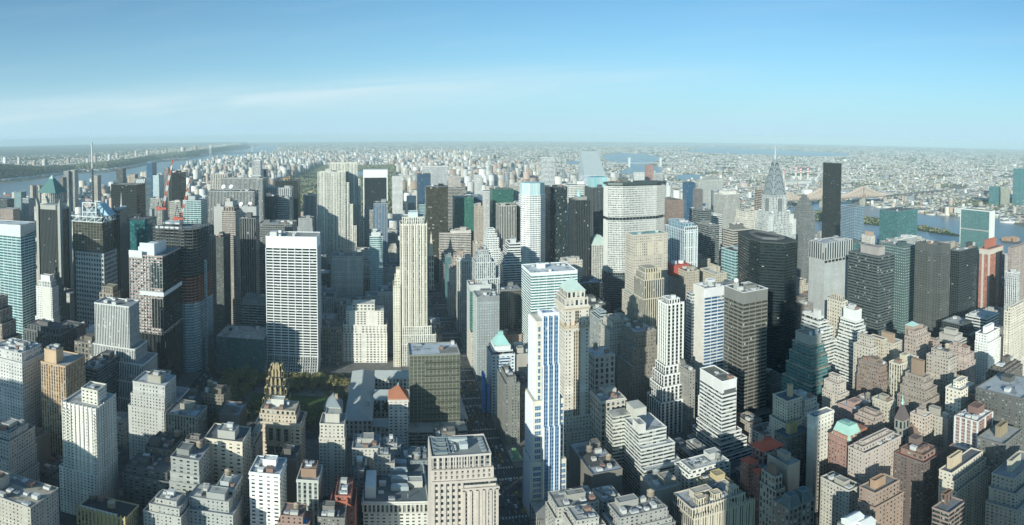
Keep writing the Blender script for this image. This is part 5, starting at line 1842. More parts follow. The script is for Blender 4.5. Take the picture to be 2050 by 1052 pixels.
def department():
    d = 362
    r = b(ST, 'department store', 'long pale stone store front with a row of columns under its cornice', 857, 1006, d, 727, 858, 'punch2', (.52, .50, .43), side='L', dep=70, n=9, cornice=1.2, roofc=(.16, .19, .20))
    x0, x1, y0, y1 = r['_g']
    z = r['_top']

    def cols(m):
        n = 15
        for i in range(n + 1):
            x = x0 + (x1 - x0) * i / n
            m.box(x - .6, x + .6, y0 - .9, y0 - .02, z - 9, z - 1.6, M_STONE)
        m.box(x0, x1, y0 - 1.1, y0 - .02, z - 10, z - 9.02, M_STONE, bottom=True)
    sub(r, cols, 'colonnade', (.58, .56, .50))
    sub(r, lambda m: m.box(x0, x1, y0 - .3, y0 - .02, z - 9, z - 1.6, facade('mull', 'dk'), (3.8, 3.4), top=M_STONE), 'attic_windows', (.25, .26, .24))

    def sky(m):
        for k in range(4):
            yy = y0 + 16 + k * 12
            m.box(x0 + 18, x1 - 12, yy, yy + 5, z, z + 4, M_PAINT)
            m.frus((x0 + 18, x1 - 12, yy, yy + 5), z + 4, (x0 + 19, x1 - 13, yy + 2.2, yy + 2.8), z + 6, M_METAL)
    sub(r, sky, 'roof_lights', (.40, .46, .48))
    sub(r, lambda m: m.box(x0 + 1, x0 + 8, y0 + 6, y0 + 30, z, z + 11, M_PAINT), 'white_stair_house', (.66, .68, .66))


department()
for i, (px0, px1, py, d, c, lab) in enumerate([
    (705, 760, 900, 425, (.44, .42, .36), 'pale block with a row of white skylights below the library'),
    (700, 738, 955, 380, (.16, .18, .19), 'dark roofed block with white parapet between the tan tower and the store'),
    (760, 812, 905, 430, (.36, .36, .34), 'grey block with metal cooling units left of the olive glass tower foot'),
    (738, 800, 940, 400, (.34, .33, .29), 'tan roofed block with a tall chimney box behind the store'),
    (800, 862, 930, 415, (.18, .22, .23), 'long dark roof with a white clerestory strip behind the store'),
]):
    b('low_building', 'low building', lab, px1, py, d, px0, px1 + 2, 'punch', c, side='L', dep=24, n=8, roofc=[(.3, .36, .38), (.13, .15, .16), (.4, .42, .42), (.42, .38, .32), (.15, .18, .2)][i])


def fifth_tower():
    d = 332
    r = b(ST, 'office tower', 'big grey pink stone tower with stepped top and open roof plant at the bottom centre', 864, 917, d, 857, 983, 'mull', (.56, .49, .43), dep=27, n=0, roofc=(.30, .31, .30), pen=False, para=True)
    x0, x1, y0, y1 = r['_g']
    z = r['_top']

    def steps(m):
        f = facade('punch2')
        m.box(x0 + .01, x1 + 1.2, y0 - 1.2, y1 + .5, 0, z - 9.5, facade('mull', 'dk'), (3.3, 3.6), top=M_ROOF)
        m.box(x0 + .02, x1 + 2.6, y0 - 2.4, y1 + .4, 0, z - 19, facade('rib', 'dk'), (2.2, 5.4), top=M_ROOF)
        m.box(x0 + 18, x1 + 4.0, y0 - 4.0, y1 + .3, 0, z - 25, facade('pier', 'dk'), (3.4, 3.6), top=M_ROOF)
    sub(r, steps, 'setbacks', (.56, .50, .44))

    def piers(m):
        for i in range(11):
            x = x0 + .6 + (x1 - x0 - 1.2) * i / 10
            m.box(x - .5, x + .5, y0 - .5, y0 - .02, z - 9.2, z - .6, M_STONE)
        for i in range(12):
            x = x0 + .6 + (x1 + 1 - x0 - 1.2) * i / 11
            m.box(x - 1.0, x + 1.0, y0 - 1.6, y0 - 1.21, z - 18.5, z - 9.7, M_STONE)
        for k in (10.4, 14.2, 18.0):
            m.box(x0 + .1, x1 + 1.1, y0 - 1.5, y0 - 1.22, z - k - .8, z - k + .6, M_STONE, bottom=True)
        for i in range(6):
            x = x0 + .8 + 17 * i / 5
            m.box(x - .8, x + .8, y0 - 3.0, y0 - 2.41, 0, z - 20, M_STONE)
        for i in range(6):
            x = x0 + 18.8 + (x1 + 3 - x0 - 18.8) * i / 5
            m.box(x - .8, x + .8, y0 - 4.6, y0 - 4.01, 0, z - 26, M_STONE)
        m.box(x0 + .3, x1 + 2.9, y0 - 2.9, y0 - 2.41, z - 20.6, z - 18.6, M_STONE, bottom=True)
        m.box(x0 + 17.6, x1 + 4.4, y0 - 4.6, y0 - 4.01, z - 27, z - 24.6, M_STONE, bottom=True)
        m.box(x0 - .3, x0 - .02, y0 - 1, y1, 0, z - 1, M_STONE)
    sub(r, piers, 'piers', (.60, .53, .47))

    def plant(m):
        for k in range(4):
            m.bar((x0 + 1.5, y0 + 2 + k * 7, z + 2.5), (x0 + 11, y0 + 2 + k * 7, z + 2.5), .3, M_METAL)
            m.box(x0 + 2 + .1, x0 + 10, y0 + 3 + k * 5.5, y0 + 6 + k * 5.5, z + .2, z + 1.8, M_METAL, bottom=True)
        for x in (x0 + 1.5, x0 + 11):
            m.bar((x, y0 + 1, z + 2.5), (x, y1 - 1, z + 2.5), .3, M_METAL)
        for k in range(6):
            m.tube(x0 + 13.5 + (k % 2) * 1.7, y0 + 6 + k * 1.3, z, z + 1.8, .7, .7, M_PAINT, 9)
        m.box(x0 + 18, x0 + 23, y0 + 9, y0 + 14, z, z + 4, M_PAINT)
        m.box(x0 + 12, x0 + 24, y0 + 19, y0 + 22, z, z + 2.6, M_STONE)
        for k in range(5):
            m.box(x1 - 5, x1 - 2, y0 + 4 + k * 4, y0 + 6 + k * 4, z, z + 1.5, M_METAL)
    sub(r, plant, 'roof_plant', (.50, .55, .54))


fifth_tower()


def olive_slab():
    d = 530
    r = b(OT, 'office tower', 'olive brown glass slab with a pale flat roof in front of the tall limestone tower', 820, 713, d, 818, 921, 'mull:ol', (.20, .205, .16), dep=34, n=3, pen=False, roofc=(.56, .60, .62))
    x0, x1, y0, y1 = r['_g']
    z = r['_top']

    def bands(m):
        for k in range(13):
            zz = z - 7 - k * 7.4
            m.box(x0 + (x1 - x0) * .30, x1 - .3, y0 - .12, y0 - .02, zz - 2.0, zz, facade('rib', 'br'), (3, 3), top=M_METAL)
    sub(r, bands, 'dark_bands', (.10, .105, .085))
    sub(r, lambda m: m.box(x0 - 3, x1 + 4, y0 - 20, y0 - .1, 0, 24, facade('rib'), (9, 4), top=M_ROOF), 'podium', (.42, .42, .38))


olive_slab()


def pyramid_red():
    r = b(ST, 'office building', 'cream stone building under a red tiled pyramid roof left of the olive glass slab', 778, 802, 500, 776, 817, 'punch2', (.55, .49, .41), dep=20, n=0, cornice=.8, para=True)
    x0, x1, y0, y1 = r['_g']
    z = r['_top']
    sub(r, lambda m: m.frus((x0 - .6, x1 + .6, y0 - .6, y1 + .6), z + .4, ((x0 + x1) / 2,) * 2 + ((y0 + y1) / 2,) * 2, z + 12.5, M_STONE), 'tiled_roof', (.42, .17, .10))
    sub(r, lambda m: m.tube((x0 + x1) / 2, (y0 + y1) / 2, z + 12, z + 15, .6, .1, M_COPPER, 6), 'finial', (.4, .6, .55))


pyramid_red()


def library():
    a = ground(690, 842, 22)
    X0, Y0 = a[0], a[1]
    r = thing(ST, (X0 + 40, Y0 + 50, 0), 'low marble library with grey hipped roofs around courtyards beside the park', 'library')
    X1, Y1 = X0 + 118, Y0 + 132
    h = 22
    w = MB()
    wings = [(X0, X0 + 26, Y0, Y1, 'y'), (X1 - 26, X1, Y0, Y1, 'y'), (X0 + 26.1, X1 - 26.1, Y0 + 50, Y0 + 78, 'x'), (X0 + 26.1, X1 - 26.1, Y1 - 22, Y1 - .1, 'x'), (X0 + 26.1, X1 - 26.1, Y0 + .1, Y0 + 12, 'x')]
    rf = MB()
    for q, (a0, a1, c0, c1, ax) in enumerate(wings):
        hh = h if q != 4 else 15
        w.box(a0, a1, c0, c1, 0, hh, facade('arch'), STYLE['arch'][:2], top=False)
        m = min(a1 - a0, c1 - c0) / 2
        if ax == 'y':
            rf.frus((a0 - .8, a1 + .8, c0 - .8, c1 + .8), hh, (a0 + m - .5, a0 + m + .5, c0 + m, c1 - m), hh + 8, M_STONE)
        else:
            rf.frus((a0, a1, c0 - .8, c1 + .8), hh - .2, (a0, a1, c0 + m - .4, c0 + m + .4), hh + 6.5, M_STONE)
    w.obj('walls', r, (.58, .56, .50))
    rf.obj('hipped_roof', r, (.44, .47, .46))
    sub(r, lambda m: [m.box(x, x + 3, Y0 + 30, Y0 + 33, h, h + 9, M_STONE) for x in (X0 + 20, X1 - 14)], 'chimneys', (.5, .5, .46))
    sub(r, lambda m: [m.box(X0 + 29 + 8 * k, X0 + 33 + 8 * k, Y0 + 49.6, Y0 + 49.95, 9, 18, M_METAL) for k in range(8)], 'arched_windows', (.05, .06, .06))
    HERO.append((X0, X1, Y0, Y1, h, (0, 0, 0, 0)))
    return X0, Y0, X1, Y1


LIB = library()


def blue_tower():
    d = 402
    a, e = at(1071, 640, d), at(1121, 640, d)
    x0, x1, y0 = a.x, e.x, e.y
    r = thing(AT, ((x0 + x1) / 2, y0 + 10, 0), 'white and yellow tower with bright blue vertical glass strips and ribbed side', 'skyscraper')
    Zp = lambda py: at(1095, py, d).z
    w, yb, zt = x1 - x0, y0 + 21, Zp(640)
    tiers = [(0, zt, 0), (2.6, Zp(796), 2.0), (4.2, Zp(915), 3.8)]
    yel, wht, blu, gl = MB(), MB(), MB(), MB()
    for e_, z_, s in tiers:
        yel.box(x0 - e_, x1 + e_, y0 - s, yb + s * .3, 0, z_, facade('blank'), (90, 90), top=M_ROOF)
        for i in range(7):
            y = y0 - s + 2 + (yb - y0 - 2) * i / 6
            wht.box(x0 - e_ - .8, x0 - e_ - .02, y - .6, y + .6, 8, z_ - 1, M_PAINT)
        gl.box(x0 - e_ - .2, x0 - e_ - .02, y0 - s + 3, yb, 8, z_ - 5, facade('mull', 'bl'), (2.4, 3.6), top=M_PAINT)
    cx0, cx1 = x0 + w * .24, x0 + w * .92
    for fwd, z1, z0 in ((1.3, Zp(632), Zp(730)), (2.9, Zp(727), 26), (5.0, Zp(848), 24)):
        yy = y0 - fwd
        gl.box(cx0, cx1, yy, y0 + .5, z0, z1, facade('mull', 'bl'), (2.0, 3.6), top=M_PAINT)
        for i in range(4):
            x = cx0 + (cx1 - cx0) * i / 3
            wht.box(x - .5, x + .5, yy - .6, yy - .02, z0, z1 + 1.2, M_PAINT)
    for e_, z_, s in tiers:
        for xa, xb in ((x0 - e_ + 1.0, cx0 - 1.6), (cx1 + 1.4, x1 + e_ - .8)):
            for k in range(int((z_ - 24) / 5.6)):
                zz = z_ - 8 - k * 5.6
                if xb - xa > 1:
                    blu.box(xa, xb, y0 - s - .35, y0 - s - .02, zz, zz + 3.6, facade('mull', 'bl'), (1.6, 1.8), top=M_PAINT)
        for k in range(int((z_ - 24) / 5.6)):
            zz = z_ - 8 - k * 5.6
            blu.box(x1 + e_ + .02, x1 + e_ + .4, y0 + 2, y0 + 8, zz, zz + 3.4, facade('mull', 'bl'), (2, 1.8), top=M_PAINT)
    yel.obj('walls', r, (.64, .60, .50))
    wht.obj('white_ribs', r, (.80, .80, .84))
    gl.obj('glass_strips', r, (.26, .38, .54))
    blu.obj('window_bays', r, (.40, .52, .64))
    sub(r, lambda m: [m.box(x0 + w * .3, x1 - .3, y0 + .4, y0 + 1.2, zt, zt + 6, M_PAINT), m.box(x0 + w * .3, x0 + w * .3 + .8, y0 + 1.2, yb - 4, zt, zt + 5, M_PAINT), m.box(x1 - 1.1, x1 - .3, y0 + 1.2, yb - 4, zt, zt + 5, M_PAINT), m.box(x0 + w * .4, x1 - 3, y0 + 8, y0 + 16, zt, zt + 3, M_METAL)], 'roof_screen', (.76, .76, .82))
    HERO.append((x0 - 6, x1 + 5, y0 - 5, yb + 2, zt, (0, 0, 0, 0)))
    sub(r, lambda m: m.box(x0 - 6, x1 + 10, y0 - 40, y0 - 5.6, 0, 24, facade('pierw'), (4.6, 4.2), top=M_ROOF), 'podium', (.42, .40, .36))


blue_tower()


def green_pyramid():
    d = 500
    r = b(ST, 'skyscraper', 'tall tan stone tower with a pale green pyramid roof behind the blue striped tower', 1131, 616, d, 1112, 1179, 'punch', (.54, .47, .37), dep=None, n=0, cornice=1.2,
          tiers=[(838, 2, 3, 2, 0), (868, 3, 5, 3, 0)], caps=[(7, .6, .6, .6, .6, 'arch'), (7, 2.2, 2.2, 2.2, 2.2, 'arch')])
    x0, x1, y0, y1 = r['_g']
    z = r['_top'] + 14
    g = (x0 + 2.8, x1 - 2.8, y0 + 2.8, y1 - 2.8)
    za = at(1141, 551, d + 14).z
    cx, cyy = (g[0] + g[1]) / 2, (g[2] + g[3]) / 2
    sub(r, lambda m: m.frus((g[0] - .8, g[1] + .8, g[2] - .8, g[3] + .8), z, (cx - .6, cx + .6, cyy - .6, cyy + .6), za - 3, M_COPPER), 'pyramid_roof', (.50, .62, .56))

    def strip(m):
        w = x1 - x0
        m.box(x0 + w * .36, x0 + w * .64, y0 - .3, y0 - .02, 40, r['_top'] - 24, facade('pier', 'dk'), (2.0, 3.7), top=M_STONE)
        m.box(x0 + w * .42, x0 + w * .58, y0 - .3, y0 - .02, r['_top'] - 16, r['_top'] - 4, facade('mull', 'dk'), (1.6, 3), top=M_STONE)
        for k in (2, 18, 20):
            m.box(x0 - .8, x1 + .8, y0 - .8, y1 + .8, r['_top'] - k - 1, r['_top'] - k, M_STONE, bottom=True)
    sub(r, strip, 'window_shaft', (.55, .45, .32))

    def urns(m):
        for i in range(6):
            m.tube(x0 + (x1 - x0) * i / 5, y0 - .6, r['_top'] - 18, r['_top'] - 14, .7, .3, M_STONE, 6)
    sub(r, urns, 'urns', (.46, .30, .20))


green_pyramid()

# ---- right of the middle
b(ST, 'office building', 'beige building with pale hipped roof right of the green pyramid tower', 1190, 716, 560, 1178, 1231, 'arch', (.46, .42, .34), dep=26, n=2, pen=False, roofc=(.66, .66, .64), bands=(7,), cornice=.7)
b(ST, 'office building', 'ornate cream building with cornice and arches in front of the pale hipped roof building', 1203, 806, 480, 1192, 1252, 'arch', (.52, .46, .36), dep=26, n=5, cornice=1.0, bands=(14,))
b(ST, 'office building', 'pinkish cream block with a red roof edge left of the gothic setback tower', 1226, 646, 640, 1206, 1262, 'punch', (.46, .40, .32), dep=30, n=5, tiers=[(662, 5, 0, 4, 0)])
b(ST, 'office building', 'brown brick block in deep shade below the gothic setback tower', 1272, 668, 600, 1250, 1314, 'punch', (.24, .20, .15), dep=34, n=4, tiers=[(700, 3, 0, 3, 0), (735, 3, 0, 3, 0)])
b(MB_, 'loft building', 'broad dark loft block with pale blue roof right of the blue striped tower foot', 1186, 952, 400, 1140, 1246, 'blank', (.20, .18, .15), dep=54, n=9, tanks=2, roofc=(.40, .45, .50), pen=True)


def stepped_white():
    r = b(OT, 'office building', 'white stepped office building with three terraces and ribbon windows', 1279, 868, 432, 1250, 1334, 'rib:sh', (.60, .59, .54), dep=30, n=2, caps=[(8, 0.2, 18, .2, 8, 'blank', (.62, .60, .55))], tiers=[(902, .3, 5, 5, 0), (945, .3, 5, 6, 0)], roofc=(.5, .52, .52))
    x0, x1, y0, y1 = r['_g']
    z = r['_top']
    sub(r, lambda m: [m.box(x0 + 6, x0 + 17, y1 - 8, y1 + 8, 0, z + 12, M_STONE), m.box(x0 - 10, x0 + 6, y1 - 2, y1 + 12, 0, z + 4, facade('rib', 'sh'), (9, 3.8), top=M_ROOF)], 'rear_block', (.56, .54, .48))


stepped_white()
b(MB_, 'loft building', 'low white building with a broad brown deck roof before the white ribbon tower', 1379, 948, 408, 1350, 1462, 'punch2', (.60, .60, .55), dep=None, n=9, tanks=1, roofc=(.34, .32, .29))


def white_ribbon():
    r = b(OT, 'office tower', 'white tower with horizontal window strips and open roof well, steps at its foot', 1446, 766, 500, 1401, 1475, 'rib:sh', (.68, .68, .65), dep=None, n=3, blank=11, pen=False, roofc=(.22, .22, .18), tiers=[(872, 2, 5, 2, 2), (890, 3, 4, 3, 2), (915, 4, 4, 4, 2)])
    x0, x1, y0, y1 = r['_g']
    z = r['_top']
    sub(r, lambda m: m.box(x0 + (x1 - x0) * .12, x1 - 1, y0 - .12, y0 - .02, z - 14, z - 9, M_METAL), 'louvre_band', (.30, .32, .32))


white_ribbon()


def white_deco():
    r = b(ST, 'skyscraper', 'slender white art deco tower with black vertical strips and stepped shoulders', 1336, 612, 560, 1319, 1368, 'pierw:vd', (.70, .70, .66), dep=None, n=2, caps=[(5, 3, 3, 2, 2, 'stripe:vd')], tiers=[(735, 3, 2, 3, 0), (752, 3, 6, 3, 0), (775, 3, 5, 3, 0), (805, 3, 4, 3, 0)])
    x0, x1, y0, y1 = r['_g']
    z = r['_top']

    def ribs(m):
        for i in range(5):
            x = x0 + (x1 - x0) * i / 4
            m.box(x - .65, x + .65, y0 - .8, y0 - .02, 50, z + 2, M_STONE)
        for i in range(5):
            y = y0 + (y1 - y0) * i / 4
            m.box(x0 - .7, x0 - .02, y - .65, y + .65, 50, z + 1.5, M_STONE)
    sub(r, ribs, 'ribs', (.78, .78, .74))


white_deco()
b(ST, 'office building', 'brown block in shade directly right of the white art deco tower foot', 1380, 745, 545, 1362, 1392, 'punch', (.28, .26, .22), dep=28, n=3)


def blank_white():
    r = b(OT, 'office tower', 'white tower with a tall blank wall and violet ribbon windows, left of the bronze tower', 1411, 580, 600, 1389, 1450, 'ribw:bl', (.60, .60, .62), dep=None, blank=9, n=5)
    x0, x1, y0, y1 = r['_g']
    z = r['_top']
    sub(r, lambda m: m.box(x0 - .6, x0 - .02, y0 + 1, y1, 30, z + 2, M_STONE), 'blank_wall', (.70, .66, .60))
    sub(r, lambda m: m.box(x0 - 4, x0 - .7, y1 - 3, y1 + 9, 0, z - 9, facade('ribw', 'sh'), (9, 3.8), top=M_ROOF), 'ribbon_bay', (.58, .60, .62))
    sub(r, lambda m: m.tube(x0 + 16, y0 + 14, z, z + 4, 5, 5, M_METAL, 14), 'cooling_drum', (.6, .62, .6))


blank_white()


def bronze():
    r = b(OT, 'office tower', 'dark bronze tower with plain cap band and white ball on its roof', 1488, 588, 570, 1450, 1537, 'ribw:br', (.20, .20, .175), dep=None, blank=11, n=8, pen=True, roofc=(.14, .14, .13), tiers=[(840, 0, 0, 12, 0)])
    x0, x1, y0, y1 = r['_g']
    z = r['_top']
    parts = MB()
    parapet(parts, x0, x1, y0, y1, z + .8, M_PAINT, .5, 1.2, .25, .2)
    parts.obj('white_rim', r, (.66, .66, .64))


bronze()
_p = at(1474, 562, 588)
_t = thing('radome', (_p.x, _p.y, _p.z - 3), 'white ball shaped radome on the dark bronze tower roof', 'radome')


def ball(m):
    for i in range(6):
        a, c = -1.2 + i * .43, -1.2 + (i + 1) * .43
        m.tube(_p.x, _p.y, _p.z + 2.6 * math.sin(a), _p.z + 2.6 * math.sin(c), 2.6 * math.cos(a), max(.05, 2.6 * math.cos(c)), M_PAINT, 14, False)


sub(_t, ball, 'ball', (.80, .81, .80))
sub(_t, lambda m: m.box(_p.x - 2, _p.x + 2, _p.y - 2, _p.y + 2, _p.z - 9, _p.z - 2.2, M_STONE), 'pedestal', (.40, .40, .38))


def ziggurat():
    r = b(OT, 'office building', 'dark teal ziggurat office with ribbon windows and a grey blank top', 1624, 676, 520, 1592, 1645, 'blank', (.34, .34, .30), dep=22, n=0, roofc=(.36, .30, .22))
    x0, x1, y0, y1 = r['_g']
    z = r['_top']
    w, rf = MB(), MB()
    for k, (e, s, py) in enumerate(((2, 2, 690), (4, 5, 712), (6, 8, 738), (8.5, 11, 768))):
        zt = at(1624, py + 5, 520 - s).z
        zb = at(1624, (712, 738, 768, 900)[k] + 5, 520 - s).z if k < 3 else 0
        g = (x0 - e, x1 + e * .8, y0 - s, y1 + e)
        w.box(*g, zb, zt, facade('ribw', 'te'), (6.5, 3.8), top=False)
        rf.box(g[0] - .3, g[1] + .3, g[2] - .3, g[3] + .3, zt - .5, zt + .4, M_ROOF, bottom=True)
    w.obj('terraced_storeys', r, (.15, .18, .17))
    rf.obj('terrace_edges', r, (.38, .34, .27))
    sub(r, lambda m: [m.tube(x0 + 3 + 3.6 * k, y0 + 4 + 4 * (k % 2), z, z + 2.2, 1.6, 1.6, M_PAINT, 12) for k in range(6)], 'cooling_fans', (.66, .68, .66))
    HERO.append((x0 - 9, x1 + 7, y0 - 11, y1 + 9, z, (0, 0, 0, 0)))


ziggurat()
for a, k in [
    ((OT, 'office building', 'white and grey stepped building behind the dark teal ziggurat', 1639, 637, 600, 1609, 1649, 'rib:sh', (.58, .58, .54)), dict(dep=26, tiers=[(648, 1, 5, 2, 0), (662, 1, 5, 2, 0), (690, 1, 5, 3, 0)], n=3)),
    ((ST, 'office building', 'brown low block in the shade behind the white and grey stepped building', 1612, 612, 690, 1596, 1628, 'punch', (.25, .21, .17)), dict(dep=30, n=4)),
    ((ST, 'office tower', 'cream gothic tower with pinnacles left of the white ziggurat', 1686, 606, 640, 1666, 1697, 'punch', (.58, .50, .36)), dict(dep=24, caps=[(6, 3, 3, 3, 3, 'pier')], n=0, tiers=[(660, 2, 1, 2, 0)])),
    ((ST, 'office building', 'beige block with vertical sign left of the tan corner tower', 1744, 688, 520, 1727, 1759, 'punch', (.44, .37, .28)), dict(dep=22, n=4)),
    ((ST, 'apartment building', 'narrow tan building with a round tank housing right of the beige sign block', 1768, 682, 540, 1760, 1776, 'punch', (.46, .38, .26)), dict(dep=18, n=1, tanks=1)),
    ((ST, 'apartment building', 'tan building with tall box tower between the narrow tan and the pinkish brick ones', 1788, 690, 560, 1776, 1806, 'punch', (.44, .37, .28)), dict(dep=24, n=3, caps=[(9, 3, 8, 3, 6, 'blank', (.36, .27, .20))])),
    ((AT, 'apartment building', 'pinkish brick apartment house right of the teal capped one', 1871, 690, 570, 1861, 1885, 'punch', (.36, .25, .19)), dict(dep=20, n=2)),
    ((ST, 'loft building', 'grey tan loft with stepped blank top above a white windowed side', 1912, 690, 590, 1894, 1935, 'rib', (.44, .40, .33)), dict(dep=26, n=0, caps=[(7, 4, 4, 3, 3, 'blank'), (5, 4, 4, 3, 3, 'blank')])),
    ((AT, 'apartment building', 'white apartment building with roof boxes below the red brick tower', 1975, 672, 600, 1953, 2001, 'apt', (.68, .68, .64)), dict(dep=None, n=4, tiers=[(690, 1, 4, 3, 0)], caps=[(7, 5, 6, 4, 6, 'blank')])),
    ((OT, 'low building', 'long white low roof building behind the white apartment building', 1975, 640, 690, 1955, 2000, 'rib', (.60, .60, .56)), dict(dep=30, n=3, roofc=(.6, .6, .58))),
    ((AT, 'apartment building', 'yellow cream building with vertical pilasters left of the brown ziggurat', 1801, 732, 490, 1780, 1838, 'pier', (.62, .52, .33)), dict(dep=None, n=6, roofc=(.6, .58, .52))),
    ((ST, 'apartment tower', 'tan tower with octagonal top storeys right of the brown ziggurat', 1899, 722, 500, 1881, 1916, 'punch', (.38, .31, .24)), dict(dep=24, n=1, caps=[(6, 3, 3, 3, 3, 'punch')], tiers=[(765, 1, 2, 2, 0)])),
    ((AT, 'apartment building', 'pink brick building with flat roof right of the octagonal topped tan tower', 1933, 722, 540, 1914, 1953, 'punch', (.42, .30, .24)), dict(dep=28, n=6)),
    ((AT, 'apartment building', 'cream apartment block with a planted roof terrace right of the octagonal topped tower', 1924, 785, 450, 1893, 1950, 'punch', (.62, .54, .40)), dict(dep=None, n=3, caps=[(6, 5, 3, 5, 4, 'punch')])),
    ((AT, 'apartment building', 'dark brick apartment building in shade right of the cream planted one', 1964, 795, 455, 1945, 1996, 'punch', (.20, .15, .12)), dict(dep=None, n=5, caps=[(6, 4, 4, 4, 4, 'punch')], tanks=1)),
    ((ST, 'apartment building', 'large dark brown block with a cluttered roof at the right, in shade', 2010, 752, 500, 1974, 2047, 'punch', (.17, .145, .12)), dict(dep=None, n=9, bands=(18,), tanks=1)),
    ((AT, 'apartment building', 'brown stepped building with a blue patch left of the yellow cream building', 1762, 737, 500, 1746, 1781, 'punch', (.28, .18, .13)), dict(dep=26, n=4, tiers=[(752, 1, 2, 2, 0), (768, 1, 2, 2, 0)])),
    ((AT, 'apartment building', 'tan apartment house with white roof walls above the pink cornice building', 1680, 782, 480, 1646, 1700, 'punch', (.46, .38, .30)), dict(dep=None, n=8, roofc=(.6, .6, .56))),
    ((AT, 'apartment building', 'cream blocky apartment house lit by the sun with a tall square tank tower', 1576, 806, 440, 1547, 1606, 'apt', (.52, .44, .30)), dict(dep=None, n=6, caps=[(11, 8, 6, 6, 8, 'blank', (.50, .40, .26))], tiers=[(850, 3, 0, 3, 0)])),
    ((AT, 'apartment building', 'tall narrow white walled building with mansard roof, left of the green mansard', 1631, 838, 410, 1618, 1669, 'punch', (.58, .54, .44)), dict(dep=None, n=2, roofc=(.36, .37, .36), cornice=.4, pen=False)),
    ((AT, 'apartment building', 'small cream building with huts between the tall narrow one and the cream blocky house', 1612, 812, 450, 1602, 1640, 'punch', (.52, .46, .36)), dict(dep=22, n=6)),
    ((AT, 'apartment building', 'dark apartment block with yellow brick top and square tower near the red roofs', 1577, 880, 420, 1550, 1622, 'apt', (.20, .18, .14)), dict(dep=None, n=2, caps=[(9, 6, 9, 5, 6, 'blank', (.46, .37, .20))])),
    ((AT, 'apartment building', 'pinkish brick slab with a roof garden right of the green mansard', 1732, 905, 370, 1698, 1803, 'punch', (.44, .34, .27)), dict(dep=None, n=7)),
    ((AT, 'apartment building', 'brick building with white gable wall between the green mansard and the church', 1750, 842, 420, 1740, 1772, 'punch', (.36, .25, .19)), dict(dep=20, n=3)),
    ((AT, 'apartment building', 'slim ornate tan building left of the church spire', 1777, 808, 450, 1774, 1792, 'punch', (.46, .40, .28)), dict(dep=16, n=1, cornice=.5)),
    ((AT, 'apartment tower', 'sunlit tan apartment tower with white roof boxes right of the church', 1852, 838, 430, 1822, 1867, 'punch', (.50, .38, .29)), dict(dep=None, n=5, roofc=(.66, .66, .62), tiers=[(890, 2, 1, 1, 0)])),
    ((AT, 'low building', 'low tan building with green dome roof right of the sunlit tan tower', 1898, 842, 440, 1880, 1912, 'punch', (.44, .40, .32)), dict(dep=24, n=4)),
    ((AT, 'apartment building', 'dark flat roofed apartment block with a tan tank house below the white framed brick one', 2010, 892, 380, 1956, 2046, 'apt', (.17, .16, .14)), dict(dep=None, n=2, caps=[(9, 9, 8, 8, 9, 'blank', (.30, .24, .16))])),
    ((AT, 'apartment building', 'cream building with terraced balconies and tall beige tank house', 1905, 950, 350, 1880, 1966, 'apt', (.54, .47, .34)), dict(dep=None, n=2, caps=[(9, 5, 8, 4, 6, 'blank', (.56, .46, .32))], tiers=[(968, 0, 2, 2, 0), (990, 0, 2, 2, 0)])),
    ((AT, 'apartment building', 'brown brick building with a flat deck and blue box at the bottom right', 1900, 1030, 312, 1866, 1932, 'ribw', (.34, .22, .16)), dict(dep=None, n=4, caps=[(8, 8, 2, 8, 3, 'pier', (.24, .15, .11))])),
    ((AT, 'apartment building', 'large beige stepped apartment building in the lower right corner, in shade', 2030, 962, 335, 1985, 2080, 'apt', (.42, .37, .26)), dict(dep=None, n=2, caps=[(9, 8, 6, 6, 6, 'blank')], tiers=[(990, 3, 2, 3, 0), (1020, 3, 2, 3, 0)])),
    ((AT, 'apartment building', 'brick building with a round tank house at the bottom, sunlit on its left face', 1752, 990, 335, 1720, 1800, 'punch', (.38, .24, .16)), dict(dep=None, n=4, caps=[(7, 4, 9, 4, 5, 'blank', (.42, .28, .19))], tiers=[(1018, 2, 2, 2, 0)], tanks=1)),
    ((AT, 'apartment building', 'dark brick block with red roofs and white framed windows, right of the round tank house', 1850, 930, 375, 1790, 1892, 'apt', (.18, .12, .10)), dict(dep=None, n=6, caps=[(5, 3, 6, 3, 3, 'punch2', (.26, .17, .14))], roofc=(.42, .13, .11))),
    ((AT, 'apartment tower', 'beige tower with window rows at the right edge', 2024, 622, 610, 2014, 2070, 'apt', (.58, .49, .36)), dict(dep=None, n=6, z=None)),
    ((AT, 'apartment tower', 'pinkish brown tower at the right edge above the river', 2026, 498, 900, 2023, 2080, 'apt', (.38, .28, .23)), dict(dep=7, n=0)),
    ((AT, 'apartment tower', 'slim white slab left of the pinkish brown tower at the right edge', 2036, 548, 850, 2019, 2042, 'pier', (.66, .66, .64)), dict(dep=20, n=2)),
    ((AT, 'apartment building', 'brown grey apartment cluster with pale tops left of the red brick tower', 1975, 512, 1020, 1957, 1985, 'apt', (.40, .33, .28)), dict(dep=30, n=2)),
    ((AT, 'apartment building', 'pale apartment blocks by the river right of the red brick tower', 2024, 512, 1150, 2012, 2048, 'apt', (.50, .46, .42)), dict(dep=14, n=2)),
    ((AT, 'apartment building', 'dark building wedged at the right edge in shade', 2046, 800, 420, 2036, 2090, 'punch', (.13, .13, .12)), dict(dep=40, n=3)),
]:
    b(*a, **k)


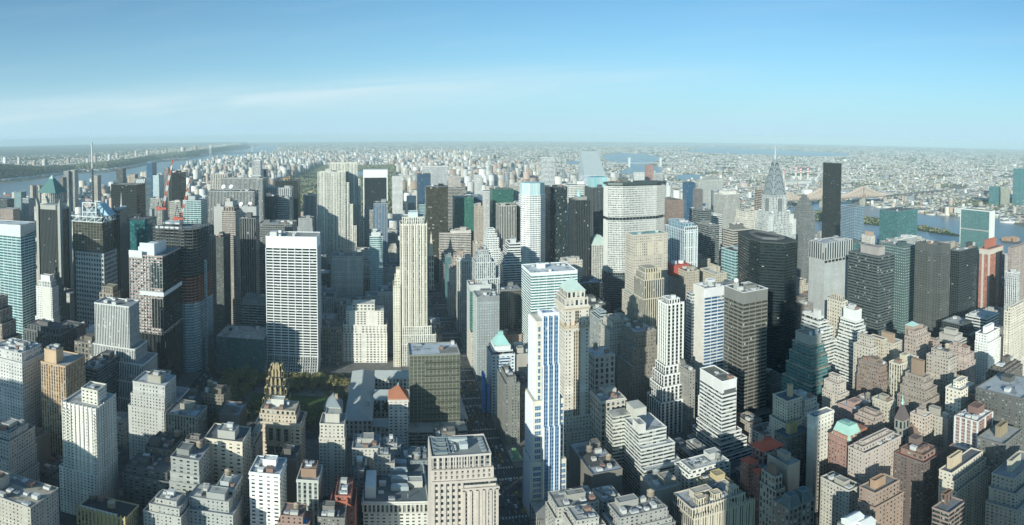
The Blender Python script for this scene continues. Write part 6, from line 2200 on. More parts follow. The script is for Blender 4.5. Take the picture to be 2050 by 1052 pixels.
def white_zig():
    r = b(OT, 'office building', 'white ziggurat office building with many narrow terraces', 1713, 624, 600, 1695, 1725, 'rib:sh', (.70, .70, .66), dep=18, n=2, blank=11)
    x0, x1, y0, y1 = r['_g']
    w, z = MB(), r['_top']
    for k in range(8):
        e = 1.6 * (k + 1)
        zt = z - 12 - 7.4 * k
        g = (x0 - e, x1 + e, y0 - e, y1 + 3)
        w.box(*g, zt - 7.4 if k < 7 else 0, zt, facade('rib', 'sh'), (7, 3.7), top=M_ROOF)
        parapet(w, *g, zt, M_STONE, 1.2, .4, .1, .3)
    w.box(x1 + 2, x1 + 11, y0 + 6, y1 + 4, 0, z - 18, facade('rib', 'sh'), (7, 3.7), top=M_ROOF)
    w.box(x1 + 11.02, x1 + 16, y0 + 7, y1 + 4, 0, z - 34, facade('rib', 'sh'), (7, 3.7), top=M_ROOF)
    w.obj('terraces', r, (.68, .68, .64))
    HERO.append((x0 - 14, x1 + 16, y0 - 14, y1 + 4, z, (0, 0, 0, 0)))


white_zig()


def teal_cap():
    r = b(AT, 'apartment building', 'tall pinkish brick apartment house with small pale teal pyramid cap', 1834, 672, 560, 1811, 1863, 'punch', (.37, .27, .21), dep=None, n=1)
    x0, x1, y0, y1 = r['_g']
    z = r['_top']
    q = (x0 + 5, x0 + 15, y0 + 8, y0 + 18)
    sub(r, lambda m: m.box(*q, z, z + 11, M_STONE), 'tank_house', (.40, .31, .24))
    sub(r, lambda m: m.frus((q[0] - .4, q[1] + .4, q[2] - .4, q[3] + .4), z + 11, ((q[0] + q[1]) / 2,) * 2 + ((q[2] + q[3]) / 2,) * 2, z + 15, M_COPPER), 'pyramid_cap', (.40, .60, .56))


teal_cap()


def brown_zig():
    r = b(AT, 'apartment tower', 'brown brick ziggurat apartment tower with dark square tank house on top', 1850, 758, 470, 1837, 1862, 'punch', (.33, .25, .19), dep=20, n=0, tiers=[(770, 2, 2, 2, 1), (785, 2, 3, 2, 1), (805, 2, 3, 2, 1), (830, 3, 3, 2, 1)], caps=[(14, 3, 3, 4, 4, 'blank', (.30, .22, .16))])


brown_zig()


def cornice_block():
    r = b(AT, 'apartment building', 'pink brick block with white cornices and a cluttered white roof', 1724, 828, 450, 1678, 1775, 'punch', (.42, .24, .19), dep=None, n=9, cornice=.9, bands=(8,), roofc=(.62, .62, .58), tanks=1)


cornice_block()


def green_mansard():
    d = 392
    r = b(AT, 'apartment building', 'red brick building with a tall pale green mansard roof', 1700, 888, d, 1659, 1734, 'punch', (.40, .18, .12), dep=None, n=0, cornice=.7, bands=(9,))
    x0, x1, y0, y1 = r['_g']
    z = r['_top']
    g = (x0 + 1, x1 - 3, y0 + 1, y1 - 1)
    sub(r, lambda m: [m.frus(g, z, (g[0] + 3, g[1] - 3, g[2] + 3, g[3] - 3), z + 12, M_COPPER), m.box(g[0] + 5, g[1] - 5, g[2] + 6, g[3] - 6, z + 12, z + 13.5, M_METAL)], 'mansard_roof', (.40, .64, .55))

    def dorm(m):
        for i in range(5):
            y = g[2] + 3 + (g[3] - g[2] - 6) * i / 4
            m.box(g[0] - .4, g[0] + 1.8, y - .9, y + .9, z, z + 4.5, M_STONE)
        for i in range(3):
            x = g[0] + 3 + (g[1] - g[0] - 6) * i / 2
            m.box(x - .9, x + .9, g[2] - .4, g[2] + 1.8, z, z + 4.5, M_STONE)
    sub(r, dorm, 'dormers', (.46, .24, .18))
    sub(r, lambda m: m.box(x1 - 2.9, x1 + 3, y0 + 2, y1 - 4, z - 30, z + 6, M_STONE), 'party_wall', (.40, .19, .13))


green_mansard()


def red_hip():
    d = 382
    r = b(AT, 'apartment building', 'dark red brick building with bright red hipped roofs at several levels', 1528, 905, d, 1505, 1566, 'arch', (.26, .13, .10), dep=None, n=0, tiers=[(938, 3, 3, 4, 0)], para=False, pen=False)
    x0, x1, y0, y1 = r['_g']
    z = r['_top']
    cx, cyy = (x0 + x1) / 2, (y0 + y1) / 2
    sub(r, lambda m: m.frus((x0 - 1.2, x1 + 1.2, y0 - 1.2, y1 + 1.2), z, (cx - 3, cx + 3, cyy - 3, cyy + 3), z + 6.5, M_STONE), 'red_roof', (.56, .13, .08))
    sub(r, lambda m: m.box(x0 + 3, x0 + 6, y1 - 6, y1 - 3, z + 2, z + 10, M_STONE), 'chimney', (.34, .28, .22))

    tur = ((x1 + 1, y0 + 3, 3.2, z - 8), (x0 - 3.5, y0 - 2, 4.2, z - 15), (x0 + 4, y0 - 6.5, 4.2, z - 19), (x0 - 6, y1 - 6, 4.5, z - 9))
    sub(r, lambda m: [m.box(a - s, a + s, c - s, c + s, 0, zz, facade('punch'), (2.6, 3.4), top=False) for a, c, s, zz in tur], 'corner_turrets', (.25, .13, .10))
    sub(r, lambda m: [m.frus((a - s - .6, a + s + .6, c - s - .6, c + s + .6), zz, (a, a, c, c), zz + 3, M_STONE) for a, c, s, zz in tur], 'turret_roofs', (.54, .13, .08))


red_hip()


def peaked():
    r = b(AT, 'apartment building', 'tan gothic building with steep peaked roof in front of the red roofed building', 1552, 958, 356, 1524, 1566, 'arch', (.40, .34, .24), dep=None, n=0, tiers=[(985, 1, 1, 2, 0)])
    x0, x1, y0, y1 = r['_g']
    z = r['_top']
    sub(r, lambda m: m.frus((x0 + 1, x1 - 3, y0 + 1, y1 - 3), z, ((x0 + x1) / 2 - 2, (x0 + x1) / 2 + 1, (y0 + y1) / 2 - 3, (y0 + y1) / 2 + 1), z + 9, M_STONE), 'peaked_roof', (.26, .18, .13))


peaked()
b(AT, 'apartment building', 'plain tan party wall building right of the tan gothic one', 1578, 935, 365, 1560, 1601, 'blank', (.44, .36, .26), dep=22, n=3, tanks=1)


def french():
    r = b(AT, 'apartment building', 'dark French mansard building with pale metal ribs on its corner roofs', 1580, 1022, 330, 1548, 1630, 'arch', (.22, .20, .16), dep=None, n=3, roofc=(.5, .52, .5))
    x0, x1, y0, y1 = r['_g']
    z = r['_top']
    roof, ribs = MB(), MB()
    for (a, c) in ((x0 + 5, y0 + 5), (x1 - 5, y0 + 5)):
        roof.frus((a - 4.8, a + 4.8, c - 4.8, c + 4.8), z, (a - 2.6, a + 2.6, c - 2.6, c + 2.6), z + 9, M_STONE)
        for sx in (-1, 1):
            for sy in (-1, 1):
                ribs.bar((a + sx * 4.85, c + sy * 4.85, z), (a + sx * 2.65, c + sy * 2.65, z + 9.1), .2, M_COPPER)
        for s in (-1, 1):
            ribs.bar((a - 2.6, c + s * 2.6, z + 9.2), (a + 2.6, c + s * 2.6, z + 9.2), .3, M_COPPER)
            ribs.bar((a + s * 2.6, c - 2.6, z + 9.2), (a + s * 2.6, c + 2.6, z + 9.2), .3, M_COPPER)
    ro = roof.obj('mansard_roof', r, (.15, .18, .18))
    ribs.obj('metal_ribs', ro, (.24, .29, .26), origin=tuple(r['_o']))


french()
b('low_building', 'low building', 'low dark roofed cream building with small white roof boxes, behind the dark French mansard building', 1700, 985, 352, 1642, 1724, 'punch', (.44, .40, .32), dep=26, n=10, roofc=(.12, .14, .13))


def sheds():
    for (px, py, lab, w) in ((1718, 1035, 'white corrugated roof shed at the bottom edge, left one', 9), (1742, 1044, 'white corrugated roof shed at the bottom edge, right one', 8)):
        p = at(px, py, 305)
        r = thing('roof_shed', (p.x, p.y, 0), lab, 'shed')
        sub(r, lambda m: [m.box(p.x - w, p.x + w * .6, p.y - 4, p.y + 7, 0, p.z - 4, facade('punch'), (3, 3.4), top=M_ROOF)], 'lower_building', (.24, .24, .22))
        sub(r, lambda m: [m.box(p.x - w + 1, p.x + w * .3, p.y - 2, p.y + 5, p.z - 4, p.z, M_PAINT), m.frus((p.x - w + .6, p.x + w * .3 + .4, p.y - 2.4, p.y + 5.4), p.z, (p.x - w + 1, p.x + w * .3, p.y + 1.2, p.y + 1.8), p.z + 2.2, M_PAINT)], 'white_shed', (.76, .78, .76))


sheds()


def framed():
    r = b(AT, 'apartment building', 'brick building framed by white concrete strips with a flat white roof', 1957, 846, 400, 1912, 1986, 'apt', (.34, .17, .12), dep=None, n=5, roofc=(.66, .68, .68), caps=(), tiers=[(905, 6, 0, 3, 0)], pen=True)
    x0, x1, y0, y1 = r['_g']
    z = r['_top']

    def fr(m):
        for i in range(5):
            y = y0 + (y1 - y0) * i / 4
            m.box(x0 - .5, x0 - .02, y - .7, y + .7, 10, z, M_PAINT)
        for i in range(3):
            x = x0 + (x1 - x0) * i / 2
            m.box(x - .7, x + .7, y0 - .5, y0 - .02, 10, z, M_PAINT)
        for k in range(2, int(z / 3), 1):
            m.box(x0 - .3, x0 - .02, y0 + .3, y1, k * 3, k * 3 + .4, M_PAINT, bottom=True)
        parapet(m, x0, x1, y0, y1, z + .2, M_PAINT, .5, 1.4, .3, .3)
    sub(r, fr, 'white_frame', (.72, .72, .70))


framed()


def church():
    d = 425
    p = at(1806, 838, d)
    r = thing('church', (p.x, p.y, 0), 'small dark church with a slate steeple and pale green spire', 'church')
    sub(r, lambda m: m.box(p.x - 4, p.x + 4, p.y - 4, p.y + 4, 0, p.z, facade('arch'), (4, 9), top=M_STONE), 'tower', (.34, .33, .29))
    st = sub(r, lambda m: m.frus((p.x - 4.4, p.x + 4.4, p.y - 4.4, p.y + 4.4), p.z, (p.x - .8, p.x + .8, p.y - .8, p.y + .8), p.z + 13, M_STONE), 'steeple', (.15, .12, .12))
    sub(r, lambda m: [m.tube(p.x, p.y, p.z + 13, p.z + 22, .9, .1, M_COPPER, 6), m.tube(p.x, p.y, p.z + 14.5, p.z + 15.5, 1.4, 1.4, M_COPPER, 6)], 'spire', (.42, .66, .58), st)
    sub(r, lambda m: [m.box(p.x + 4.1, p.x + 26, p.y - 6, p.y + 8, 0, p.z - 18, facade('arch'), (5, 9), top=False), m.frus((p.x + 4.1, p.x + 26, p.y - 6.5, p.y + 8.5), p.z - 18, (p.x + 4.1, p.x + 26, p.y + .8, p.y + 1.2), p.z - 11, M_STONE)], 'nave', (.24, .17, .13))
    HERO.append((p.x - 5, p.x + 26, p.y - 6, p.y + 8, p.z, (0, 0, 0, 0)))


church()


def ribbed_front():
    d = 350
    r = b(ST, 'office building', 'cream art deco building with gothic white ribs and stepped roofs at the bottom edge', 1386, 1022, d, 1348, 1490, 'stripe', (.54, .46, .33), dep=None, n=8, roofc=(.5, .52, .52), tiers=[(1042, .5, 6, 3, 0)], tanks=2)
    x0, x1, y0, y1 = r['_g']
    z = r['_top']

    def ribs(m):
        n = 26
        rg = random.Random(5)
        for i in range(n + 1):
            x = x0 + (x1 + 6 - x0) * i / n
            t = abs(i / n - .5)
            h = 6 * max(0, 1 - 4 * abs(t - .0)) + rg.uniform(0, 1.5)
            m.box(x - .35, x + .35, y0 - 3.6, y0 - 3.02, 0, z - 5 + h, M_STONE)
            m.frus((x - .35, x + .35, y0 - 3.6, y0 - 3.02), z - 5 + h, (x, x, y0 - 3.3, y0 - 3.3), z - 3.6 + h, M_STONE)
        for i in range(20):
            x = x0 + (x1 - x0) * i / 19
            m.box(x - .3, x + .3, y0 - .5, y0 - .02, z - 10, z + 2.0, M_STONE)
    sub(r, ribs, 'ribs', (.70, .64, .52))

    def pav(m):
        for a in (.15, .45, .78):
            x = x0 + (x1 - x0) * a
            m.box(x, x + 6, y0 + 3, y0 + 9, z, z + 6, facade('pier'), (2, 6), top=M_ROOF)
            parapet(m, x, x + 6, y0 + 3, y0 + 9, z + 6, M_STONE, .5, .3, .2, .3)
    sub(r, pav, 'pavilions', (.64, .56, .42))


ribbed_front()
b(MB_, 'loft building', 'cream party walled loft with two grey tanks left of the cream ribbed building', 1312, 985, 385, 1290, 1362, 'blank', (.50, .44, .32), dep=24, n=3, tanks=2, roofc=(.42, .42, .40))
b(MB_, 'loft building', 'yellow walled loft with dark roof clutter above the cream ribbed building', 1432, 985, 378, 1416, 1473, 'punch2', (.52, .42, .22), dep=24, n=4, tanks=3, roofc=(.12, .12, .11))
for i, a in enumerate([
    (1112, 1028, 340, 1100, 1200, (.36, .35, .30), 'dark roofed loft with white parapet walls right of the blue tower base'),
    (1205, 1012, 360, 1190, 1255, (.50, .46, .38), 'cream walled loft with two tan water tanks at the bottom'),
    (1262, 1032, 345, 1258, 1300, (.34, .34, .31), 'grey loft with a pale teal hut at the bottom, left of the cream loft'),
    (1232, 1052, 325, 1215, 1345, (.32, .31, .28), 'row of small flat roofs with vents along the bottom edge'),
    (1310, 1045, 335, 1300, 1352, (.26, .26, .24), 'grey roof with one round tank left of the cream ribbed building'),
    (1150, 1054, 318, 1100, 1212, (.40, .38, .33), 'pale roof with parapets at the bottom edge below the blue striped tower'),
]):
    b(MB_, 'loft building', a[6], a[0], a[1], a[2], a[3], a[4], 'punch', a[5], dep=22, n=9, tanks=[0, 2, 0, 0, 1, 0][i], roofc=ROOFC[i % 7])


def green_gable():
    d = 455
    r = b(AT, 'loft building', 'white ornate corner building with a green tiled roof left of the blue striped tower', 1026, 925, 492, 1018, 1046, 'arch', (.56, .53, .46), dep=18, n=0, tiers=[(945, .3, .5, 1, 0)])
    x0, x1, y0, y1 = r['_g']
    z = r['_top']
    sub(r, lambda m: m.frus((x0, x1, y0, y1), z, (x0 + 3, x1 - 3, y0 + 3, y1 - 3), z + 7, M_COPPER), 'green_roof', (.22, .40, .22))
    sub(r, lambda m: [m.box(x0 - .5, x0 + 2, y0 + 3 + k * 5, y0 + 5.4 + k * 5, z, z + 4, M_STONE) for k in range(3)], 'dormers', (.60, .57, .50))


green_gable()
b(OT, 'office building', 'grey base block with curved balconies at the foot of the blue grey braced tower', 978, 822, 610, 958, 1010, 'ribw', (.38, .42, .44), dep=40, n=5)


def scaffold():
    p0 = ground(952, 850)
    p1 = ground(956, 850)
    x, y = p0[0] + 11, p0[1] + 14
    r = thing('scaffold', (x, y, 0), 'bright blue netted scaffold tower beside the avenue', 'scaffold')
    sub(r, lambda m: m.box(x, x + 2.2, y + 4, y + 17, 4, 52, M_PAINT), 'blue_net', (.03, .24, .68))
    sub(r, lambda m: m.box(x + 4, x + 7, y + 3, y + 15, 4, 38, M_PAINT), 'side_net', (.04, .28, .66))
    sub(r, lambda m: [m.bar((x + dx, y + 4, 0), (x + dx, y + 4, 55), .12, M_METAL) for dx in (0, 2.2, 4, 7)] + [m.bar((x, y + 3.8, k * 6), (x + 7, y + 3.8, k * 6), .1, M_METAL) for k in range(1, 9)], 'poles', (.3, .3, .3))


scaffold()

# ---- more of the lower left and the small blocks
for a, k in [
    ((ST, 'office building', 'grey stone setback building with square windows right of the cream apartment tower', 330, 775, 480, 266, 350, 'punch', (.42, .41, .37)), dict(dep=26, n=2, caps=[(7, 12, 6, 5, 5, 'blank', (.40, .38, .32))], tiers=[(800, 1.5, 0, 1.5, 0), (825, 2, 0, 1.5, 0)])),
    ((ST, 'loft building', 'tan building with saw tooth parapet right of the grey square windowed one', 396, 838, 455, 331, 402, 'pier', (.34, .31, .23)), dict(dep=24, n=4)),
    ((MB_, 'loft building', 'dark building with three pale tank tops at the edge of the park', 405, 812, 495, 360, 412, 'punch', (.15, .15, .13)), dict(dep=24, n=2, tanks=3, roofc=(.10, .11, .10))),
    ((MB_, 'loft building', 'brown building with arched bay and roof hut beside the park', 448, 800, 500, 396, 458, 'punch', (.26, .21, .14)), dict(dep=24, n=4, tanks=1)),
    ((MB_, 'loft building', 'low building with a pale blue roof at the park edge', 478, 833, 470, 438, 487, 'blank', (.22, .17, .13)), dict(dep=26, n=4, roofc=(.44, .50, .54))),
    ((ST, 'office building', 'sunlit cream building with dark strip windows and blank stepped top', 485, 888, 400, 409, 498, 'punch2', (.60, .50, .35)), dict(dep=26, n=2, caps=[(7, 9, 4, 4, 6, 'blank', (.46, .45, .41))], cornice=.3, tiers=[(935, 0, .5, .8, 0)])),
    ((MB_, 'loft building', 'tan loft at the park corner right of the sunlit cream building', 512, 885, 430, 498, 518, 'punch', (.40, .36, .28)), dict(dep=24, n=2, tanks=1)),
    ((MB_, 'loft building', 'grey stepped loft with tanks and a lit brick roof house', 398, 925, 378, 342, 405, 'punch2', (.30, .31, .28)), dict(dep=24, n=2, tanks=2, caps=(), tiers=[(955, .4, .3, .8, 0), (975, .4, .3, .8, 0)])),
    ((MB_, 'loft building', 'thin dark tower loft with a pointed tank right of the grey stepped loft', 402, 892, 400, 368, 408, 'punch', (.26, .22, .18)), dict(dep=16, n=1, tanks=1)),
    ((MB_, 'loft building', 'long dark loft with white roof huts right of the cream apartment tower foot', 340, 960, 400, 245, 344, 'punch2', (.16, .18, .18)), dict(dep=26, n=8, tanks=1, roofc=(.10, .12, .12))),
    ((MB_, 'loft building', 'dark loft with L shaped roof behind the long dark loft', 342, 905, 430, 290, 346, 'punch', (.19, .18, .15)), dict(dep=30, n=5, tanks=1, roofc=(.10, .12, .11))),
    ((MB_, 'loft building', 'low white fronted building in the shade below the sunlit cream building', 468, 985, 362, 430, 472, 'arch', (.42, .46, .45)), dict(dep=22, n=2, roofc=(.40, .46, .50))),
    ((MB_, 'loft building', 'pale loft carrying four round water tanks at the bottom edge', 362, 1030, 345, 287, 368, 'punch', (.40, .39, .34)), dict(dep=22, n=4, tanks=4, roofc=(.14, .15, .14))),
    ((MB_, 'loft building', 'wide roof half white half black with one cream tank at the bottom edge', 466, 1022, 348, 370, 470, 'punch', (.36, .37, .34)), dict(dep=24, n=5, tanks=1, roofc=(.30, .35, .38))),
    ((AT, 'apartment tower', 'left one of two tan rounded towers beside the wide river', 65, 372, 2300, 60, 69, 'apt', (.48, .38, .27)), dict(dep=28, n=0)),
    ((AT, 'apartment tower', 'right one of two tan rounded towers beside the wide river', 79, 372, 2300, 74, 82, 'apt', (.48, .38, .27)), dict(dep=28, n=0)),
    ((AT, 'apartment tower', 'grey slab with a pale left half left of the antenna, beside the river', 137, 343, 2250, 127, 140, 'stripe', (.44, .44, .42)), dict(dep=28, n=0)),
    ((AT, 'apartment tower', 'tall cream slab left of the antenna, beside the river', 149, 341, 2250, 141, 153, 'stripe', (.58, .56, .50)), dict(dep=28, n=0)),
    ((AT, 'apartment tower', 'dark brown slab behind the copper pyramid', 126, 356, 2000, 117, 127, 'apt', (.20, .17, .15)), dict(dep=24, n=0)),
    ((AT, 'apartment tower', 'dark tower by the river above the black window grid slab', 246, 338, 2150, 232, 248, 'rib', (.16, .16, .16)), dict(dep=26, n=0)),
    ((AT, 'apartment tower', 'tan tower with rounded head right of the dark river tower', 270, 350, 1900, 258, 274, 'apt', (.40, .31, .23)), dict(dep=26, n=0)),
    ((AT, 'apartment tower', 'grey tan tower just right of the antenna mast', 195, 352, 1950, 183, 197, 'apt', (.38, .33, .27)), dict(dep=26, n=0)),
    ((AT, 'apartment tower', 'teal glass tower at the left edge below the river', 42, 385, 1900, 28, 46, 'ribw:te', (.36, .44, .45)), dict(dep=30, n=0)),
    ((AT, 'apartment tower', 'pale blue slab right of the teal glass tower below the river', 57, 398, 1800, 45, 64, 'stripe', (.50, .56, .58)), dict(dep=30, n=0)),
    ((OT, 'office building', 'dark block at the left edge below the river', 14, 400, 1750, -20, 28, 'rib', (.12, .15, .16)), dict(dep=36, n=0)),
    ((AT, 'apartment building', 'brown brick apartment block at the left edge below the dark block', 26, 420, 1500, 0, 28, 'apt', (.36, .25, .20)), dict(dep=30, n=0)),
    ((ST, 'skyscraper', 'white tower with rounded glass top before the park, left of the black slab', 521, 322, 1700, 507, 523, 'stripe', (.66, .68, .66)), dict(dep=30, n=0, tiers=[(352, 2, 2, 2, 0)])),
    ((OT, 'office tower', 'dark blue thin slab right of the white rounded tower', 532, 340, 1750, 523, 534, 'stripe:bl', (.05, .07, .09)), dict(dep=30, n=0)),
    ((OT, 'skyscraper', 'black slab with an orange crane on its roof, before the park', 596, 362, 1500, 551, 598, 'stripe:vd', (.05, .06, .06)), dict(dep=46, n=2)),
    ((OT, 'office tower', 'wide pale block with tall top windows in front of the black slab', 583, 377, 1350, 530, 587, 'pierw', (.48, .50, .50)), dict(dep=30, n=3)),
    ((OT, 'office tower', 'dark slim block left of the grey banded block, before the black slab', 552, 394, 1150, 530, 555, 'stripe:vd', (.10, .12, .13)), dict(dep=30, n=1)),
    ((OT, 'office tower', 'grey banded block right of the dark slim block', 579, 397, 1160, 554, 583, 'rib', (.40, .43, .43)), dict(dep=30, n=1)),
    ((OT, 'office tower', 'black and white piered tower with tan roof block left of the huge limestone slab', 632, 392, 1440, 607, 637, 'stripe:vd', (.52, .52, .49)), dict(dep=34, n=0, caps=[(9, 10, 10, 8, 8, 'blank', (.5, .42, .3))])),
    ((OT, 'office tower', 'grey stepped tower below the piered tower left of the huge limestone slab', 625, 438, 1300, 597, 629, 'punch', (.32, .35, .36)), dict(dep=34, n=1, tiers=[(455, 2, 2, 2, 0)])),
]:
    b(*a, **k)
_p = at(575, 360, 1520)
_t = thing('tower_crane', (_p.x, _p.y, _p.z), 'small orange crane lying over the roof of the black slab before the park', 'crane')
sub(_t, lambda m: [m.bar((_p.x - 14, _p.y, _p.z + 3), (_p.x + 8, _p.y, _p.z + 3), .8, M_PAINT), m.bar((_p.x + 7, _p.y, _p.z - 2), (_p.x + 7, _p.y, _p.z + 10), .8, M_PAINT), m.bar((_p.x + 7, _p.y, _p.z + 10), (_p.x - 10, _p.y, _p.z + 3), .3, M_PAINT)], 'jib', (.60, .32, .05))
sub(_t, lambda m: m.box(_p.x + 5, _p.x + 9, _p.y - 2, _p.y + 2, _p.z - 2, _p.z + 1, M_PAINT), 'base', (.2, .2, .2))

# ================================================================== setting
def setting(name, build, m=None, kind='structure', col=(.5, .5, .5)):
    mb = MB()
    build(mb)
    o = mb.obj(name, None, col)
    o['kind'] = kind
    return o


def ground_mat():
    m, nt, out = mat('land')
    L = nt.links
    tc = nt.nodes.new('ShaderNodeTexCoord')
    n1 = nn(nt, 'ShaderNodeTexNoise', Scale=.0011, Detail=8.0, Roughness=.62)
    n2 = nn(nt, 'ShaderNodeTexNoise', Scale=.009, Detail=6.0, Roughness=.7)
    for n in (n1, n2):
        L.new(tc.outputs['Object'], n.inputs['Vector'])
    r1 = nn(nt, 'ShaderNodeValToRGB')
    e = r1.color_ramp.elements
    e[0].position, e[0].color = .40, (.22, .21, .18, 1)
    e[1].position, e[1].color = .60, (.085, .115, .06, 1)
    L.new(n1.outputs[0], r1.inputs[0])
    r2 = nn(nt, 'ShaderNodeValToRGB')
    e = r2.color_ramp.elements
    e[0].position, e[0].color = .42, (.09, .10, .07, 1)
    e[1].position, e[1].color = .62, (.34, .33, .30, 1)
    L.new(n2.outputs[0], r2.inputs[0])
    c = mixc(nt, .5, r1.outputs[0], r2.outputs[0])
    bs = bsdf(nt, .95, .1)
    L.new(c, bs.inputs['Base Color'])
    L.new(bs.outputs[0], out.inputs[0])
    return m


def noisy_mat(name, c0, c1, scale, rough=.9, spec=.2, lo=.35, hi=.65):
    m, nt, out = mat(name)
    tc = nt.nodes.new('ShaderNodeTexCoord')
    n1 = nn(nt, 'ShaderNodeTexNoise', Scale=scale, Detail=7.0, Roughness=.65)
    nt.links.new(tc.outputs['Object'], n1.inputs['Vector'])
    r1 = nn(nt, 'ShaderNodeValToRGB')
    e = r1.color_ramp.elements
    e[0].position, e[0].color = lo, c0 + (1,)
    e[1].position, e[1].color = hi, c1 + (1,)
    nt.links.new(n1.outputs[0], r1.inputs[0])
    bs = bsdf(nt, rough, spec)
    nt.links.new(r1.outputs[0], bs.inputs['Base Color'])
    nt.links.new(bs.outputs[0], out.inputs[0])
    return m


def water_mat():
    m, nt, out = mat('river_water')
    tc = nt.nodes.new('ShaderNodeTexCoord')
    n1 = nn(nt, 'ShaderNodeTexNoise', Scale=.05, Detail=4.0)
    n2 = nn(nt, 'ShaderNodeTexNoise', Scale=.0016, Detail=4.0)
    nt.links.new(tc.outputs['Object'], n1.inputs['Vector'])
    nt.links.new(tc.outputs['Object'], n2.inputs['Vector'])
    bp = nn(nt, 'ShaderNodeBump', Strength=.35, Distance=1.2)
    nt.links.new(n1.outputs[0], bp.inputs['Height'])
    c = mixc(nt, n2.outputs[0], (.13, .18, .215), (.17, .22, .25))
    bs = bsdf(nt, .28, .5)
    nt.links.new(c, bs.inputs['Base Color'])
    nt.links.new(bp.outputs[0], bs.inputs['Normal'])
    nt.links.new(bs.outputs[0], out.inputs[0])
    return m


M_LAND = ground_mat()
M_WATER = water_mat()
M_ASPH = noisy_mat('asphalt', (.055, .057, .06), (.10, .103, .105), .08)
M_PAVE = noisy_mat('paving', (.12, .12, .115), (.20, .20, .19), .15)
M_GRASS = noisy_mat('turf', (.035, .075, .025), (.09, .12, .045), .06)
M_HILL = noisy_mat('wooded_hills', (.10, .11, .085), (.22, .22, .17), .004, lo=.42, hi=.62)
M_LINE = plain('line_paint', .7, .2)


def disc(m):
    n = 96
    rs = [0, 3000, 9000, 33000]
    for a, c in zip(rs, rs[1:]):
        for i in range(n):
            t0, t1 = 2 * math.pi * i / n, 2 * math.pi * (i + 1) / n
            P = lambda r, t: (r * math.cos(t), r * math.sin(t), 0)
            m.face([P(a, t0), P(c, t0), P(c, t1), P(a, t1)] if a else [P(0, 0), P(c, t0), P(c, t1)], M_LAND)


setting('ground', disc)
WATER = {
    'river_west': [(-80, 440), (60, 412), (181, 392), (300, 362), (375, 340), (430, 327), (500, 316), (540, 307), (553, 297), (558, 290.5), (540, 289.5), (520, 291), (497, 298), (460, 304), (430, 311), (390, 314), (372, 322), (310, 326), (285, 333), (260, 339), (215, 346), (150, 348), (105, 352), (80, 360), (0, 369), (-80, 376)],
    'river_east': [(1480, 425), (1560, 418), (1640, 405), (1690, 405), (1750, 414), (1790, 419), (1835, 427), (1918, 434), (1990, 438), (2003, 433), (2013, 433), (2005, 441), (2052, 457), (2130, 464), (2130, 590), (2050, 555), (1985, 535), (1850, 512), (1750, 495), (1650, 475), (1560, 457), (1480, 440)],
    'sound': [(1180, 289.3), (1300, 288.2), (1560, 290.0), (1560, 291.6), (1420, 291.4), (1300, 290.8), (1200, 291.2)],
    'bay': [(1373, 304), (1400, 295), (1480, 296), (1560, 300), (1700, 307), (1700, 313), (1620, 314), (1558, 311), (1500, 310), (1440, 308)],
    'strait': [(1204, 313), (1230, 307), (1290, 308), (1330, 316), (1300, 328), (1330, 338), (1322, 350), (1236, 350), (1262, 330), (1215, 323)],
    'cove': [(1349, 352), (1380, 348), (1412, 352), (1405, 361), (1352, 360)],
    'inlet': [(1128, 326), (1150, 322), (1178, 324), (1172, 329), (1140, 331)],
}
WPOLY = {}
for k, pts in WATER.items():
    WPOLY[k] = [ground(*p) for p in pts]


def tri_fill(m, pts, z, mt):
    from mathutils.geometry import tessellate_polygon
    P = [Vector((p[0], p[1], 0)) for p in pts]
    for t in tessellate_polygon([P]):
        a, b_, c = (P[i] for i in t)
        f = [(v.x, v.y, z) for v in (a, b_, c)]
        if (b_ - a).cross(c - a).z < 0:
            f.reverse()
        m.face(f, mt)


for k, p in WPOLY.items():
    o = setting('water_' + k if False else 'water', lambda m: tri_fill(m, p, .3, M_WATER))
ISLE = [ground(*p) for p in [(1540, 431), (1640, 424), (1690, 428), (1750, 436), (1835, 451), (1880, 460), (1922, 471), (1922, 475), (1880, 469), (1835, 462), (1750, 452), (1690, 444), (1540, 441)]]
setting('island_land', lambda m: (tri_fill(m, ISLE, 1.2, M_GRASS)))
ROCKS = [ground(*p) for p in [(2000, 480), (2012, 477), (2030, 479), (2046, 485), (2040, 489), (2010, 487)]]
setting('islet_land', lambda m: (tri_fill(m, ROCKS, 1.2, M_PAVE)))


def inside(poly, x, y):
    c = np.zeros(np.shape(x), bool)
    n = len(poly)
    for i in range(n):
        (x0, y0), (x1, y1) = poly[i], poly[(i + 1) % n]
        cond = (y0 > y) != (y1 > y)
        with np.errstate(all='ignore'):
            c ^= cond & (x < (x1 - x0) * (y - y0) / (y1 - y0 + 1e-12) + x0)
    return c


def in_water(x, y):
    c = np.zeros(np.shape(x), bool)
    for p in WPOLY.values():
        c |= inside(p, x, y)
    return c


# wooded ridge beyond the western river
RIDGE = [(-80, 371, 366, 338), (0, 364, 358, 331), (80, 356, 350, 336), (150, 345, 341, 332), (215, 342, 337, 325), (260, 336, 332, 320), (310, 323.5, 321, 311), (372, 319, 317, 304.5), (430, 308.5, 307, 296.5), (460, 302.5, 301.5, 292.5), (490, 297.2, 296.2, 290.2), (497, 297.2, 296.6, 294)]


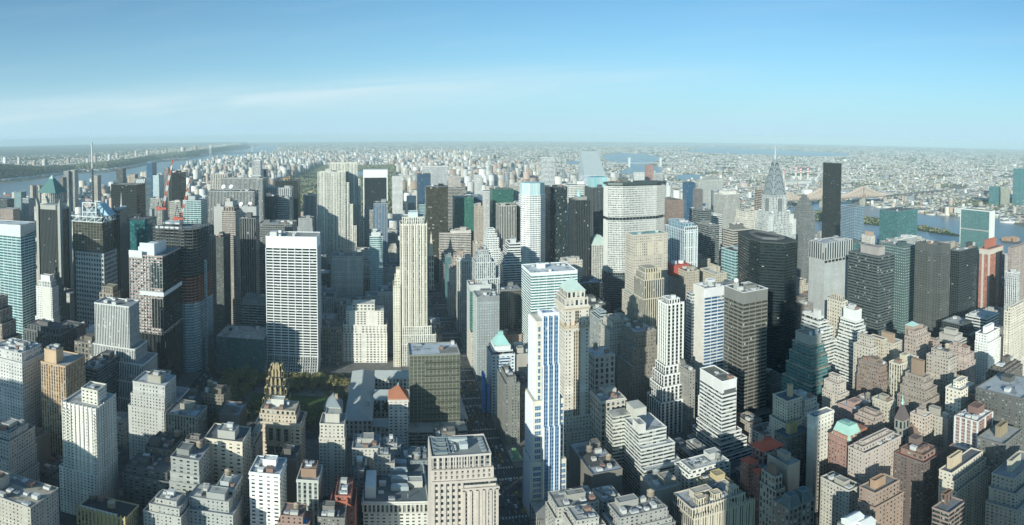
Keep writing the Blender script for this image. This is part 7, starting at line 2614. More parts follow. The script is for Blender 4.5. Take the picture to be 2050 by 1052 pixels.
def ridge(m):
    cols = []
    for px, yf, yb, yt in RIDGE:
        f = Vector((*ground(px, yf), .2))
        d = Vector((f.x, f.y)).length
        s = at(px, yt, d * 1.07)
        zt = max(8, s.z)
        u = Vector((f.x, f.y)).normalized()
        bk = Vector((*ground(px, yb), 2.0))
        cols.append([f, bk, Vector((u.x * d * 1.045, u.y * d * 1.045, zt * .75)), Vector((u.x * d * 1.08, u.y * d * 1.08, zt)), Vector((u.x * d * 1.25, u.y * d * 1.25, zt * .9)), Vector((u.x * min(32800, d * 2.2), u.y * min(32800, d * 2.2), zt * .55)), Vector((u.x * 32900, u.y * 32900, 60 if px < 480 else 10))])
    rg = random.Random(4)
    for a, c in zip(cols, cols[1:]):
        n = 10
        for i in range(n):
            for j in range(6):
                P = lambda t, k: a[k].lerp(c[k], t)
                q = [P(i / n, j), P((i + 1) / n, j), P((i + 1) / n, j + 1), P(i / n, j + 1)]
                m.face(q[::-1] if (q[1] - q[0]).cross(q[2] - q[0]).z < 0 else q, M_HILL)
    return cols


setting('hills', ridge)

# Manhattan streets
AVS = [(-1210, 15), (-965, 15), (-715, 15), (-470, 15), (-222, 14), (92, 14), (222, 12), (357, 20), (490, 12), (625, 15), (825, 15), (1025, 15), (1225, 14)]
STS = [(700 + 80 * k, 15 if k == 0 else 8) for k in range(-10, 22)]
BP = (-206, -40, 548, 684)


def asphalt(m):
    m.face([(-1400, -400, .06), (1240, -400, .06), (1240, 2400, .06), (-1400, 2400, .06)], M_ASPH)


setting('road', asphalt)


def pavement(m):
    for (a, wa), (c, wc) in zip(AVS, AVS[1:]):
        for (s, ws), (t, wt) in zip(STS, STS[1:]):
            m.box(a + wa, c - wc, s + ws, t - wt, .05, .20, M_PAVE)


setting('pavement', pavement)


def lines(m):
    for k in range(90):
        y = 330 + k * 13
        for x in (86.5, 91.0, 95.5):
            m.face([(x - .12, y, .075), (x + .12, y, .075), (x + .12, y + 5, .075), (x - .12, y + 5, .075)], M_LINE)
    for (s, ws) in STS:
        if 250 < s < 1300:
            for yy in (s - ws - 3.5, s + ws + .5):
                for i in range(11):
                    x = 79.5 + i * 2.4
                    m.face([(x, yy, .075), (x + 1.1, yy, .075), (x + 1.1, yy + 3.4, .075), (x, yy + 3.4, .075)], M_LINE)
    for i in range(60):
        x = -230 + i * 6
        m.face([(x, 699.8, .075), (x + 3, 699.8, .075), (x + 3, 700.1, .075), (x, 700.1, .075)], M_LINE)


setting('road_markings', lines, col=(.6, .6, .57))

# parks
setting('lawn', lambda m: [m.box(BP[0], BP[1], BP[2], BP[3], .21, .32, M_PAVE), m.box(BP[0] + 50, BP[1] - 30, BP[2] + 40, BP[3] - 46, .33, .40, M_GRASS)])
CP = (-735, 72, 2060, 6100)
setting('park_grass', lambda m: m.face([(CP[0], CP[2], .5), (CP[1], CP[2], .5), (CP[1], CP[3], .5), (CP[0], CP[3], .5)], M_GRASS))
RES = [(-320 + 260 * math.cos(t * math.pi / 12), 4750 + 380 * math.sin(t * math.pi / 12)) for t in range(24)]
setting('water', lambda m: tri_fill(m, RES, .9, M_WATER))


def leaf_mat(name, c0, c1):
    m, nt, out = mat(name)
    geo = nt.nodes.new('ShaderNodeNewGeometry')
    oi = nt.nodes.new('ShaderNodeObjectInfo')
    r = mth(nt, 'FRACT', mth(nt, 'ADD', geo.outputs['Random Per Island'], mth(nt, 'MULTIPLY', oi.outputs['Random'], .35)))
    c = mixc(nt, r, c0, c1)
    bs = bsdf(nt, .8, .2)
    nt.links.new(c, bs.inputs['Base Color'])
    nt.links.new(bs.outputs[0], out.inputs[0])
    return m


M_LEAF = leaf_mat('spring_leaves', (.13, .125, .055), (.29, .27, .12))
M_WOODS = leaf_mat('park_leaves', (.10, .115, .065), (.22, .22, .12))
M_BARK = noisy_mat('bark', (.05, .04, .03), (.10, .08, .06), .6)


def tree_meshes(rng, h=15, r=5.2):
    tr = MB()
    tr.tube(0, 0, 0, h * .42, .45, .25, M_BARK, 7)
    for k in range(6):
        a = k * 1.05 + rng.random()
        l = r * rng.uniform(.5, .8)
        tr.bar((0, 0, h * .34 + k * .25), (l * math.cos(a), l * math.sin(a), h * rng.uniform(.6, .8)), .10, M_BARK)
    cr = MB()
    clumps = [(rng.uniform(-.62, .62) * r, rng.uniform(-.62, .62) * r, h * rng.uniform(.52, .86), r * rng.uniform(.30, .52)) for _ in range(15)]
    for cx, cyy, cz, cr_ in clumps:
        for _ in range(26):
            v = Vector((rng.gauss(0, 1), rng.gauss(0, 1), rng.gauss(0, .8))).normalized() * cr_ * rng.uniform(.55, 1.05)
            p = Vector((cx, cyy, cz)) + v
            n = (v.normalized() + Vector((rng.uniform(-.7, .7), rng.uniform(-.7, .7), rng.uniform(-.3, .7)))).normalized()
            a = n.cross(Vector((0, 0, 1)))
            if a.length < .1:
                a = Vector((1, 0, 0))
            a = a.normalized() * rng.uniform(.35, .75)
            c = n.cross(a).normalized() * rng.uniform(.35, .75)
            cr.face([p - a - c, p + a - c * .6, p + a * .8 + c, p - a * .7 + c * .8], M_LEAF)
    return tr, cr


def plant_trees():
    rng = random.Random(11)
    protos = []
    for k in range(4):
        t, c = tree_meshes(rng, 14 + k, 5 + .4 * k)
        protos.append((t, c))
    spots = []
    for i in range(27):
        for j in range(22):
            x, y = BP[0] + 5 + i * 6.2 + rng.uniform(-2, 2), BP[2] + 5 + j * 6.2 + rng.uniform(-2, 2)
            if BP[0] + 46 < x < BP[1] - 28 and BP[2] + 36 < y < BP[3] - 42:
                continue
            if any(h[0] - 3 < x < h[1] + 3 and h[2] - 3 < y < h[3] + 3 for h in HERO):
                continue
            if x > BP[1] - 3 or y > BP[3] - 3:
                continue
            spots.append((x, y))
    rng.shuffle(spots)
    first = {}
    for n, (x, y) in enumerate(spots[:165]):
        k = n % 4
        lab = 'leafy park tree among others around the lawn before the white grid slab'
        if k not in first:
            r = thing('park_tree', (x, y, .3), lab, 'tree', 'trees of the small park')
            off = lambda mb: [(v[0] + x, v[1] + y, v[2] + .3) for v in mb.v]
            t, c = protos[k]
            t.v, c.v = off(t), off(c)
            t.obj('trunk', r, (.1, .08, .06))
            c.obj('crown', r)
            first[k] = r
        else:
            src = first[k]
            r = src.copy()
            SC.collection.objects.link(r)
            r.location = (x, y, .3)
            r.rotation_euler = (0, 0, rng.uniform(0, 6.28))
            s = rng.uniform(.8, 1.15)
            r.scale = (s, s, s)
            for ch in src.children:
                q = ch.copy()
                SC.collection.objects.link(q)
                q.parent = r


plant_trees()

# ------------------------------------------------------------------ masses nobody could count


def mesh_np(name, V, F, col, mt, uv=None):
    """V (n,3), F (m,4) indices, col (m,3) per face"""
    me = bpy.data.meshes.new(name)
    me.vertices.add(len(V))
    me.vertices.foreach_set('co', V.astype(np.float32).ravel())
    k = F.shape[1]
    me.loops.add(F.size)
    me.loops.foreach_set('vertex_index', F.astype(np.int32).ravel())
    me.polygons.add(len(F))
    me.polygons.foreach_set('loop_start', np.arange(0, F.size, k, dtype=np.int32))
    if uv is not None:
        u = me.uv_layers.new(name='UVMap')
        u.data.foreach_set('uv', uv.astype(np.float32).ravel())
    at_ = me.color_attributes.new('Col', 'FLOAT_COLOR', 'CORNER')
    c = np.ones((F.size, 4), np.float32)
    c[:, :3] = np.repeat(col, k, 0)
    at_.data.foreach_set('color', c.ravel())
    me.materials.append(mt)
    me.update(calc_edges=True)
    o = bpy.data.objects.new(name, me)
    SC.collection.objects.link(o)
    return o


def boxes_np(name, x, y, z0, w, d, h, ang, wc, rc, mt):
    n = len(x)
    sx = np.array([-.5, .5, .5, -.5])
    sy = np.array([-.5, -.5, .5, .5])
    lx, ly = w[:, None] * sx, d[:, None] * sy
    ca, sa = np.cos(ang)[:, None], np.sin(ang)[:, None]
    X, Y = x[:, None] + lx * ca - ly * sa, y[:, None] + lx * sa + ly * ca
    V = np.empty((n, 8, 3))
    V[:, :4, 0], V[:, :4, 1], V[:, :4, 2] = X, Y, z0[:, None]
    V[:, 4:, 0], V[:, 4:, 1], V[:, 4:, 2] = X, Y, (z0 + h)[:, None]
    base = np.array([[0, 1, 5, 4], [1, 2, 6, 5], [2, 3, 7, 6], [3, 0, 4, 7], [4, 5, 6, 7]])
    F = (np.arange(n)[:, None, None] * 8 + base).reshape(-1, 4)
    col = np.repeat(wc[:, None, :], 5, 1)
    col[:, 4] = rc
    uv = np.zeros((n, 5, 4, 2))
    nu = np.maximum(1, np.round(np.stack([w, d, w, d], 1) / 4.0))
    nv = np.maximum(1, np.round(h / 3.6))[:, None]
    uv[:, :4, 1, 0] = nu
    uv[:, :4, 2, 0] = nu
    uv[:, :4, 2, 1] = nv
    uv[:, :4, 3, 1] = nv
    return mesh_np(name, V.reshape(-1, 3), F, col.reshape(-1, 3), mt, uv.reshape(-1, 2))


def city_mat():
    m, nt, out = mat('distant_walls')
    L = nt.links
    a = nt.nodes.new('ShaderNodeVertexColor')
    a.layer_name = 'Col'
    uv = nt.nodes.new('ShaderNodeUVMap')
    sx = nt.nodes.new('ShaderNodeSeparateXYZ')
    L.new(uv.outputs[0], sx.inputs[0])
    fu, fv = mth(nt, 'FRACT', sx.outputs[0]), mth(nt, 'FRACT', sx.outputs[1])
    w = mth(nt, 'MULTIPLY', mth(nt, 'LESS_THAN', mth(nt, 'ABSOLUTE', mth(nt, 'SUBTRACT', fu, .5)), .24), mth(nt, 'LESS_THAN', mth(nt, 'ABSOLUTE', mth(nt, 'SUBTRACT', fv, .5)), .27))
    c = mixc(nt, mth(nt, 'MULTIPLY', w, .6), a.outputs[0], (.03, .04, .045))
    bs = bsdf(nt, .8, .3)
    L.new(c, bs.inputs['Base Color'])
    L.new(bs.outputs[0], out.inputs[0])
    return m


NPR = np.random.default_rng(5)
PAL = np.array([(.50, .46, .38), (.44, .39, .31), (.58, .55, .48), (.34, .25, .19), (.42, .31, .25), (.34, .34, .33), (.66, .65, .62), (.52, .50, .46), (.50, .43, .37), (.20, .22, .23), (.60, .60, .57)])
RPAL = np.array([(.30, .30, .30), (.45, .45, .44), (.18, .18, .18), (.62, .62, .60), (.70, .70, .68), (.25, .22, .19)])


def distant_city():
    X, Y, Z0, W_, D_, H, A, WC, RC = ([] for _ in range(9))

    def add(x, y, z0, w, d, h, a, pw=None, pr=None):
        n = len(x)
        ok = ~in_water(x, y) & (np.hypot(x, y) < 32500)
        ok &= ~((x > CP[0] - 12) & (x < CP[1] + 10) & (y > CP[2] - 20) & (y < CP[3] + 10))
        for h_ in HERO:
            ok &= ~((x > h_[0] - 24) & (x < h_[1] + 24) & (y > h_[2] - 24) & (y < h_[3] + 24))
        az = np.degrees(np.arctan2(x, y))
        ok &= (az > -41) & (az < 66)
        wc = PAL[NPR.choice(len(PAL), n, p=pw)] * NPR.uniform(.9, 1.4, (n, 1))
        rc = RPAL[NPR.choice(len(RPAL), n, p=pr)] * NPR.uniform(.8, 1.15, (n, 1))
        for l, v in zip((X, Y, Z0, W_, D_, H, A, WC, RC), (x, y, z0, w, d, h, a, wc, rc)):
            l.append(np.asarray(v)[ok])
    # island north of the named towers: lots along the grid
    xs, ys, ws, ds, hs = [], [], [], [], []
    av = [-2100, -1900, -1700, -1455] + [a for a, _ in AVS] + [1225]
    for a, c in zip(av, av[1:]):
        if c - a < 30:
            continue
        y = 1450.0
        while y < 9500:
            x = a + 16
            while x < c - 18:
                w = NPR.uniform(18, 40)
                for k in (0, 1):
                    d = NPR.uniform(22, 30)
                    xs.append(x + w / 2)
                    ys.append(y + 9 + 17 + k * 32)
                    ws.append(w - NPR.uniform(.5, 5))
                    ds.append(d)
                    edge = (x - a < 40) or (c - x < 60)
                    base = 26 if y > 6000 else 34
                    h = base * NPR.lognormal(0, .42) * (1.25 if edge else .8)
                    p = .085 if y < 2600 else (.06 if y < 5200 else .02)
                    if x > 72 and NPR.random() < p * (2 if edge else 1):
                        h = NPR.uniform(65, 120)
                    if x < -740 and NPR.random() < .03:
                        h = NPR.uniform(55, 100)
                    hs.append(min(h, 125 if y < 3500 else 95))
                x += w
            y += 80
    n = len(xs)
    xs, ys = np.array(xs), np.array(ys)
    keep = ~((ys < 2100) & (np.abs(xs) < 900) & (NPR.random(n) < .25)) & ~((xs < -1700) & (ys < 5200))
    xs, ys, ws, ds, hs = xs[keep], ys[keep], np.array(ws)[keep], np.array(ds)[keep], np.array(hs)[keep]
    add(xs, ys, np.zeros(len(xs)), ws, ds, hs, np.zeros(len(xs)))
    # eastern side beyond the individually built houses
    n = 900
    x, y = NPR.uniform(560, 1215, n), NPR.uniform(150, 1500, n)
    far = np.hypot(x, y) > 1000
    add(x[far], y[far], np.zeros(far.sum()), NPR.uniform(16, 34, far.sum()), NPR.uniform(16, 28, far.sum()), NPR.uniform(12, 48, far.sum()), np.zeros(far.sum()))
    # across the rivers: smaller and whiter, thinning out with distance
    wpr = np.array([.12, .10, .22, .20, .02, .34])
    n = 95000
    r = 1 / (1 / 32000 ** .55 + NPR.random(n) * (1 / 2300 ** .55 - 1 / 32000 ** .55)) ** (1 / .55)
    t = np.radians(NPR.uniform(-13, 64, n))
    x, y = r * np.sin(t), r * np.cos(t)
    manh = (y < 9500) & (x < 1260 - np.clip(y - 6000, 0, 4000) * .12)
    sh = np.clip(r / 8000, 1, 1.8)
    blk = np.sin(x / 210 + np.sin(y / 900) * 2) * np.sin(y / 170 + np.sin(x / 1300) * 2)
    ok = ~manh & (blk > -.55) & ~inside(ISLE, x, y)
    x, y, sh = x[ok], y[ok], sh[ok]
    n = len(x)
    # rows of houses along streets
    u, v = x * math.cos(.35) + y * math.sin(.35), -x * math.sin(.35) + y * math.cos(.35)
    u = np.floor(u / 78) * 78 + NPR.choice([16.0, 44.0], n) + NPR.uniform(-3, 3, n)
    v = np.floor(v / 210) * 210 + NPR.uniform(12, 190, n)
    x, y = u * math.cos(.35) - v * math.sin(.35), u * math.sin(.35) + v * math.cos(.35)
    h = NPR.uniform(5, 10, n) + (NPR.random(n) < .015) * NPR.uniform(6, 30, n)
    big = NPR.random(n) < .07
    add(x, y, np.zeros(n), np.where(big, NPR.uniform(35, 80, n), NPR.uniform(9, 22, n) * sh), np.where(big, NPR.uniform(30, 60, n), NPR.uniform(9, 20, n) * sh), h, np.full(n, .35), None, np.array([.22, .26, .20, .16, .08, .08]))
    # ridge across the western river
    cols = []
    n = 5200
    px = NPR.uniform(-70, 485, n)
    R_ = np.array(RIDGE)
    yf = np.interp(px, R_[:, 0], R_[:, 1])
    yt = np.interp(px, R_[:, 0], R_[:, 3])
    xx, yy, zz, hh, ww = [], [], [], [], []
    for i in range(n):
        f = ground(px[i], yf[i])
        d = math.hypot(*f)
        zt = max(8, at(px[i], yt[i], d * 1.07).z)
        k = NPR.random()
        if k < .16:
            s, z = NPR.uniform(1.004, 1.018), .2
            h, w = NPR.uniform(8, 16), NPR.uniform(25, 90)
        elif k < .6:
            s = NPR.uniform(1.09, 1.5)
            z = zt * (1 - .1 * (s - 1.08) / .17) if s < 1.25 else zt * (.9 - .35 * (s - 1.25) / .95)
            z -= 2
            h, w = NPR.uniform(7, 14), NPR.uniform(10, 24)
            if NPR.random() < .045 and s < 1.2:
                h, w = NPR.uniform(30, 85), NPR.uniform(22, 34)
        else:
            s = NPR.uniform(1.3, 2.2)
            z = zt * (.9 - .35 * (s - 1.25) / .95) - 2
            h, w = NPR.uniform(7, 14), NPR.uniform(14, 40)
            if NPR.random() < .75:
                continue
        if px[i] > 440 and h > 20:
            continue
        xx.append(f[0] * s)
        yy.append(f[1] * s)
        zz.append(z)
        hh.append(h + 2)
        ww.append(w * max(1, d / 5500))
    xx = np.array(xx)
    add(xx, np.array(yy), np.array(zz), np.array(ww), np.array(ww) * .7, np.array(hh), NPR.uniform(-.3, .3, len(xx)), None, np.array([.12, .14, .1, .28, .30, .06]))
    c = lambda l: np.concatenate(l)
    o = boxes_np('distant_buildings', c(X), c(Y), c(Z0), c(W_), c(D_), c(H), c(A), c(WC), c(RC), city_mat())
    o['kind'] = 'stuff'
    o['label'] = 'mass of small distant buildings spreading to the horizon'
    # second, smaller block on many roofs
    return c(X), c(Y), c(H), c(W_), c(D_), c(A)


_dc = distant_city()


def blobs_np(name, x, y, z, r, h, mt, label, seed=1, sub=0):
    """irregular low tree crowns: jittered 12-vertex balls"""
    rg = np.random.default_rng(seed)
    p = (1 + 5 ** .5) / 2
    ico = np.array([(-1, p, 0), (1, p, 0), (-1, -p, 0), (1, -p, 0), (0, -1, p), (0, 1, p), (0, -1, -p), (0, 1, -p), (p, 0, -1), (p, 0, 1), (-p, 0, -1), (-p, 0, 1)]) / math.sqrt(1 + p * p)
    T = np.array([(0, 11, 5), (0, 5, 1), (0, 1, 7), (0, 7, 10), (0, 10, 11), (1, 5, 9), (5, 11, 4), (11, 10, 2), (10, 7, 6), (7, 1, 8), (3, 9, 4), (3, 4, 2), (3, 2, 6), (3, 6, 8), (3, 8, 9), (4, 9, 5), (2, 4, 11), (6, 2, 10), (8, 6, 7), (9, 8, 1)])
    n = len(x)
    J = ico[None] * rg.uniform(.62, 1.25, (n, 12, 1))
    a = rg.uniform(0, 6.28, n)
    ca, sa = np.cos(a)[:, None], np.sin(a)[:, None]
    V = np.empty((n, 12, 3))
    V[..., 0] = x[:, None] + r[:, None] * (J[..., 0] * ca - J[..., 1] * sa)
    V[..., 1] = y[:, None] + r[:, None] * (J[..., 0] * sa + J[..., 1] * ca)
    V[..., 2] = z[:, None] + h[:, None] * (.5 + .5 * J[..., 2])
    F = (np.arange(n)[:, None, None] * 12 + T).reshape(-1, 3)
    o = mesh_np(name, V.reshape(-1, 3), F, np.ones((len(F), 3)) * .5, mt)
    o['kind'] = 'stuff'
    o['label'] = label
    return o


def woods():
    n = 9500
    x, y = NPR.uniform(CP[0] + 5, CP[1] - 5, n), NPR.uniform(CP[2] + 5, CP[3] - 5, n)
    g = np.sin(x / 95 + 1.3 * np.sin(y / 160)) * np.sin(y / 120 + np.sin(x / 130))
    ok = (g > -.62) & ~inside(RES, x, y)
    x, y = x[ok], y[ok]
    n = len(x)
    blobs_np('park_woods', x, y, np.full(n, .5), NPR.uniform(4, 9, n), NPR.uniform(9, 17, n), M_WOODS, 'woods of the big park between the towers', 2)
    # street trees and copses across the rivers
    n = 26000
    r = 1 / (1 / 30000 ** .6 + NPR.random(n) * (1 / 2400 ** .6 - 1 / 30000 ** .6)) ** (1 / .6)
    t = np.radians(NPR.uniform(-13, 64, n))
    x, y = r * np.sin(t), r * np.cos(t)
    blk = np.sin(x / 700 + np.sin(y / 900) * 2) * np.sin(y / 620 + np.sin(x / 1300) * 2)
    ok = ~in_water(x, y) & ~((y < 9500) & (x < 1260)) & ((blk > .25) | (NPR.random(n) < .35))
    x, y, r = x[ok], y[ok], r[ok]
    s = np.clip(r / 4500, 1, 4)
    n = len(x)
    blobs_np('distant_trees', x, y, np.full(n, .2), NPR.uniform(4, 9, n) * s, NPR.uniform(7, 14, n), M_WOODS, 'scattered trees across the river', 3)
    # ridge woods
    n = 9000
    px = NPR.uniform(-75, 492, n)
    R_ = np.array(RIDGE)
    yf, yt = np.interp(px, R_[:, 0], R_[:, 1]), np.interp(px, R_[:, 0], R_[:, 3])
    P = []
    for i in range(n):
        f = ground(px[i], yf[i])
        d = math.hypot(*f)
        zt = max(8, at(px[i], yt[i], d * 1.07).z)
        s = NPR.uniform(1.022, 1.10) if NPR.random() < .6 else NPR.uniform(1.1, 2.0)
        if s < 1.045:
            z = zt * .75 * (s - 1.012) / .033
        elif s < 1.08:
            z = zt * (.75 + .25 * (s - 1.045) / .035)
        elif s < 1.25:
            z = zt * (1 - .1 * (s - 1.08) / .17)
        else:
            z = zt * (.9 - .35 * (s - 1.25) / .95)
        k = max(1, d / 4500)
        P.append((f[0] * s, f[1] * s, z - 3, NPR.uniform(6, 13) * k, NPR.uniform(10, 16)))
    P = np.array(P)
    blobs_np('ridge_woods', *P.T, M_WOODS, 'woods on the ridge across the wide river', 4)
    # roosevelt island green
    xs = [p[0] for p in ISLE]
    ys = [p[1] for p in ISLE]
    x, y = NPR.uniform(min(xs), max(xs), 1500), NPR.uniform(min(ys), max(ys), 1500)
    ok = inside(ISLE, x, y) & (NPR.random(1500) < .6)
    far = np.hypot(x, y) > 1950
    ok &= far
    x, y = x[ok], y[ok]
    n = len(x)
    blobs_np('island_trees', x, y, np.full(n, 1.2), NPR.uniform(3, 7, n), NPR.uniform(6, 12, n), M_WOODS, 'trees on the narrow river island', 6)


woods()

# ------------------------------------------------------------------ ordinary midtown blocks between the towers
EYEV = np.array((0, 0, EYE))
HB = np.array([(h[0], h[1], h[2], h[3], 0, h[4]) for h in HERO])


def blocked(p, skip=None):
    """is the straight line from the eye to p cut by a built tower"""
    d = np.array(p) - EYEV
    lo, hi = HB[:, [0, 2, 4]] + .5, HB[:, [1, 3, 5]] - .5
    with np.errstate(all='ignore'):
        t0, t1 = (lo - EYEV) / d, (hi - EYEV) / d
    a, c = np.minimum(t0, t1).max(1), np.maximum(t0, t1).min(1)
    return bool(((a < c) & (c > 0) & (a < .985)).any())


SHORT = []
for o in ROOTS:
    if o.get('_top') and o['label']:
        w = o['label']
        for cut in (' with ', ' beside ', ' behind ', ' left of ', ' right of ', ' at ', ' in ', ' before ', ' below ', ' carrying ', ' wrapped ', ' topped ', ' cut ', ' rising ', ' above ', ' under ', ' set ', ' facing ', ' between ', ' framed ', ' and ', ', ', ' directly ', ' just ', ' standing ', ' squeezed ', ' beyond ', ' along ', ' near '):
            w = w.split(cut)[0]
        if 2 <= len(w.split()) <= 7:
            SHORT.append((project((*o['_o'][:2], o['_top'])), w, math.hypot(*o['_o'][:2])))
USED = set(o['label'] for o in ROOTS)


def cname(c):
    l, s = sum(c) / 3, c[0] - c[2]
    return ('dark ' if l < .26 else 'pale ' if l > .48 else '') + ('reddish brick' if s > .12 and c[1] < c[0] * .66 else 'tan' if s > .09 else 'beige' if s > .05 else 'grey')


def auto_label(x, y, z, c, tanks):
    px, py = project((x, y, z))
    d = math.hypot(x, y)
    best = sorted(SHORT, key=lambda s: abs(s[0][0] - px) + .4 * abs(s[0][1] - py) + .12 * abs(s[2] - d))[:12]
    hw = 'low' if z < 24 else 'mid height' if z < 45 else 'tall'
    t = ' with %s' % ('a round water tank' if tanks == 1 else 'two round water tanks') if tanks else ''
    for (q, w, dd) in best:
        rel = 'behind' if d > dd + 40 else 'in front of' if d < dd - 40 else ('left of' if px < q[0] else 'right of')
        for side in ('', ' to the left' if px < q[0] else ' to the right'):
            lab = '%s %s block%s %s the %s%s' % (cname(c), hw, t, rel, w, side if rel in ('behind', 'in front of') else '')
            n = len(lab.split())
            if lab not in USED and n <= 16:
                USED.add(lab)
                return lab, None
    return '%s %s block%s in the crowded streets between the towers' % (cname(c), hw, t), 'plain blocks between the towers'


def fill_blocks():
    rng = random.Random(21)
    cand = []
    for (a, wa), (c, wc) in zip(AVS, AVS[1:]):
        for (s, ws), (t, wt) in zip(STS, STS[1:]):
            x = a + wa + 3
            while x < c - wc - 14:
                w = min(rng.uniform(14, 27) if a > 80 and s < 520 else rng.uniform(20, 42), c - wc - 3 - x)
                for k in (0, 1):
                    d0 = s + ws + 3 if k == 0 else (s + ws + t - wt) / 2 + .6
                    d1 = (s + ws + t - wt) / 2 - .6 if k == 0 else t - wt - 3
                    cand.append((x + .4, x + w - .4, d0, d1))
                x += w
    out = []
    for g in cand:
        x0, x1, y0, y1 = g
        cx, cyy = (x0 + x1) / 2, (y0 + y1) / 2
        d = math.hypot(cx, cyy)
        if d < 300 or d > 1480:
            continue
        if any(x0 < h[1] + 1.2 and x1 > h[0] - 1.2 and y0 < h[3] + 1.2 and y1 > h[2] - 1.2 for h in HERO):
            continue
        if x0 < BP[1] + 4 and x1 > BP[0] and y0 < BP[3] + 14 and y1 > BP[2] - 12:
            continue
        if x0 < LIB[2] + 40 and x1 > LIB[0] - 4 and y0 < LIB[3] + 92 and y1 > LIB[1] - 14:
            continue
        east = cx > 200
        h = rng.choice((rng.uniform(13, 26), rng.uniform(20, 46))) if d < 560 else rng.uniform(22, 62) if d < 1000 else rng.uniform(25, 75)
        if not east and d < 520:
            h = rng.uniform(14, 36)
        if 20 < cx < 92 and d < 1500:
            h = min(h, 34)
        px, py = project((cx, cyy, h))
        if px < -40 or px > 2090 or py > 1085 or d < 1 or cyy < 60:
            continue
        vis = sum(not blocked((xx, yy, h - .5)) for xx in (x0 + 1, cx, x1 - 1) for yy in (y0 + 1, y1 - 1))
        if vis == 0:
            continue
        out.append((vis * (x1 - x0) * (y1 - y0) / d ** 2, g, h, d))
    out.sort(key=lambda t: -t[0])
    return out


FILL = fill_blocks()
N_IND = 250
_cols = [(.44, .39, .32), (.36, .32, .27), (.50, .47, .41), (.29, .23, .19), (.36, .26, .21), (.30, .30, .29), (.54, .53, .49), (.22, .21, .19), (.40, .35, .30), (.46, .45, .43)]


def simple_block(g, h, d):
    rng = random.Random(int(g[0] * 7 + g[2] * 3))
    f = rng.uniform(.85, 1.15)
    c = tuple(k * f for k in rng.choice(_cols))
    tanks = rng.choice((0, 0, 1, 1, 2)) if d < 800 else 0
    x0, x1, y0, y1 = g
    lab, grp = auto_label((x0 + x1) / 2, (y0 + y1) / 2, h, c, tanks)
    r = thing('midrise_building', ((x0 + x1) / 2, (y0 + y1) / 2, 0), lab, 'building', grp)
    st = rng.choice(('punch', 'punch', 'punch2', 'apt', 'pier', 'rib', 'blank' if d < 500 else 'punch'))
    m, rf, p = MB(), MB(), MB()
    top = (x0, x1, y0, y1)
    hz = h
    if rng.random() < .45 and h > 24:
        e = rng.uniform(2, 5)
        hz = h - rng.uniform(6, 14)
        m.box(x0, x1, y0, y1, 0, hz, facade(st), STYLE[st][:2], top=False)
        rf.box(x0 + .02, x1 - .02, y0 + .02, y1 - .02, hz - .3, hz, M_ROOF)
        parapet(p, x0, x1, y0, y1, hz, M_STONE)
        top = (x0 + e, x1 - e, y0 + e, y1 - e)
        m.box(*top, hz, h, facade(st), STYLE[st][:2], top=False)
    else:
        m.box(*top, 0, h, facade(st), STYLE[st][:2], top=False)
    rf.box(top[0] + .02, top[1] - .02, top[2] + .02, top[3] - .02, h - .3, h, M_ROOF)
    parapet(p, *top, h, M_STONE, e=rng.choice((.15, .15, .6)))
    m.obj('walls', r, c)
    rf.obj('roof', r, rng.choice(ROOFC))
    p.obj('parapet', r, tuple(min(.8, k * 1.1) for k in c))
    rooftop(r, *top, h, rng, 5 if d < 560 else 3 if d < 900 else 1, tanks, c, rng.random() < .8, d < 560)


for sc_, g, h, d in FILL[:N_IND]:
    simple_block(g, h, d)
if len(FILL) > N_IND:
    r_ = FILL[N_IND:]
    q = np.array([(*g, h) for _, g, h, _ in r_])
    n = len(q)
    o = boxes_np('crowded_blocks', (q[:, 0] + q[:, 1]) / 2, (q[:, 2] + q[:, 3]) / 2, np.zeros(n), q[:, 1] - q[:, 0], q[:, 3] - q[:, 2], q[:, 4], np.zeros(n),
                 PAL[NPR.choice(len(PAL), n)], RPAL[NPR.choice(len(RPAL), n)], MATS['distant_walls'])
    o['kind'] = 'stuff'
    o['label'] = 'small blocks glimpsed between the towers'

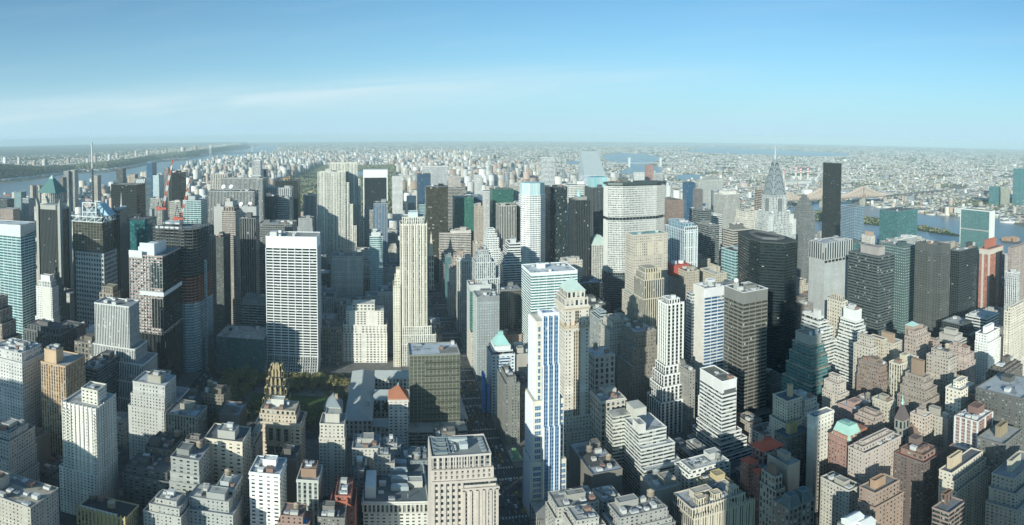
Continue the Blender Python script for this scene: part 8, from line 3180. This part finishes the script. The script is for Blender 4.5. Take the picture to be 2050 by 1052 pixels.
# ------------------------------------------------------------------ across the east river
def east_bank():
    b('glass_tower', 'skyscraper', 'pale teal glass tower standing alone across the river at the right edge', 2044, 338, 2900, 2038, 2080, 'glass2:te', (.30, .48, .50), dep=44, n=0, pen=False)
    b('glass_tower', 'office tower', 'small teal block across the river left of the cream one', 1994, 374, 2900, 1985, 2003, 'glass2:te', (.28, .38, .38), dep=40, n=0)
    b(AT, 'apartment tower', 'small cream tower across the river near the right edge', 2014, 376, 2900, 2009, 2022, 'stripe', (.66, .64, .44), dep=30, n=0)
    b('warehouse', 'warehouse', 'long tan warehouse on the far river bank', 1868, 418, 2640, 1842, 1882, 'rib', (.44, .34, .22), dep=60, n=0)
    b('warehouse', 'warehouse', 'white blocky warehouse on the far bank above the river ferry dock', 1926, 418, 2450, 1909, 1942, 'punch', (.66, .66, .60), dep=40, n=0)
    st = []
    for i, (px, yt, yb, w) in enumerate(((1569, 342, 360, 'leftmost, partly behind the steel crowned tower'), (1593, 333, 363, 'tallest of the three close together'), (1603, 336, 365, 'middle one of the three close together'), (1617, 335, 367, 'rightmost of the three close together'))):
        q = ground(px, yb)
        d = math.hypot(*q)
        z = at(px, yt, d).z
        r = thing('smokestack', (q[0], q[1], 0), 'tall power station chimney with red and white bands, ' + w, 'chimney')
        mb = MB()
        mb.tube(q[0], q[1], 0, z * .62, 9, 7, M_STONE, 12)
        mb.obj('shaft', r, (.60, .57, .50))
        rd, wh = MB(), MB()
        for k in range(5):
            (rd if k % 2 == 0 else wh).tube(q[0], q[1], z * (1 - .076 * (k + 1)), z * (1 - .076 * k), 7 - .05 * (5 - k), 6.8 - .05 * (5 - k), M_PAINT, 12)
        rd.obj('red_bands', r, (.62, .05, .06))
        wh.obj('white_bands', r, (.78, .76, .74))
    b('power_station', 'power station', 'pale power station halls at the foot of the chimneys', 1577, 364, 3850, 1573, 1632, 'blank', (.52, .52, .48), dep=70, n=0, pen=False)

    # cantilever bridge
    def deckpt(px, py, z=40):
        x, y, s = ray(px, py)
        d = (z - EYE) / s
        return Vector((x * d, y * d, z))
    A, B_ = deckpt(1520, 404), deckpt(1772, 392.5)
    T = [(1556 - 1520) / 252, (1637 - 1520) / 252, (1721 - 1520) / 252]
    r = thing('cantilever_bridge', (A.x, A.y, 0), 'long steel cantilever truss bridge with spiky towers crossing the river', 'bridge')
    tt = [0] + T + [1.0]
    n = 84
    dr = (B_ - A).normalized()
    sd = Vector((-dr.y, dr.x, 0)) * 9

    def top(t):
        k = min(abs(t - q) for q in T)
        w = .16
        return 13 + 38 * max(0, 1 - k / w) ** 1.35

    def truss(m):
        for s in (-1, 1):
            for i in range(n):
                t0, t1 = i / n, (i + 1) / n
                p, q = A.lerp(B_, t0) + sd * s, A.lerp(B_, t1) + sd * s
                P, Q = p + Vector((0, 0, top(t0))), q + Vector((0, 0, top(t1)))
                m.bar(P, Q, 2.2, M_STONE)
                m.bar(p, P, 1.2, M_STONE)
                m.bar(p, Q, 1.1, M_STONE) if i % 2 else m.bar(P, q, 1.1, M_STONE)
    sub(r, truss, 'truss', (.58, .47, .39))

    def deck(m):
        q = [A + sd, A - sd, B_ - sd, B_ + sd]
        m.face([(v.x, v.y, 41) for v in q], M_METAL)
        m.face([(v.x, v.y, 36) for v in reversed(q)], M_METAL)
        for i in range(4):
            a, c = q[i], q[(i + 1) % 4]
            m.face([(a.x, a.y, 36), (c.x, c.y, 36), (c.x, c.y, 41), (a.x, a.y, 41)], M_METAL)
    sub(r, deck, 'deck', (.34, .30, .26))
    for t in T:
        p = A.lerp(B_, t)
        sub(r, lambda m: [m.bar(p + sd * s, p + sd * s + Vector((0, 0, 58)), 2.0, M_METAL) for s in (-1, 1)] + [m.bar(p + sd * s + Vector((0, 0, 58)), p + sd * s + Vector((0, 0, 70)), .8, M_METAL) for s in (-1, 1)] + [m.bar(p + sd + Vector((0, 0, 50)), p - sd + Vector((0, 0, 50)), 1.2, M_METAL)], 'bridge_tower', (.52, .42, .35))
        sub(r, lambda m: [m.box(p.x + sd.x * s - 6, p.x + sd.x * s + 6, p.y + sd.y * s - 6, p.y + sd.y * s + 6, 0, 36, M_STONE) for s in (-1, 1)], 'pier', (.42, .40, .34))
    # viaduct inland
    V = [B_, deckpt(1800, 389, 34), deckpt(1840, 385, 28), deckpt(1890, 380.5, 16)]
    r2 = thing('viaduct', (B_.x, B_.y, 0), 'long low approach viaduct on stone piers leading inland from the truss bridge', 'bridge')

    def via(m):
        for p, q in zip(V, V[1:]):
            m.bar(p - Vector((0, 0, 3)), q - Vector((0, 0, 3)), 4.5, M_METAL)
    sub(r2, via, 'deck', (.26, .24, .22))

    def pr(m):
        for p, q in zip(V, V[1:]):
            k = max(2, int((q - p).length / 70))
            for i in range(k):
                c = p.lerp(q, i / k)
                m.box(c.x - 5, c.x + 5, c.y - 5, c.y + 5, 0, c.z - 5, M_STONE)
    sub(r2, pr, 'piers', (.50, .42, .36))
    # suspension bridge further north
    A, B2 = deckpt(1216, 327, 42), deckpt(1384, 326, 42)
    r3 = thing('suspension_bridge', (A.x, A.y, 0), 'pale suspension bridge with two square towers far up the river', 'bridge')
    Tw = [A.lerp(B2, .25), A.lerp(B2, .62)]
    sub(r3, lambda m: [m.bar(A, B2, 5, M_METAL)], 'deck', (.60, .62, .60))
    for c in Tw:
        sub(r3, lambda m: [m.box(c.x - 9, c.x + 9, c.y - 9, c.y + 9, 0, 98, M_STONE), m.box(c.x - 13, c.x + 13, c.y - 11, c.y + 11, 86, 96, M_STONE, bottom=True)], 'bridge_tower', (.66, .70, .68))

    def cab(m):
        for p, q, sag in ((A, Tw[0], 0), (Tw[0], Tw[1], 1), (Tw[1], B2, 0)):
            for i in range(10):
                def f(t):
                    v = p.lerp(q, t)
                    if sag:
                        v.z = 50 + 46 * (2 * t - 1) ** 2
                    else:
                        v.z = 96 * (t if p is A else 1 - t) + 42 * ((1 - t) if p is A else t)
                    return v
                m.bar(f(i / 10), f((i + 1) / 10), 1.2, M_METAL)
    sub(r3, cab, 'cables', (.55, .58, .57))
    # far bridge over the western river
    d0 = deckpt(404, 309.5, 62)
    d1 = deckpt(520, 305.5, 62)
    r4 = thing('suspension_bridge', (d0.x, d0.y, 0), 'faint far suspension bridge with one visible tower over the wide western river', 'bridge')
    c = d0.lerp(d1, .14)
    e = d0.lerp(d1, .86)
    sub(r4, lambda m: m.bar(d0, d1, 7, M_METAL), 'deck', (.42, .46, .48))
    for k in (c, e):
        sub(r4, lambda m: [m.box(k.x - 14, k.x - 6, k.y - 8, k.y + 8, 0, 172, M_METAL), m.box(k.x + 6, k.x + 14, k.y - 8, k.y + 8, 0, 172, M_METAL), m.box(k.x - 6, k.x + 6, k.y - 6, k.y + 6, 150, 170, M_METAL, bottom=True)], 'bridge_tower', (.46, .50, .52))

    def cab4(m):
        for i in range(16):
            f = lambda t: Vector((*c.lerp(e, t).xy, 74 + 98 * (2 * t - 1) ** 2))
            m.bar(f(i / 16), f((i + 1) / 16), 2.0, M_METAL)
    sub(r4, cab4, 'cables', (.42, .46, .48))
    # lumps on the islet
    for i, (px, py, w) in enumerate(((2012, 482, 14), (2024, 482, 20), (2034, 484, 12))):
        q = ground(px, py)
        b_ = thing('ruin', (q[0], q[1], 1), ['small reddish ruin on the river islet, left', 'larger reddish ruin in the middle of the river islet', 'small reddish ruin on the river islet, right'][i], 'ruin')
        sub(b_, lambda m: [m.box(q[0] - w, q[0] + w, q[1] - 7, q[1] + 7, 1, 9 + i, facade('punch'), (4, 4), top=M_ROOF), m.frus((q[0] - w - .5, q[0] + w + .5, q[1] - 7.5, q[1] + 7.5), 9 + i, (q[0] - w + 4, q[0] + w - 4, q[1] - 1, q[1] + 1), 13 + i, M_STONE)], 'walls', (.42, .27, .18))
    q = ground(15, 392)
    bt = thing('boat', (q[0], q[1], .3), 'small reddish ship on the wide western river', 'boat')
    sub(bt, lambda m: [m.prism([(q[0] - 30, q[1] - 6), (q[0] + 24, q[1] - 6), (q[0] + 36, q[1]), (q[0] + 24, q[1] + 6), (q[0] - 30, q[1] + 6)], .3, 7, M_PAINT, top=M_PAINT)], 'hull', (.36, .14, .09))
    sub(bt, lambda m: [m.box(q[0] - 26, q[0] - 12, q[1] - 4.5, q[1] + 4.5, 7, 17, M_PAINT), m.tube(q[0] - 19, q[1], 17, 23, 1.6, 1.4, M_PAINT, 8)], 'deckhouse', (.66, .62, .56))


east_bank()

# ------------------------------------------------------------------ traffic
def car_proto(x, y, kind, label, grp):
    if kind == 'bus':
        L, Wd, H = 12.0, 2.6, 3.1
    else:
        L, Wd, H = 4.7, 1.85, 1.45
    r = thing('bus' if kind == 'bus' else 'car', (x, y, .07), label, 'bus' if kind == 'bus' else 'car', grp)
    col = {'white': (.70, .70, .70), 'taxi': (.72, .42, .03), 'dark': (.03, .035, .04), 'grey': (.26, .27, .28), 'red': (.30, .04, .03), 'bus': (.66, .67, .68)}[kind]

    def body(m):
        if kind == 'bus':
            m.box(x - Wd / 2, x + Wd / 2, y - L / 2, y + L / 2, .45, H, M_PAINT)
            m.box(x - .8, x + .8, y - 3, y + 1, H, H + .25, M_PAINT)
        else:
            m.box(x - Wd / 2, x + Wd / 2, y - L / 2, y + L / 2, .35, .85, M_PAINT)
            m.frus((x - Wd / 2 + .05, x + Wd / 2 - .05, y - 1.7, y + 1.5), .85, (x - Wd / 2 + .3, x + Wd / 2 - .3, y - 1.1, y + .8), H, M_PAINT)
        for sx in (-1, 1):
            for sy in (-1, 1):
                m.box(x + sx * Wd / 2 - .15, x + sx * Wd / 2 + .02, y + sy * L * .3 - .33, y + sy * L * .3 + .33, .0, .62, M_METAL)
    sub(r, body, 'body', col)

    def win(m):
        if kind == 'bus':
            m.box(x - Wd / 2 - .03, x + Wd / 2 + .03, y - L / 2 - .03, y + L / 2 + .03, 1.6, 2.5, M_METAL)
        else:
            m.frus((x - Wd / 2 + .03, x + Wd / 2 - .03, y - 1.66, y + 1.45), .95, (x - Wd / 2 + .25, x + Wd / 2 - .25, y - 1.2, y + .9), H - .1, M_METAL)
    sub(r, win, 'windows', (.03, .035, .04))
    return r


def traffic():
    rng = random.Random(9)
    names = {'white': 'small white car in the avenue traffic', 'taxi': 'small yellow taxi in the avenue traffic', 'dark': 'small dark car in the avenue traffic', 'grey': 'small grey car in the avenue traffic', 'red': 'small red car in the avenue traffic'}
    first = {}

    def put(kind, x, y, rz=0):
        if kind not in first:
            first[kind] = car_proto(0, 0, kind, names[kind], kind + ' cars on the streets')
            first[kind].location = (x, y, .08)
            first[kind].rotation_euler = (0, 0, rz)
            return
        r = first[kind].copy()
        SC.collection.objects.link(r)
        r.location = (x, y, .08)
        r.rotation_euler = (0, 0, rz)
        for ch in first[kind].children:
            q = ch.copy()
            SC.collection.objects.link(q)
            q.parent = r
    kinds = ['white'] * 4 + ['taxi'] * 4 + ['dark'] * 5 + ['grey'] * 4 + ['red']
    for lane in (80.5, 84.2, 88.8, 93.2, 97.8, 102.6):
        y = 330 + rng.uniform(0, 20)
        while y < 1150:
            if not any(abs(y - s) < ws + 3 for s, ws in STS):
                put(rng.choice(kinds), lane + rng.uniform(-.3, .3), y)
            y += rng.uniform(8, 24) if y < 700 else rng.uniform(14, 60)
    for lane in (-230, -226, -222, -218, -214):
        y = 610 + rng.uniform(0, 10)
        while y < 790:
            put(rng.choice(kinds), lane, y)
            y += rng.uniform(10, 34)
    for lane in (693, 697, 703, 707):
        x = -250 + rng.uniform(0, 12)
        while x < -20:
            put(rng.choice(kinds), x, lane, math.pi / 2)
            x += rng.uniform(12, 40)
    for lane in (456, 464):
        x = -420 + rng.uniform(0, 12)
        while x < 60:
            put(rng.choice(kinds), x, lane, math.pi / 2)
            x += rng.uniform(14, 46)
    g = ground(928, 862)
    car_proto(g[0], g[1], 'bus', 'white city bus on the avenue beside the olive glass slab podium', None)


traffic()


# ------------------------------------------------------------------ the deck's own tower, then unseen blocks added to cast shade
def own_tower():
    r = thing('observation_tower', (-45, -20, 0), 'tall stone tower with the observation deck this view is taken from', 'skyscraper')

    def body(m):
        x, y = -45, -20
        for w, dd, za, zb in ((58, 34, 0, 25), (40, 26, 25, 105), (24, 19, 105, 318), (11, 9, 318, 350)):
            m.box(x - w, x + w, y - dd, y + dd, za, zb, facade('pier'), (3, 3.7), top=M_ROOF)
        m.tube(x, y, 350, 372, 7, 5.5, M_STEEL, 12)
        m.tube(x, y, 372, 381, 5.5, .5, M_STEEL, 12)
    sub(r, body, 'walls', (.50, .48, .42))


own_tower()
for x, y, w, d, h, lab in [(-640, 60, 44, 30, 229, 'dark unseen slab added to cast shade, west of the deck'), (-395, 165, 60, 40, 147, 'unseen block added to cast shade, southwest of the cream apartment tower'), (200, 30, 60, 44, 125, 'nearer unseen block added to cast shade, right of the deck'), (245, 85, 50, 40, 120, 'farther unseen block added to cast shade, right of the deck'),
                           (-430, 230, 40, 34, 130, 'unseen block added to cast shade, west of the cream apartment tower'), (-255, 70, 36, 40, 105, 'unseen block added to cast shade, near the deck'), (-560, 360, 44, 36, 120, 'tall unseen block added to cast shade, west of the orange tan tower')]:
    t = thing('midrise_building', (x, y, 0), lab, 'building')  # out of view, put here to shadow the lower corners
    sub(t, lambda m: [m.box(x - w / 2, x + w / 2, y - d / 2, y + d / 2, 0, h, facade('punch'), STYLE['punch'][:2], top=M_ROOF), m.box(x - 8, x + 8, y - 6, y + 6, h, h + 6, M_STONE)], 'walls', (.34, .30, .25))

# ------------------------------------------------------------------ air
def haze():
    m, nt, out = mat('air')
    v = nt.nodes.new('ShaderNodeVolumePrincipled')
    v.inputs['Color'].default_value = HAZE_COL + (1,)
    v.inputs['Density'].default_value = HAZE_DENS
    v.inputs['Anisotropy'].default_value = -0.1
    nt.links.new(v.outputs[0], out.inputs['Volume'])
    mb = MB()
    mb.box(-34000, 34000, -34000, 34000, -1.0, 386, m, bottom=True)
    o = mb.obj('haze', None)
    o['kind'] = 'stuff'
    o['label'] = 'thin bluish air over the whole city'


HAZE_COL = (.74, .95, 1.0)
HAZE_DENS = 5.8e-5
haze()
for o in bpy.data.objects:
    for k in ('_o', '_top', '_g'):
        if k in o:
            del o[k]
